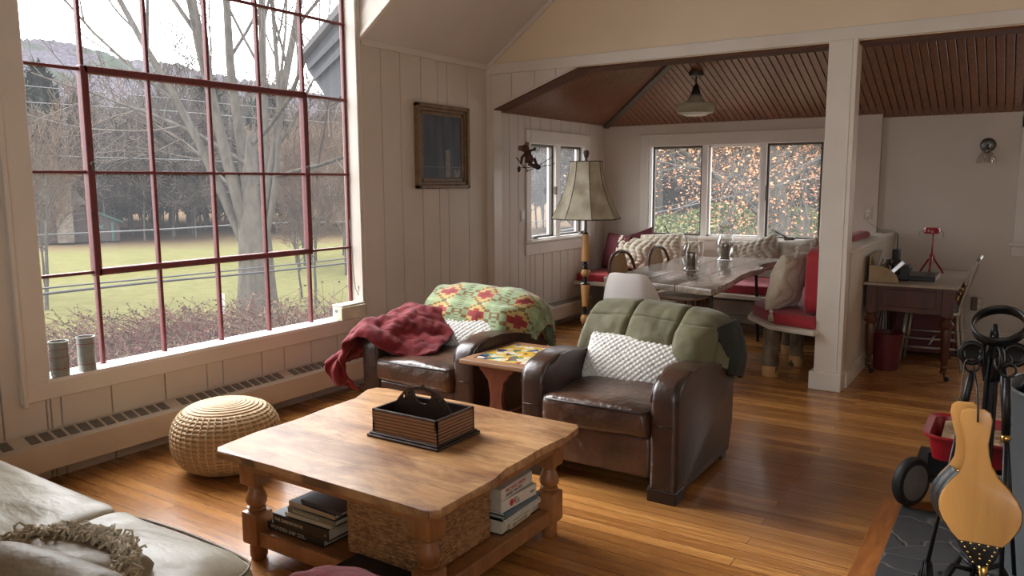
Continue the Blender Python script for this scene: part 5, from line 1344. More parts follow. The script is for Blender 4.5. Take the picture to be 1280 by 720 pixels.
# switches and outlets
PLATE = mat('ivory_plate', (206, 196, 180), .4)
def outlet(label, axis, P, u, z, kind='outlet'):
    t = thing('light_switch' if kind == 'switch' else 'power_outlet', label, kind, (P, u, z) if axis == 'x' else (u, P, z))
    b = B(); c = B()
    if axis == 'x':
        b.box(P, P+.006, u-.036, u+.036, z-.058, z+.058, .002)
        if kind == 'switch': c.box(P+.005, P+.010, u-.015, u+.015, z-.03, z+.03, .002)
        else:
            for dz in (-.022, .022): c.box(P+.005, P+.008, u-.015, u+.015, z+dz-.014, z+dz+.014, .002)
    else:
        b.box(u-.036, u+.036, P-.006, P, z-.058, z+.058, .002)
        for dz in (-.022, .022):
            c.box(u-.015, u+.015, P-.008, P-.005, z+dz-.014, z+dz+.014, .002)
    obj('plate', b, PLATE, t); obj('rocker' if kind == 'switch' else 'sockets', c, WHITE, t)
    if kind == 'outlet':
        d = B()
        for dz in (-.022, .022):
            for s in (-.006, .006):
                if axis == 'x': d.box(P+.008, P+.0085, u+s-.001, u+s+.001, z+dz-.004, z+dz+.006)
                else: d.box(u+s-.001, u+s+.001, P-.0085, P-.008, z+dz-.004, z+dz+.006)
        obj('slots', d, BLACKP, t)
    return t
outlet('ivory light switch on the panelled wall left of the side window', 'x', XL+.002, 6.27, 1.145, 'switch')
outlet('power outlet with a black plug low on the panelled wall behind the patterned blanket', 'x', XL+.002, 5.04, .455)
b = B(); b.box(XL+.01, XL+.045, 5.045, 5.085, .45, .49, .006, 2); P = cr(np.array([(XL+.045, 5.07, .47), (XL+.09, 5.12, .47), (XL+.10, 5.2, .40), (XL+.06, 5.24, .2), (XL+.06, 5.3, .27)]), np.linspace(0, 4, 24)); b.tube([tuple(p) for p in P], .004, 6); tag(obj('plug', b, BLACKP, None, True), 'black plug and cord in the wall behind the armchair', 'plug')
outlet('white power outlet on the wall above the half wall ledge', 'y', YF, -1.235, 1.155)
b = B(); P = cr(np.array([(-1.23, YF-.008, 1.13), (-1.225, YF-.05, 1.08), (-1.12, YF-.08, 1.02), (-1.02, YF-.06, 1.0), (-.97, YF-.2, .96), (-.95, YF-.5, .75)]), np.linspace(0, 5, 30)); b.tube([tuple(p) for p in P], .003, 5); tag(obj('cord', b, mat('ivory_cord', (180, 172, 158), .5), None, True), 'thin pale cord from the outlet down behind the desk', 'cord')
outlet('power outlet low on the plain wall right of the desk chair', 'y', YF2, -.29, .36)
b = B(); b.box(-.345, -.30, YF2-.05, YF2-.006, .30, .42, .006, 2); tag(obj('adapter', b, mat('taupe_adapter', (112, 94, 78), .5), None), 'small brown plug-in adapter on the outlet right of the desk chair', 'adapter')

# hanging skiing monkey ornament
MK = mat('brown_leathery_figure', (92, 60, 48), .6, (64, 40, 32), ns=30, bmp=.3); MK2 = mat('pinkish_face', (128, 96, 78), .6); MK3 = mat('dark_ski_wood', (56, 40, 34), .5)
mo = Vector((-3.72, 5.98, 1.625))   # right along +x-ish in view
def mp_(u, v, w=0): return mo+Vector((.84*u+.5*w, .55*u-.8*w, v))*.74  # u right in view, v up
t = thing('skiing_monkey_ornament', 'small brown skiing monkey ornament hanging on a string before the side window', 'ornament', tuple(mo))
b = B(); b.tube([mp_(-.02, .0), mp_(.0, .07), mp_(-.03, .14)], [.028, .035, .026], 10); b.tube([mp_(-.03, .13), mp_(-.09, .07), mp_(-.10, -.01)], [.014, .012, .010], 8); b.tube([mp_(-.01, .14), mp_(.03, .155), mp_(.055, .17)], [.013, .011, .011], 8)
b.tube([mp_(-.0, .01), mp_(.06, .05), mp_(.09, -.03)], [.02, .018, .014], 8); b.tube([mp_(-.01, .0), mp_(.05, -.03), mp_(.1, -.04)], [.02, .016, .013], 8); b.ball(mp_(-.05, .175), (.038, .038, .036), 14); b.ball(mp_(.06, .165), .016, 8)
body = obj('body', b, MK, t, True)
b = B(); b.ball(mp_(-.105, .18), .026, 10); b.ball(mp_(-.03, .225), .022, 10); b.ball(mp_(-.045, .165, -.1), (.028, .028, .026), 12); obj('face_and_ears', b, MK2, body, True)
b = B(); b.tube([mp_(-.1, -.055, .1), mp_(.1, -.05, .1), mp_(.27, -.02, .1), mp_(.30, .0, .1)], .009, 6, flat=.4); b.tube([mp_(-.03, -.10, -.1), mp_(.1, -.03, -.1), mp_(.25, .06, -.1), mp_(.29, .09, -.1)], .009, 6, flat=.4); obj('skis', b, MK3, t, True)
b = B(); b.tube([mp_(-.16, .07), mp_(-.10, .0), mp_(-.02, -.09)], .005, 6); b.ball(mp_(-.125, -.07), (.016, .016, .028), 10); b.ball(mp_(.1, -.045), (.03, .02, .025), 10); obj('ski_poles', b, MK3, t, True)
b = B(); b.tube([mp_(-.02, .2), mp_(.02, .32), (mo.x, mo.y+.02, 2.15)], .0016, 4); obj('string', b, mat('pale_string', (170, 160, 150), .7), t)

# ------------------------------------------------------------------ window sill things
m, n, bb, out = nt('galvanised_punched_tin'); bb.inputs['Metallic'].default_value = .5; bb.inputs['Roughness'].default_value = .5
tx = N(n, 'ShaderNodeTexNoise', Scale=30., Detail=5); n.links.new(coords(n), tx.inputs['Vector']); n.links.new(mixc(n, tx.outputs[0], lin((120, 124, 120)), lin((164, 166, 160))), bb.inputs['Base Color'])
TIN = m; REDP = mat('faded_red_pattern', (150, 62, 58), .6)
def can(x, y, label, dots, z=.507, h=.175, r=.042):
    t = thing('tin_can', label, 'can', (x, y, z))
    b = B(); b.lathe([(0, .002), (r, .002), (r, h), (r+.003, h), (r+.003, h-.004), (r-.002, h-.006), (r-.004, .01), (0, .01)], (x, y, z), 36); obj('tin', b, TIN, t, 'auto')
    b = B()
    for zz in (h*.22, h*.55, h*.78) if dots else (h*.2, h*.8): b.lathe([(r+.0003, zz), (r+.0012, zz), (r+.0012, zz+.003), (r+.0003, zz+.003)], (x, y, z), 36)
    if dots:
        for k in range(10):
            for j in range(6): a = 2*PI*k/10; b.ball((x+(r+.0005)*math.cos(a), y+(r+.0005)*math.sin(a), z+h*(.25+.085*j)), .0022, 5)
    obj('red_pattern', b, REDP, t)
can(-3.985, 1.962, 'grey tin can with red dotted pattern at the left end of the window sill', True)
can(-3.99, 2.10, 'plain grey tin can with faint red lines on the sill, right of the dotted can', False)
t = thing('card_box', 'small cream card box with a lid at the right end of the window sill', 'box', (-3.95, 3.95, .507))
b = B(); b.box(-4.005, -3.915, 3.83, 4.07, .508, .598, .002); obj('box', b, CREAMC, t)
b = B(); b.box(-4.03, -3.93, 3.84, 4.085, .600, .612, .004, rz=.06); obj('lid', b, CREAMC, t)
b = B(); b.lathe([(0, 0), (.016, 0), (.016, .0008), (0, .0008)], (-3.968, 3.8295, .572), 24, M=Matrix.Rotation(PI/2, 4, 'X') @ Matrix.Diagonal((1, .7, 1, 1))); obj('oval_label', b, mat('grey_blue_label', (120, 132, 136), .6), t)

# ------------------------------------------------------------------ fireside things
MAPLE = wood('maple_bellows', (214, 160, 92), (198, 142, 76), .32, (7, 1, 1.), 2.2, .3, .04)
GREY = mat('dark_grey_enamel', (74, 78, 80), .5, (62, 66, 68), ns=5)
# log bin
t = thing('log_bin', 'large round dark grey metal log bin at the right edge', 'bin', (.32, 3.32, .006))
b = B(); b.lathe([(0, .01), (.30, .01), (.325, .70), (.33, .715), (.322, .72), (.315, .70), (.29, .03), (0, .03)], (.31, 3.32, .004), 56); obj('body', b, GREY, t, 'auto')
b = B(); b.tube([(.31+.325*math.cos(a), 3.32+.325*math.sin(a), .722) for a in np.linspace(0, 2*PI, 57)[:-1]], .006, 8, closed=True); obj('rim', b, mat('rim_steel', (120, 122, 122), .3, metal=.7), t, True)
b = B(); b.tube([(-.0, 3.30, .66), (.10, 3.32, .80), (.31, 3.32, .92), (.52, 3.34, .80), (.62, 3.34, .66)], .014, 8); obj('carry_handle', b, BLACK, t, True)
# tool stand
sx, sy = -.055, 2.95
t = thing('fireplace_tool_stand', 'black iron fireplace tool stand with scrolled top on the slate hearth', 'tool stand', (sx, sy, .006))
def arc(c, r, a0, a1, n, ax=(1, 0, 0), ay=(0, 0, 1), k=1.):
    c = Vector(c); ax = Vector(ax).normalized(); ay = Vector(ay).normalized()
    return [c+ax*r*(k+(1-k)*i/(n-1))*math.cos(a0+(a1-a0)*i/(n-1))+ay*r*(k+(1-k)*i/(n-1))*math.sin(a0+(a1-a0)*i/(n-1)) for i in range(n)]
b = B()
for k in range(4):
    a = PI/2*k+.4; b.tube([(sx+.014*math.cos(a+z*2), sy+.014*math.sin(a+z*2), z) for z in np.linspace(.10, .90, 20)], .008, 6)
obj('pole', b, BLACK, t, True)
b = B(); b.tube([(sx, sy, .88), (sx, sy, .96), (sx, sy, .99)], [.018, .014, .006], 8)
# wide flat strap ring on top, and scroll hooks around
rc = Vector((sx+.01, sy, .985)); ra = Vector((1, 0, .08)).normalized(); rb = Vector((0, .80, .60)); rn = ra.cross(rb)
pts = arc(rc, .072, 0, 2*PI, 41, ra, rb)[:-1]
b.grid(np.array([[tuple(p+(p-rc)*o_+rn*dz) for p in pts] for dz, o_ in ((-.018, 0), (.018, 0), (.018, .07), (-.018, .07))]), cu=True, cv=True)
b.tube([(sx-.062, sy, .96), (sx-.02, sy, .93), (sx+.02, sy, .93), (sx+.08, sy, .975)], .006, 6); b.tube([(sx, sy-.07, .96), (sx, sy, .935), (sx, sy+.07, .97)], .006, 6)
obj('finial_ring', b, BLACK, t, True)
b = B()
for a in (.3, 1.87, 3.44, 5.0):
    dx, dy = math.cos(a), math.sin(a)
    P = [Vector((sx+dx*.015, sy+dy*.015, .80)), Vector((sx+dx*.03, sy+dy*.03, .88))]+arc((sx+dx*.062, sy+dy*.062, .89), .033, PI*.9, -PI*1.15, 22, (dx, dy, 0), (0, 0, 1), 1)
    P = P[:2]+P[2:]
    b.tube(P, .006, 6, flat=1.6)
obj('scroll_hooks', b, BLACK, t, True)
b = B()
for a in (.6, 2.2, 3.7, 5.3): b.tube([(sx, sy, .14), (sx+.08*math.cos(a), sy+.08*math.sin(a), .16), (sx+.14*math.cos(a), sy+.14*math.sin(a), .06), (sx+.17*math.cos(a), sy+.17*math.sin(a), .014), (sx+.20*math.cos(a), sy+.20*math.sin(a), .03)], .010, 6)
obj('base', b, BLACK, t, True)
def tool(x0, y0, x1, y1, z1, label, head):
    t = thing('fireplace_tool', label, 'fireplace tool', (x1, y1, .03))
    p = Vector((x0, y0, .83)); q = Vector((x1, y1, .10)); d = (q-p)
    b = B(); b.tube([p, p+d*.26], [.011, .013], 8); b.tube(arc(p+Vector((0, 0, .025)), .022, 0, 2*PI, 17, (1, .3, 0), (0, 0, 1))[:-1], .004, 5, closed=True); obj('grip', b, BLACK, t, True)
    b = B(); b.tube([p+d*.25, p+d*.265, p+d*.28], [.013, .016, .012], 10); obj('collar', b, BRASS, t, True)
    b = B(); b.tube([p+d*.27, q], .007, 8)
    if head == 'shovel': b.box(q.x-.05, q.x+.05, q.y-.01, q.y+.01, q.z-.09, q.z+.03, .008)
    elif head == 'brush':
        for k in range(40): a = k*2.4; rr_ = .03*math.sqrt(k/40); b.tube([q+Vector((rr_*.5*math.cos(a), rr_*.5*math.sin(a), .02)), q+Vector((rr_*math.cos(a), rr_*math.sin(a), -.085))], .003, 4)
    else: b.tube([q, q+Vector((.02, 0, -.04)), q+Vector((.045, 0, -.02))], .007, 6)
    obj(head, b, BLACK, t, True)
tool(sx-.055, sy-.04, sx-.15, sy+.03, 0, 'black hearth brush with a brass collar on the left side of the tool stand', 'brush')
tool(sx+.045, sy-.07, sx+.075, sy-.09, 0, 'black hearth shovel with a brass collar on the right side of the tool stand', 'shovel')
tool(sx+.03, sy+.08, sx+.11, sy+.13, 0, 'black poker hanging on the far side of the tool stand', 'poker')

# bellows, hanging in front of the stand, facing the camera
bx_, by_ = -.085, 2.78
outline = [(0.026, 0), (.041, .012), (.046, .035), (.040, .07), (.031, .115), (.028, .15), (.034, .185), (.055, .215), (.085, .25), (.108, .285), (.118, .315), (.118, .345), (.108, .375), (.085, .41), (.062, .437), (.05, .452)]
out2 = [(-x, -z) for x, z in outline]+[(x, -z) for x, z in reversed(outline)]
sc = .97
Mb = frame((bx_, by_, .745), (1, -.18, 0), (0, .04, 1)) @ Matrix.Rotation(R_(6), 4, 'Z')   # x right, y up, z towards camera
t = thing('bellows', 'maple fireplace bellows with black leather and brass studs hanging on the tool stand', 'bellows', (bx_, by_, .3))
def bp(poly, z0, z1, bev):
    b = B(); b.prism([(x*sc, y*sc) for x, y in poly], 'z', z0, z1, bev, 2); b.xf(Mb); return b
obj('front_board', bp(out2, .0, .014, .004), MAPLE, t, 'auto')
b2 = B(); b2.prism([(x*sc, y*sc) for x, y in out2], 'z', 0, .014, .004, 2); b2.xf(Mb @ Matrix.Translation((-.040, .010, -.052)) @ Matrix.Rotation(R_(-3), 4, 'Y')); obj('back_board', b2, MAPLE, t, 'auto')
LB = mat('black_bellows_leather', (24, 22, 22), .42, (18, 17, 17), ns=12, bmp=.6, bs=25)
# leather gusset between the boards
edge = [(x, z) for x, z in outline if z >= .19]
loop = [(-x-.003, -z) for x, z in edge]+[(-.03, -.50), (.03, -.50)]+[(x+.003, -z) for x, z in reversed(edge)]
rings = []
for s in np.linspace(0, 1, 9):
    f = .010*math.sin(s*PI*4)*1-.006
    rings.append([tuple(Mb @ Vector((x*sc*(1+f*2)-.040*s, y*sc+.010*s, -.0-.052*s+.007))) for x, y in loop])
b = B(); b.grid(np.array(rings)); b.prism([(x*sc, y*sc) for x, y in [(-.053, -.449), (.053, -.449), (.03, -.505), (-.03, -.505)]], 'z', 200, 200.01)
b.bm.verts.ensure_lookup_table()
bmesh.ops.delete(b.bm, geom=[v for v in b.bm.verts if v.co.z > 50 or v.co.length > 50], context='VERTS')
obj('leather', b, LB, t, True)
b = B(); b.prism([(x*sc, y*sc) for x, y in [(-.064, -.435), (.064, -.435), (.05, -.46), (.03, -.505), (.0, -.515), (-.03, -.505), (-.05, -.46)]], 'z', -.045, .0165, .006, 2); b.xf(Mb); o = obj('leather_nose', b, LB, t, 'auto')
b = B()
for (r, w_) in [(-.441, 5), (-.456, 4), (-.471, 3), (-.486, 3), (-.5, 2)]:
    for k in range(w_): 
        hw = .05*(1-(abs(r)-.441)/.10); x = (-hw+2*hw*k/(w_-1)); b.ball(Mb @ Vector((x*sc, r*sc, .017)), .0042, 8)
for x, z in [(-p[0], -p[1]) for p in outline if p[1] > .2]:
    for zz in (-.006, -.044): b.ball(Mb @ Vector((x*sc*1.035-.02*(zz < -.02), z*sc, zz)), .004, 8); 
for k in range(11):
    s = k/10; i = s*(len(edge)-1.01); j = int(i); x = edge[j][0]+(edge[j+1][0]-edge[j][0])*(i-j); z = edge[j][1]+(edge[j+1][1]-edge[j][1])*(i-j); b.ball(Mb @ Vector((-x*sc*1.03-.004, -z*sc, -.008)), .004, 8)
obj('studs', b, BRASS, t, True)
b = B(); b.tube([Mb @ Vector((0, -.51*sc, -.012)), Mb @ Vector((0, -.545*sc, -.012)), Mb @ Vector((0, -.64*sc, -.012))], [.016, .012, .007], 14); obj('nozzle', b, BRASS, t, True)
b = B(); b.tube([Mb @ Vector((.006, -.04, .0155)), Mb @ Vector((.008, .0, .016)), Mb @ Vector((.004, .06, .0)), (sx-.05, sy-.07, .86)], .003, 5); b.tube([Mb @ Vector((-.03, -.02, -.05)), (sx-.09, sy-.05, .60), (sx-.075, sy-.07, .87)], .0015, 4); obj('hanging_loop', b, BLACKP, t, True)

# red wagon -----------------------------------------------------------------------
WR = mat('red_wagon_enamel', (160, 24, 36), .3, coat=.4)
t = thing('wagon', 'red metal wagon with black wheels holding crumpled brown paper beside the hearth', 'wagon', (.1, 4.05, 0))
b = B()
x0, x1, y0, y1, z0, z1 = -.30, .42, 3.86, 4.24, .205, .315
def rrect(x0, x1, y0, y1, r, n=5):
    P = []
    for (cx_, cy_, a0) in [(x1-r, y1-r, 0), (x0+r, y1-r, PI/2), (x0+r, y0+r, PI), (x1-r, y0+r, 1.5*PI)]:
        for k in range(n+1): a = a0+PI/2*k/n; P.append((cx_+r*math.cos(a), cy_+r*math.sin(a)))
    return P
R1 = rrect(x0+.02, x1-.02, y0+.02, y1-.02, .05); R2 = rrect(x0, x1, y0, y1, .06); R3 = rrect(x0-.022, x1+.022, y0-.022, y1+.022, .07); R4 = rrect(x0+.006, x1-.006, y0+.006, y1-.006, .055); R5 = rrect(x0+.03, x1-.03, y0+.03, y1-.03, .045)
G = [[(p[0], p[1], z) for p in R] for R, z in [(R1, z0), (R2, z1-.006), (R3, z1), (R3, z1+.01), (R4, z1+.004), (R5, z0+.012)]]
b.grid(np.array(G), cv=True); b.prism(R1, 'z', z0, z0+.012); obj('tray', b, WR, t, 'auto')
Mrot = Matrix.Identity(4)
TYRE = mat('black_tyre', (26, 27, 28), .6); HUB = mat('grey_hubcap', (138, 134, 128), .45, (84, 82, 80), ns=5, metal=.3)
for (x, y) in [(-.345, 3.80), (.33, 3.80), (-.10, 4.30), (.33, 4.30)]:
    s = -1 if y < 4 else 1
    w = thing('w', '', 'x') if False else None
    b = B(); Mw = Matrix.Rotation(PI/2, 4, 'X'); Mw = Matrix.Rotation(R_(60), 4, 'Z') @ Mw if y < 4 and x < 0 else Mw
    b.lathe([(.085, -.022), (.105, -.02), (.112, -.01), (.112, .01), (.105, .02), (.085, .022)], (x, y, .1125), 40, M=Mw)
    for k in range(36): pass
    wl = obj('wheel', b, TYRE, t, 'auto')
    b = B(); b.lathe([(0, -.027), (.05, -.026), (.082, -.0225), (.082, .0225), (.05, .026), (0, .027)], (x, y, .1125), 32, M=Mw); b.lathe([(.0, -.032), (.012, -.032), (.012, .032), (0, .032)], (x, y, .1125), 16, M=Mw); obj('hub', b, HUB, wl, 'auto')
b = B(); b.box(-.36, -.05, 3.86, 4.32, .10, .125, .004); b.box(-.1, .34, 4.0, 4.06, .10, .125, .004); b.cyl((-.345, 3.80, .1125), (-.28, 3.90, .12), .012); b.cyl((.33, 3.80, .1125), (.33, 4.26, .1125), .008); b.cyl((-.10, 4.30, .1125), (-.10, 4.1, .115), .010); b.box(.25, .33, 3.95, 4.15, .11, .2, .004); b.box(-.30, -.2, 3.98, 4.12, .12, .206, .004); obj('undercarriage', b, BLACK, t)
b = B(); rg = random.Random(5)
P = np.zeros((34, 24, 3))
for i in range(34):
    for j in range(24):
        x = x0+.05+(x1-x0-.1)*i/33; y = y0+.04+(y1-y0-.08)*j/23; q = Vector((x*9, y*9, 1)); P[i, j] = (x, y, .285+.035*noise.noise(q)+.02*abs(noise.noise(q*2.2)))
b.grid(P); tag(obj('kraft_paper', b, mat('brown_kraft_paper', (170, 144, 112), .8, (150, 122, 92), ns=12), None, False, solid=.002), 'crumpled brown kraft paper lying in the red wagon', 'paper')
# ------------------------------------------------------------------ outdoors
GZ = -1.2
rg = random.Random(11)
def ground_mat():
    m, n, bb, out = nt('winter_lawn'); bb.inputs['Roughness'].default_value = 1.; bb.inputs['Specular IOR Level'].default_value = 0
    t1 = N(n, 'ShaderNodeTexNoise', Scale=.09, Detail=6, Roughness=.6); n.links.new(coords(n), t1.inputs['Vector'])
    t2 = N(n, 'ShaderNodeTexNoise', Scale=3., Detail=8); n.links.new(coords(n), t2.inputs['Vector'])
    g = mixc(n, t2.outputs[0], lin((64, 66, 40)), lin((94, 89, 60)))
    l = mixc(n, t2.outputs[0], lin((66, 54, 42)), lin((94, 78, 60)))
    # lawn strip in the middle distance, leaf litter near the house and beyond
    tc = n.nodes.new('ShaderNodeTexCoord'); d = N(n, 'ShaderNodeVectorMath', operation='DISTANCE'); n.links.new(tc.outputs['Object'], d.inputs[0]); d.inputs[1].default_value = (0, 0, GZ)
    a = N(n, 'ShaderNodeMath', operation='MULTIPLY_ADD'); n.links.new(t1.outputs[0], a.inputs[0]); a.inputs[1].default_value = 16; n.links.new(d.outputs['Value'], a.inputs[2])
    f1 = ramp(n, a.outputs[0], 19., 23.); f2 = ramp(n, a.outputs[0], 44, 50)
    c = mixc(n, f2, mixc(n, f1, l, g), l); n.links.new(c, bb.inputs['Base Color'])
    bump(n, bb, t2.outputs[0], .5, .1); return m
b = B()
P = np.zeros((90, 90, 3))
for i in range(90):
    for j in range(90):
        r = 3+ (i/89)**2.2*140; a = R_(85)+R_(110)*j/89; x, y = r*math.cos(a), r*math.sin(a)
        z = GZ+.25*noise.noise(Vector((x*.08, y*.08, 0)))*min(1, r/20)+max(0, r-55)*.03
        P[i, j] = (x, y, z)
# keep clear of the house
b.grid(P); 
bmesh.ops.delete(b.bm, geom=[v for v in b.bm.verts if v.co.x > -4.3 and v.co.y < 8.4], context='VERTS')
o = obj('ground', b, ground_mat(), None, True); o['kind'] = 'structure'

# ridge: wooded hill as a real relief far away
def hill_mat(c1, c2, c3):
    m, n, bb, out = nt('wooded_hillside'); bb.inputs['Roughness'].default_value = 1.; bb.inputs['Specular IOR Level'].default_value = 0
    t1 = N(n, 'ShaderNodeTexNoise', Scale=.045, Detail=8, Roughness=.7); n.links.new(coords(n), t1.inputs['Vector'])
    t2 = N(n, 'ShaderNodeTexNoise', Scale=.9, Detail=4, Roughness=.7); n.links.new(coords(n, (1, 1, .35)), t2.inputs['Vector'])
    c = mixc(n, ramp(n, t2.outputs[0], .35, .65), lin(c1), lin(c2)); c = mixc(n, ramp(n, t1.outputs[0], .5, .62), c, lin(c3)); n.links.new(c, bb.inputs['Base Color']); return m
def ridge(name, D, prof, z0, m, step, seed, rough, label=None):
    """prof: list of (bearing in degrees left of +y, crest height)"""
    b = B(); az = [p[0] for p in prof]; h = [p[1] for p in prof]; n = int((az[-1]-az[0])/step); P = np.zeros((n, 16, 3))
    for i in range(n):
        a = az[0]+(az[-1]-az[0])*i/(n-1); H = np.interp(a, az, h)
        for j in range(16):
            s = j/15; d = D*(1-.42*(1-s)); z = z0+(H-z0)*s**1.25
            q = Vector((d*math.sin(R_(a))*.06, d*math.cos(R_(a))*.06, 0))
            z += rough*(noise.noise(q)+.5*noise.noise(q*2.7))*s*.5
            if j == 15: z += rough*.35*noise.noise(Vector((i*.9, seed, 0)))+rough*.25*rg.random()
            P[i, j] = (-d*math.sin(R_(a)), d*math.cos(R_(a)), z)
    b.grid(P); o = obj(name, b, m, None, True); o['kind'] = 'structure'; return o
HM = hill_mat((84, 80, 86), (60, 58, 64), (56, 62, 54))
# azimuth: px0 -> bearing; ridge descends to the right
ridge('hill', 330, [(-25, 30), (0, 28), (14, 30), (30, 34), (40, 34), (47, 37), (53, 43), (60, 49), (68, 56), (100, 60)], -3, HM, .18, 3, 3.)

BARKG = mat('grey_bark', (92, 86, 78), .95, (66, 62, 56), spec=.05, ns=9, bmp=.7, bs=14, bd=.03, scale=(1, 1, .4))
TWIG = mat('grey_twigs', (88, 80, 72), .95, (67, 58, 53), spec=.05, ns=3)
TWIGB = mat('tan_twigs', (103, 87, 72), .95, (79, 63, 53), spec=.05, ns=3)
TWIGR = mat('reddish_brush', (84, 50, 45), .9, (59, 33, 30), spec=.05, ns=3)
class T:
    def __init__(s): s.v = []; s.f = []
    def tube(s, pts, rs, n):
        base = len(s.v); m = len(pts); prev = None
        for i in range(m):
            d = pts[min(i+1, m-1)]-pts[max(i-1, 0)]; d = d.normalized() if d.length > 1e-9 else Vector((0, 0, 1))
            u = d.orthogonal().normalized() if prev is None else (prev-d*prev.dot(d)).normalized()
            prev = u; w = d.cross(u)
            for k in range(n):
                a = 2*PI*k/n; p = pts[i]+(u*math.cos(a)+w*math.sin(a))*rs[i]; s.v.append(tuple(p))
        for i in range(m-1):
            for k in range(n): a = base+i*n+k; c = base+i*n+(k+1) % n; s.f.append((a, c, c+n, a+n))
    def mesh(s, name, m):
        me = bpy.data.meshes.new(name); me.from_pydata(s.v, [], s.f); me.materials.append(m)
        for p in me.polygons: p.use_smooth = True
        return me
def grow(T_, p, d, L, r, lev, rnd, maxlev, kids=(5, 8), up=.15, spread=.75, tips=None, wob=.16, Tw=None, tw_lev=2, nseg=6, minr=.004, st=.35):
    pts = [p.copy()]; rs = [r]; dd = d.normalized()
    for i in range(nseg):
        dd = (dd+Vector((rnd.uniform(-1, 1), rnd.uniform(-1, 1), rnd.uniform(-1, 1)))*wob+Vector((0, 0, up*.3))).normalized()
        pts.append(pts[-1]+dd*L/nseg); rs.append(max(minr, r*(1-.72*(i+1)/nseg)))
    (Tw if (Tw and lev >= tw_lev) else T_).tube(pts, rs, 8 if lev == 0 else (5 if lev == 1 else 3))
    if lev >= maxlev:
        if tips is not None: tips.append(pts[-1]); tips.append(pts[len(pts)//2])
        return
    n = rnd.randint(*kids)
    for k in range(n):
        s = .3+.7*(k+rnd.random())/n if lev else st+(1-st)*(k+rnd.random())/n
        i = min(nseg-1, int(s*nseg)); f = s*nseg-i; q = pts[i].lerp(pts[i+1], min(1, f)); ax = (pts[i+1]-pts[i]).normalized()
        a = rnd.uniform(0, 2*PI); o = ax.orthogonal().normalized(); o = (o*math.cos(a)+ax.cross(o)*math.sin(a))
        nd = (ax*(1-spread*.5)+o*spread+Vector((0, 0, up))).normalized()
        grow(T_, q, nd, L*rnd.uniform(.42, .66)*(1-.25*s), rs[i]*rnd.uniform(.42, .62), lev+1, rnd, maxlev, kids, up, spread, tips, wob, Tw, tw_lev, max(3, nseg-1), minr)

def at_bearing(px_, D, z=GZ):
    """ground point seen at column px_ of the photograph, D metres away"""
    a = CAMYAW-math.atan((px_-640)/977.4); return Vector((-D*math.sin(a), D*math.cos(a), z))
CAMYAW = R_(33.19)
def tree(name, label, cat, loc, build, group=None):
    t = thing(name, label, cat, tuple(loc), 0, group); build(t); return t

# big tree beside the lawn: thick trunk splitting into several stems
def big(t):
    r = random.Random(7); A = T(); W = T(); base = Vector((0, 0, -.1))
    A.tube([base, Vector((.02, 0, .9)), Vector((0, .02, 2.0)), Vector((0, 0, 2.7)), Vector((.03, 0, 3.7))], [.44, .35, .30, .19, .05], 14)
    for (dx, dy, dz, rr_, L) in [(-.34, -.15, 1, .10, 9), (-.16, .1, 1, .12, 10), (-.02, -.15, 1, .13, 10.5), (.1, .1, 1, .11, 9.5), (.26, .0, 1, .10, 9), (.42, .1, 1, .07, 7), (-.6, .2, 1, .07, 7)]:
        grow(A, Vector((dx*.5, dy*.5, 1.35)), Vector((dx, dy, dz)), L, rr_, 1, r, 4, (6, 9), .25, .62, None, .09, W, 3, 8, .006)
    for (dx, dy, z) in [(-1, .1, 2.2), (-1, -.3, 3.0), (1, .2, 2.6), (1, -.2, 3.4)]: grow(A, Vector((0, 0, z)), Vector((dx, dy, .45)), 5.0, .06, 2, r, 4, (6, 9), .05, .7, None, .14, W, 3, 8, .006)
    for nm, q, m in (('trunk', A, BARKG), ('twigs', W, TWIG)):
        o = bpy.data.objects.new(nm, q.mesh(nm, m)); COL.objects.link(o); o.parent = t
tree('bare_tree', 'big grey bare tree with several stems just beyond the large window', 'tree', at_bearing(318, 16.5), big)

# prototypes for the thicket: bare trees of a few shapes
def proto(seed, H, rr_, tw, kids=(6, 9), lev=3, spread=.8, up=.2, minr=.012):
    r = random.Random(seed); A = T(); W = T()
    grow(A, Vector((0, 0, -.2)), Vector((.05, 0, 1)), H, rr_, 0, r, lev, kids, up, spread, None, .07, W, 2, 9, minr)
    return A.mesh('trunk', BARKG), W.mesh('twigs', tw)
PR_ = [proto(1, 11, .16, TWIG, minr=.03), proto(2, 9, .13, TWIGB, (7, 10), minr=.03), proto(3, 12, .18, TWIG, minr=.03), proto(4, 7, .09, TWIGB, (8, 11), 3, .9, .25), proto(5, 13, .2, TWIG, (8, 11), minr=.03), proto(6, 6, .08, TWIG, (11, 14), 3, 1.0, .1, .035)]
def plant(k, loc, s, rz, label, group=None, name='bare_tree'):
    t = thing(name, label, 'tree', tuple(loc), rz, group); t.scale = (s, s, s)
    for nm, me in zip(('trunk', 'twigs'), PR_[k]):
        o = bpy.data.objects.new(nm, me); COL.objects.link(o); o.parent = t
    return t
rt = random.Random(21)
for i in range(64):
    px_ = 30+i*6.6+rt.uniform(-6, 6); D = rt.uniform(46, 70)
    plant(rt.choice([0, 1, 2, 4]), at_bearing(px_, D, GZ+max(0, D-55)*.03), rt.uniform(.38, .62), rt.uniform(0, 6.3), 'bare grey tree in the wood beyond the lawn, seen through the large window', 'trees beyond the lawn')
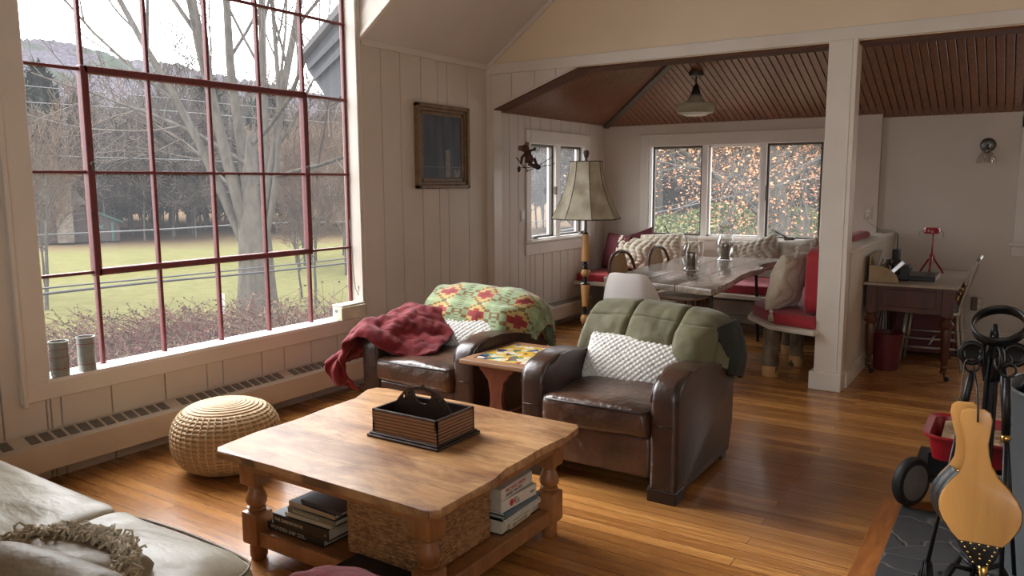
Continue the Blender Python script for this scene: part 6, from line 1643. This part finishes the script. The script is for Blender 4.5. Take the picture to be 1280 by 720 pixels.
# brush band on the left and right of the lawn, small bushy trees
for i in range(16):
    px_ = rt.choice([rt.uniform(40, 58), rt.uniform(350, 440), rt.uniform(380, 450)]); D = rt.uniform(17, 30)
    plant(3, at_bearing(px_, D), rt.uniform(.3, .52), rt.uniform(0, 6.3), 'low twiggy tan shrub around the lawn, seen through the large window', 'twiggy shrubs around the lawn', 'shrub')
for i in range(78):
    px_ = 30+i*5.5+rt.uniform(-8, 8); D = rt.uniform(42, 60)
    plant(5, at_bearing(px_, D), rt.uniform(.5, .85), rt.uniform(0, 6.3), 'grey-brown thicket shrub along the far edge of the lawn', 'thicket shrubs along the far edge of the lawn', 'shrub')
# woods outside the dining windows
for i in range(26):
    px_ = rt.uniform(655, 1050); D = rt.uniform(26, 55)
    plant(rt.choice([0, 1, 2, 4]), at_bearing(px_, D, GZ), rt.uniform(.5, .9), rt.uniform(0, 6.3), 'bare grey tree in the woods seen through the dining windows', 'trees outside the dining windows')

for i in range(56):
    px_ = rt.uniform(655, 1050); D = rt.uniform(26, 46)
    plant(5, at_bearing(px_, D, GZ), rt.uniform(.5, .8), rt.uniform(0, 6.3), 'grey-brown thicket shrub seen low through the dining windows', 'thicket shrubs outside the dining windows', 'shrub')
# evergreens
PINEG = mat('pine_needles', (52, 64, 47), .95, (33, 45, 33), spec=.05, ns=3)
def pine(t, seed, H, spread=.45, m=PINEG):
    r = random.Random(seed); A = T(); W = T(); A.tube([Vector((0, 0, -.2)), Vector((0, 0, H*.5)), Vector((0, 0, H))], [H*.02, H*.014, .02], 7)
    z = H*.1
    while z < H:
        L = (H-z)*spread*r.uniform(.75, 1.15)+.15
        for k in range(6):
            a = r.uniform(0, 6.28); d = Vector((math.cos(a), math.sin(a), r.uniform(-.05, .25))); p = Vector((0, 0, z)); pts = [p, p+d*L*.5, p+d*L+Vector((0, 0, -.05*L))]; W.tube(pts, [.03, .02, .01], 3)
            for q in range(int(16+L*16)):
                s = r.uniform(.2, 1); c = p+d*L*s; e = Vector((r.gauss(0, 1), r.gauss(0, 1), r.gauss(.2, .6))).normalized(); l = r.uniform(.3, .75)*(.5+H/14)
                sd = e.cross(Vector((0, 0, 1))); sd = sd.normalized()*l*.22 if sd.length > .01 else Vector((l*.2, 0, 0))
                bi = len(W.v); W.v += [tuple(c-sd), tuple(c+sd), tuple(c+e*l)]; W.f.append((bi, bi+1, bi+2))
        z += H*.028
    for nm, q, mm in (('trunk', A, BARKG), ('needles', W, m)):
        o = bpy.data.objects.new(nm, q.mesh(nm, mm)); COL.objects.link(o); o.parent = t
for k, (px_, D, H, lab) in enumerate([(66, 48, 8.6, 'tall pine tree at the left of the large window behind the brown house'), (108, 52, 7.4, 'pine tree next to the tall pine left of the lawn'), (24, 46, 9.0, 'dense pine tree at the far left edge of the large window'), (270, 52, 9, 'dark evergreen standing behind the big bare tree'), (340, 48, 8, 'evergreen right of the big bare tree beyond the lawn'), (150, 60, 7, 'small evergreen in the wood beyond the left of the lawn')]):
    tree('pine_tree', lab, 'tree', at_bearing(px_, D, GZ), lambda t: pine(t, 30+k, H))
YG = mat('yellow_green_foliage', (99, 103, 55), .95, (71, 81, 44), ns=2)
def bush(t, seed, Rr, H, m, n=2600, l=.16):
    r = random.Random(seed); A = T(); W = T()
    for k in range(14): 
        a = r.uniform(0, 6.28); grow(A, Vector((0, 0, -.1)), Vector((math.cos(a)*.6, math.sin(a)*.6, 1)), H*.8, .03, 1, r, 2, (4, 6), .2, .6, None, .15)
    for k in range(n):
        a = r.uniform(0, 6.28); rad = Rr*math.sqrt(r.random()); z = H*r.random()**.8; rad *= math.sqrt(max(.05, 1-(z/H)**2)); c = Vector((rad*math.cos(a), rad*math.sin(a), z)); e = Vector((r.gauss(0, 1), r.gauss(0, 1), r.gauss(0, 1))).normalized(); sd = e.orthogonal().normalized()*l*.35
        bi = len(W.v); W.v += [tuple(c-sd), tuple(c+sd), tuple(c+e*l)]; W.f.append((bi, bi+1, bi+2))
    for nm, q, mm in (('stems', A, TWIG), ('leaves', W, m)):
        o = bpy.data.objects.new(nm, q.mesh(nm, mm)); COL.objects.link(o); o.parent = t
for k, (px_, D, Rr, H, lab) in enumerate([(915, 21, 2.6, 2.1, 'yellow-green bush behind the middle pane of the triple window'), (850, 24, 2.2, 1.7, 'olive green bush low in the left pane of the triple window'), (990, 24, 2.4, 1.9, 'dull green bush low in the right pane of the triple window')]):
    tree('bush', lab, 'bush', at_bearing(px_, D, GZ), lambda t: bush(t, 50+k, Rr, H, YG, 7000, .09))

# beech trees with rusty leaves
ORL = mat('rusty_beech_leaves', (171, 120, 80), .8, (144, 90, 53), ns=2)
def beech(t, seed, H, lean, n_leaf, rr_=.2):
    r = random.Random(seed); A = T(); W = T(); tips = []
    grow(A, Vector((0, 0, -.2)), Vector(lean), H, rr_, 0, r, 3, (9, 12), .02, .95, tips, .06, None, 2, 9, .008, .2)
    for k in range(n_leaf):
        c = r.choice(tips)+Vector((r.gauss(0, .25), r.gauss(0, .25), r.gauss(0, .2)))
        e = Vector((r.gauss(0, 1), r.gauss(0, 1), r.gauss(-.5, .6))).normalized(); sd = e.orthogonal().normalized()*.022; l = .066; bi = len(W.v)
        W.v += [tuple(c), tuple(c+e*l*.5+sd), tuple(c+e*l), tuple(c+e*l*.5-sd)]; W.f.append((bi, bi+1, bi+2, bi+3))
    for nm, q, mm in (('trunk', A, BARKG), ('leaves', W, ORL)):
        o = bpy.data.objects.new(nm, q.mesh(nm, mm)); COL.objects.link(o); o.parent = t
tree('beech_tree', 'rusty-leaved beech with a thick grey trunk behind the right pane of the triple window', 'tree', at_bearing(992, 17.5, GZ), lambda t: beech(t, 61, 6.5, (-.12, 0, 1), 8500, .24))
tree('beech_tree', 'slimmer rusty-leaved beech beside the thick-trunked one outside the triple window', 'tree', at_bearing(1012, 19.5, GZ), lambda t: beech(t, 67, 6, (-.05, .1, 1), 5200, .13))
tree('beech_tree', 'rusty-leaved beech branches filling the middle pane of the triple window', 'tree', at_bearing(940, 23, GZ), lambda t: beech(t, 63, 5.5, (.05, 0, 1), 8000, .12))

# tangle of reddish brush close below the large window
def bramble(t, seed, n, H):
    r = random.Random(seed); A = T()
    for k in range(n):
        a = r.uniform(0, 6.28); rad = r.uniform(0, .8); p = Vector((rad*math.cos(a), rad*math.sin(a), 0)); d = Vector((r.gauss(0, .5), r.gauss(0, .5), 1)); h = H*r.uniform(.5, 1.1); g = r.uniform(.5, 1.3)
        pts = [p+d*h*s+Vector((math.cos(a), math.sin(a), 0))*g*s*s*.8-Vector((0, 0, 1))*g*s*s*.45*h for s in np.linspace(0, 1, 7)]; pts = [q+Vector((r.gauss(0, .02), r.gauss(0, .02), 0)) for q in pts]
        A.tube(pts, [.008, .007, .006, .006, .005, .004, .003], 3)
        for j in range(5):
            i = r.randint(2, 5); dd = Vector((r.gauss(0, 1), r.gauss(0, 1), r.uniform(0, 1.2))).normalized()*r.uniform(.12, .4); A.tube([pts[i], pts[i]+dd*.6, pts[i]+dd], [.004, .003, .003], 3)
            c = pts[i]+dd; bi = len(A.v); e = Vector((r.gauss(0, 1), r.gauss(0, 1), r.gauss(0, 1))).normalized()*.03; s2 = e.orthogonal().normalized()*.018; A.v += [tuple(c-s2), tuple(c+s2), tuple(c+e)]; A.f.append((bi, bi+1, bi+2))
    return A
BR = [bramble(None, s, 60, 1.0).mesh('stems', m) for s, m in ((1, TWIGR), (2, TWIGB), (3, TWIGR), (4, TWIGB))]
for i in range(26):
    px_ = 60+i*14.5+rt.uniform(-8, 8); D = rt.uniform(9.5, 13.5); s = rt.uniform(.8, 1.15)*(1.0 if D < 11 else 1.1)
    o = bpy.data.objects.new('bramble', BR[i % 4]); COL.objects.link(o); o.location = at_bearing(px_, D, GZ); o.rotation_euler = (0, 0, rt.uniform(0, 6.3)); o.scale = (s, s, s)
    tag(o, 'leafless reddish bramble in the tangle right below the large window', 'bramble', 'brambles below the large window')
for i, (px_, D, s) in enumerate([(385, 8.6, 1.5), (400, 10.5, 1.3), (345, 11.5, 1.35), (430, 11, 1.6), (58, 11, 1.1)]):
    o = bpy.data.objects.new('bramble', BR[i % 4]); COL.objects.link(o); o.location = at_bearing(px_, D, GZ); o.rotation_euler = (0, 0, i); o.scale = (s, s, s)
    tag(o, 'tall leafless bramble rising above the tangle outside the large window', 'bramble', 'tall brambles outside the large window')

# neighbour's brown house with stone chimney
t = thing('house', 'dark brown house with a grey roof and stone chimney far beyond the lawn', 'house', tuple(at_bearing(92, 42)), 0)
hb = at_bearing(92, 42); dirv = (hb-Vector((0, 0, hb.z))).normalized(); side = Vector((dirv.y, -dirv.x, 0))
Mh = frame(tuple(hb), side, dirv) @ Matrix.Scale(.58, 4)   # x right in view, y away, z up
HB = mat('brown_clapboard', (56, 46, 44), .8, (46, 39, 38), ns=4); HR = mat('grey_shingles', (90, 88, 88), .9, (74, 72, 72), ns=4); HG = mat('green_house_trim', (44, 84, 74), .7); HS = mat('field_stone', (114, 105, 94), .9, (78, 70, 63), ns=3, bmp=.5, bs=6)
b = B(); b.box(-2.6, 1.0, 0, 6, 0, 3.2); b.xf(Mh); obj('wall', b, HB, t)
b = B(); b.prism([(-3.0, 3.1), (-2.0, 4.3), (.3, 4.3), (1.2, 3.0)], 'y', -.4, 6.3); b.xf(Mh); obj('roof', b, HR, t)
b = B(); b.box(.9, 3.4, .3, 5, 0, 1.6); b.prism([(1.0, 1.5), (1.0, 2.6), (3.4, 1.5)], 'y', .3, 5); b.xf(Mh); obj('lean_to', b, HB, t)
b = B(); b.tube([(1.0, .1, 2.72), (3.7, .1, 1.5)], .09, 4); b.box(2.8, 2.95, 0, .1, 0, 1.6); b.box(.3, 2.2, .15, .28, 1.0, 1.35); b.xf(Mh); obj('green_trim', b, HG, t)
b = B(); b.box(-1.1, .1, -.9, .1, 0, 4.3, .05); b.box(-1.2, .2, -1.0, .2, 4.3, 4.6, .04); b.xf(Mh); obj('chimney', b, HS, t)
b = B(); b.box(-2.2, -1.4, -.05, .02, 1.2, 2.2); b.xf(Mh); obj('window', b, mat('dark_house_glass', (60, 64, 70), .2), t)
# marker post, utility wires
p = at_bearing(272, 14.5); b = B(); b.box(p.x-.05, p.x+.05, p.y-.05, p.y+.05, GZ, GZ+.75, .01); tag(obj('marker_post', b, mat('white_post', (214, 214, 210), .6), None), 'short white marker post outside in front of the big tree', 'post')
WIRE = mat('grey_cable', (80, 80, 82), .5); WIRED = mat('dark_cable', (40, 40, 44), .5)
CA = Vector((0, 0, 1.45))
from math import tan
def ray_(px_, py_):
    yaw, pit, rol, f = R_(33.19032), R_(7.6318), R_(-.27551), 977.41
    F = Vector((-math.sin(yaw)*math.cos(pit), math.cos(yaw)*math.cos(pit), -math.sin(pit))); R0 = Vector((math.cos(yaw), math.sin(yaw), 0)); U0 = R0.cross(F); Rr = R0*math.cos(rol)+U0*math.sin(rol); U = U0*math.cos(rol)-R0*math.sin(rol)
    return (F+Rr*((px_-640)/f)-U*((py_-360)/f))
def wire(label, pts, D, r, m):
    P = []
    for x, y in pts: d = ray_(x, y); d = d/math.hypot(d.x, d.y); P.append(CA+d*D(x) if callable(D) else CA+d*D)
    P = cr(np.array([tuple(q) for q in P]), np.linspace(0, len(P)-1, 40)); b = B(); b.tube([tuple(q) for q in P], r, 5); tag(obj('utility_wire', b, m, None, True), label, 'wire')
wire('upper of the two dark wires sagging low across the lawn view', [(-60, 378), (50, 361), (200, 347), (320, 335), (440, 322), (560, 305)], lambda x: 9+x*.012, .011, WIRED)
wire('lower and thicker of the two dark wires crossing low before the lawn', [(-60, 383), (50, 368), (200, 352), (320, 341), (440, 328), (560, 312)], lambda x: 9+x*.012, .016, WIRED)
wire('pale wire running level with the far edge of the lawn', [(-60, 300), (50, 294), (200, 287), (320, 280), (440, 277), (560, 270)], 20, .02, WIRE)
wire('thin pale wire high across the hillside view, upper one', [(-60, 98), (40, 108), (200, 122), (350, 136), (440, 140), (560, 148)], 24, .012, WIRE)
wire('thin pale wire just under the topmost one across the hillside view', [(-60, 118), (40, 128), (200, 138), (350, 150), (440, 154), (560, 160)], 24, .014, WIRE)
wire('thin pale wire crossing mid-height of the big window view', [(-60, 190), (40, 194), (200, 199), (350, 204), (440, 204), (560, 206)], 24, .012, WIRE)
wire('lower wire sloping across the dining window view', [(640, 300), (820, 266), (900, 248), (980, 230), (1100, 205)], 16, .014, WIRE)
wire('upper thin wire sloping across the dining window view', [(640, 280), (820, 260), (900, 240), (980, 215), (1100, 170)], 17, .009, WIRE)

# eave of this house outside, right of the large window
b = B()
b.prism([(-3.99, 2.86), (-4.60, 2.42), (-4.58, 2.36), (-4.42, 2.18), (-4.40, 2.12), (-4.28, 2.12), (-3.99, 2.30)], 'y', 4.26, 5.6)
bmesh.ops.translate(b.bm, verts=b.bm.verts, vec=(-.05, 0, -.05))
for k in range(2): b.prism([(-3.99, 2.74-.12*k), (-4.60+.06*k, 2.34-.08*k), (-4.60+.06*k, 2.30-.08*k), (-3.99, 2.66-.12*k)], 'y', 4.235, 4.25)
struct('trim_14', b, mat('grey_eave_boards', (48, 50, 56), .7, (38, 40, 45), ns=4))
b = B(); b.prism([(-4.12, 2.83), (-4.70, 2.41), (-4.70, 2.37), (-4.12, 2.76)], 'y', 4.22, 5.6); struct('trim_15', b, HR)
b = B(); b.box(-4.16, -4.115, 4.20, 5.6, 1.2, 2.4); struct('wall_outside', b, METALRED)

# ------------------------------------------------------------------ light
w = bpy.data.worlds.new('overcast'); S.world = w; w.use_nodes = True; n = w.node_tree; bg = n.nodes['Background']
tc = n.nodes.new('ShaderNodeTexCoord'); sp = n.nodes.new('ShaderNodeSeparateXYZ'); n.links.new(tc.outputs['Generated'], sp.inputs[0])
tn = n.nodes.new('ShaderNodeTexNoise'); tn.inputs['Scale'].default_value = 2.5; tn.inputs['Detail'].default_value = 4; n.links.new(tc.outputs['Generated'], tn.inputs['Vector'])
mr = n.nodes.new('ShaderNodeMapRange'); n.links.new(tn.outputs[0], mr.inputs[0]); mr.inputs[1].default_value = .35; mr.inputs[2].default_value = .7
mx = n.nodes.new('ShaderNodeMix'); mx.data_type = 'RGBA'; n.links.new(mr.outputs[0], mx.inputs[0]); mx.inputs[6].default_value = (.93, .96, 1, 1); mx.inputs[7].default_value = (1, 1, 1, 1)
n.links.new(mx.outputs[2], bg.inputs[0])
def wm(op, a, b_=0., c_=0.):
    x = n.nodes.new('ShaderNodeMath'); x.operation = op
    for i, v in enumerate((a, b_, c_)):
        if isinstance(v, bpy.types.NodeSocket): n.links.new(v, x.inputs[i])
        else: x.inputs[i].default_value = v
    return x.outputs[0]
nrm = n.nodes.new('ShaderNodeVectorMath'); nrm.operation = 'NORMALIZE'; n.links.new(tc.outputs['Generated'], nrm.inputs[0])
dt = n.nodes.new('ShaderNodeVectorMath'); dt.operation = 'DOT_PRODUCT'; n.links.new(nrm.outputs[0], dt.inputs[0]); dt.inputs[1].default_value = Vector((-.78, .12, .62)).normalized()
lobe = wm('MULTIPLY', wm('EXPONENT', wm('MULTIPLY', wm('SUBTRACT', dt.outputs['Value'], 1.), LOBEK)), LOBE)     # brighter cloud in front of the hidden sun
zen = wm('MULTIPLY_ADD', wm('MAXIMUM', sp.outputs[2], 0.), 1.3, .75)                                          # overcast sky is brighter overhead
n.links.new(wm('MULTIPLY', wm('ADD', zen, lobe), SKY), bg.inputs[1])
def sun(name, rot, e, ang, col):
    l = bpy.data.lights.new(name, 'SUN'); l.energy = e; l.angle = ang; l.color = col; o = bpy.data.objects.new(name, l); COL.objects.link(o); o.rotation_euler = rot
def portal(name, loc, sx_, sy_, rot):
    l = bpy.data.lights.new(name, 'AREA'); l.shape = 'RECTANGLE'; l.size = sx_; l.size_y = sy_; l.cycles.is_portal = True
    o = bpy.data.objects.new(name, l); COL.objects.link(o); o.location = loc; o.rotation_euler = rot
# portals only steer the sampling of sky light through the openings
portal('portal_big', (XL-.2, (W1[0]+W1[1])/2, (W1[2]+W1[3])/2), W1[3]-W1[2]+.1, W1[1]-W1[0]+.1, (0, -PI/2, 0))
portal('portal_side', (XL-.2, (W2[0]+W2[1])/2, (W2[2]+W2[3])/2), W2[3]-W2[2]+.1, W2[1]-W2[0]+.1, (0, -PI/2, 0))
portal('portal_far', ((F0+F1)/2, YF+.2, (FZ0+FZ1)/2), F1-F0+.1, FZ1-FZ0+.1, (-PI/2, 0, 0))
portal('portal_nook', ((G0+G1)/2, YF2+.2, (GZ0+GZ1)/2), G1-G0+.1, GZ1-GZ0+.1, (-PI/2, 0, 0))
portal('portal_rear', ((BX0+BX1)/2, YB-.2, (BZ0+BZ1)/2), BX1-BX0+.1, BZ1-BZ0+.1, (PI/2, 0, 0))
cd = bpy.data.cameras.new('camera'); cam = bpy.data.objects.new('camera', cd); COL.objects.link(cam); S.camera = cam
cd.sensor_width = 36; cd.sensor_fit = 'HORIZONTAL'; cd.lens = 977.41/1280*36; cd.clip_end = 2000; cd.clip_start = .02
yaw, pit, rol = R_(33.19032), R_(7.6318), R_(-.27551)
F = Vector((-math.sin(yaw)*math.cos(pit), math.cos(yaw)*math.cos(pit), -math.sin(pit))); R0 = Vector((math.cos(yaw), math.sin(yaw), 0)); U0 = R0.cross(F)
Rr = R0*math.cos(rol)+U0*math.sin(rol); U = U0*math.cos(rol)-R0*math.sin(rol)
Mc = Matrix.Identity(4)
for i in range(3): Mc[i][0] = Rr[i]; Mc[i][1] = U[i]; Mc[i][2] = -F[i]
Mc[2][3] = 1.45
cam.matrix_world = Mc
S.view_settings.view_transform = 'Standard'; S.view_settings.look = 'None'; S.view_settings.gamma = 1; S.view_settings.use_curve_mapping = False
S.view_settings.exposure = EXPO
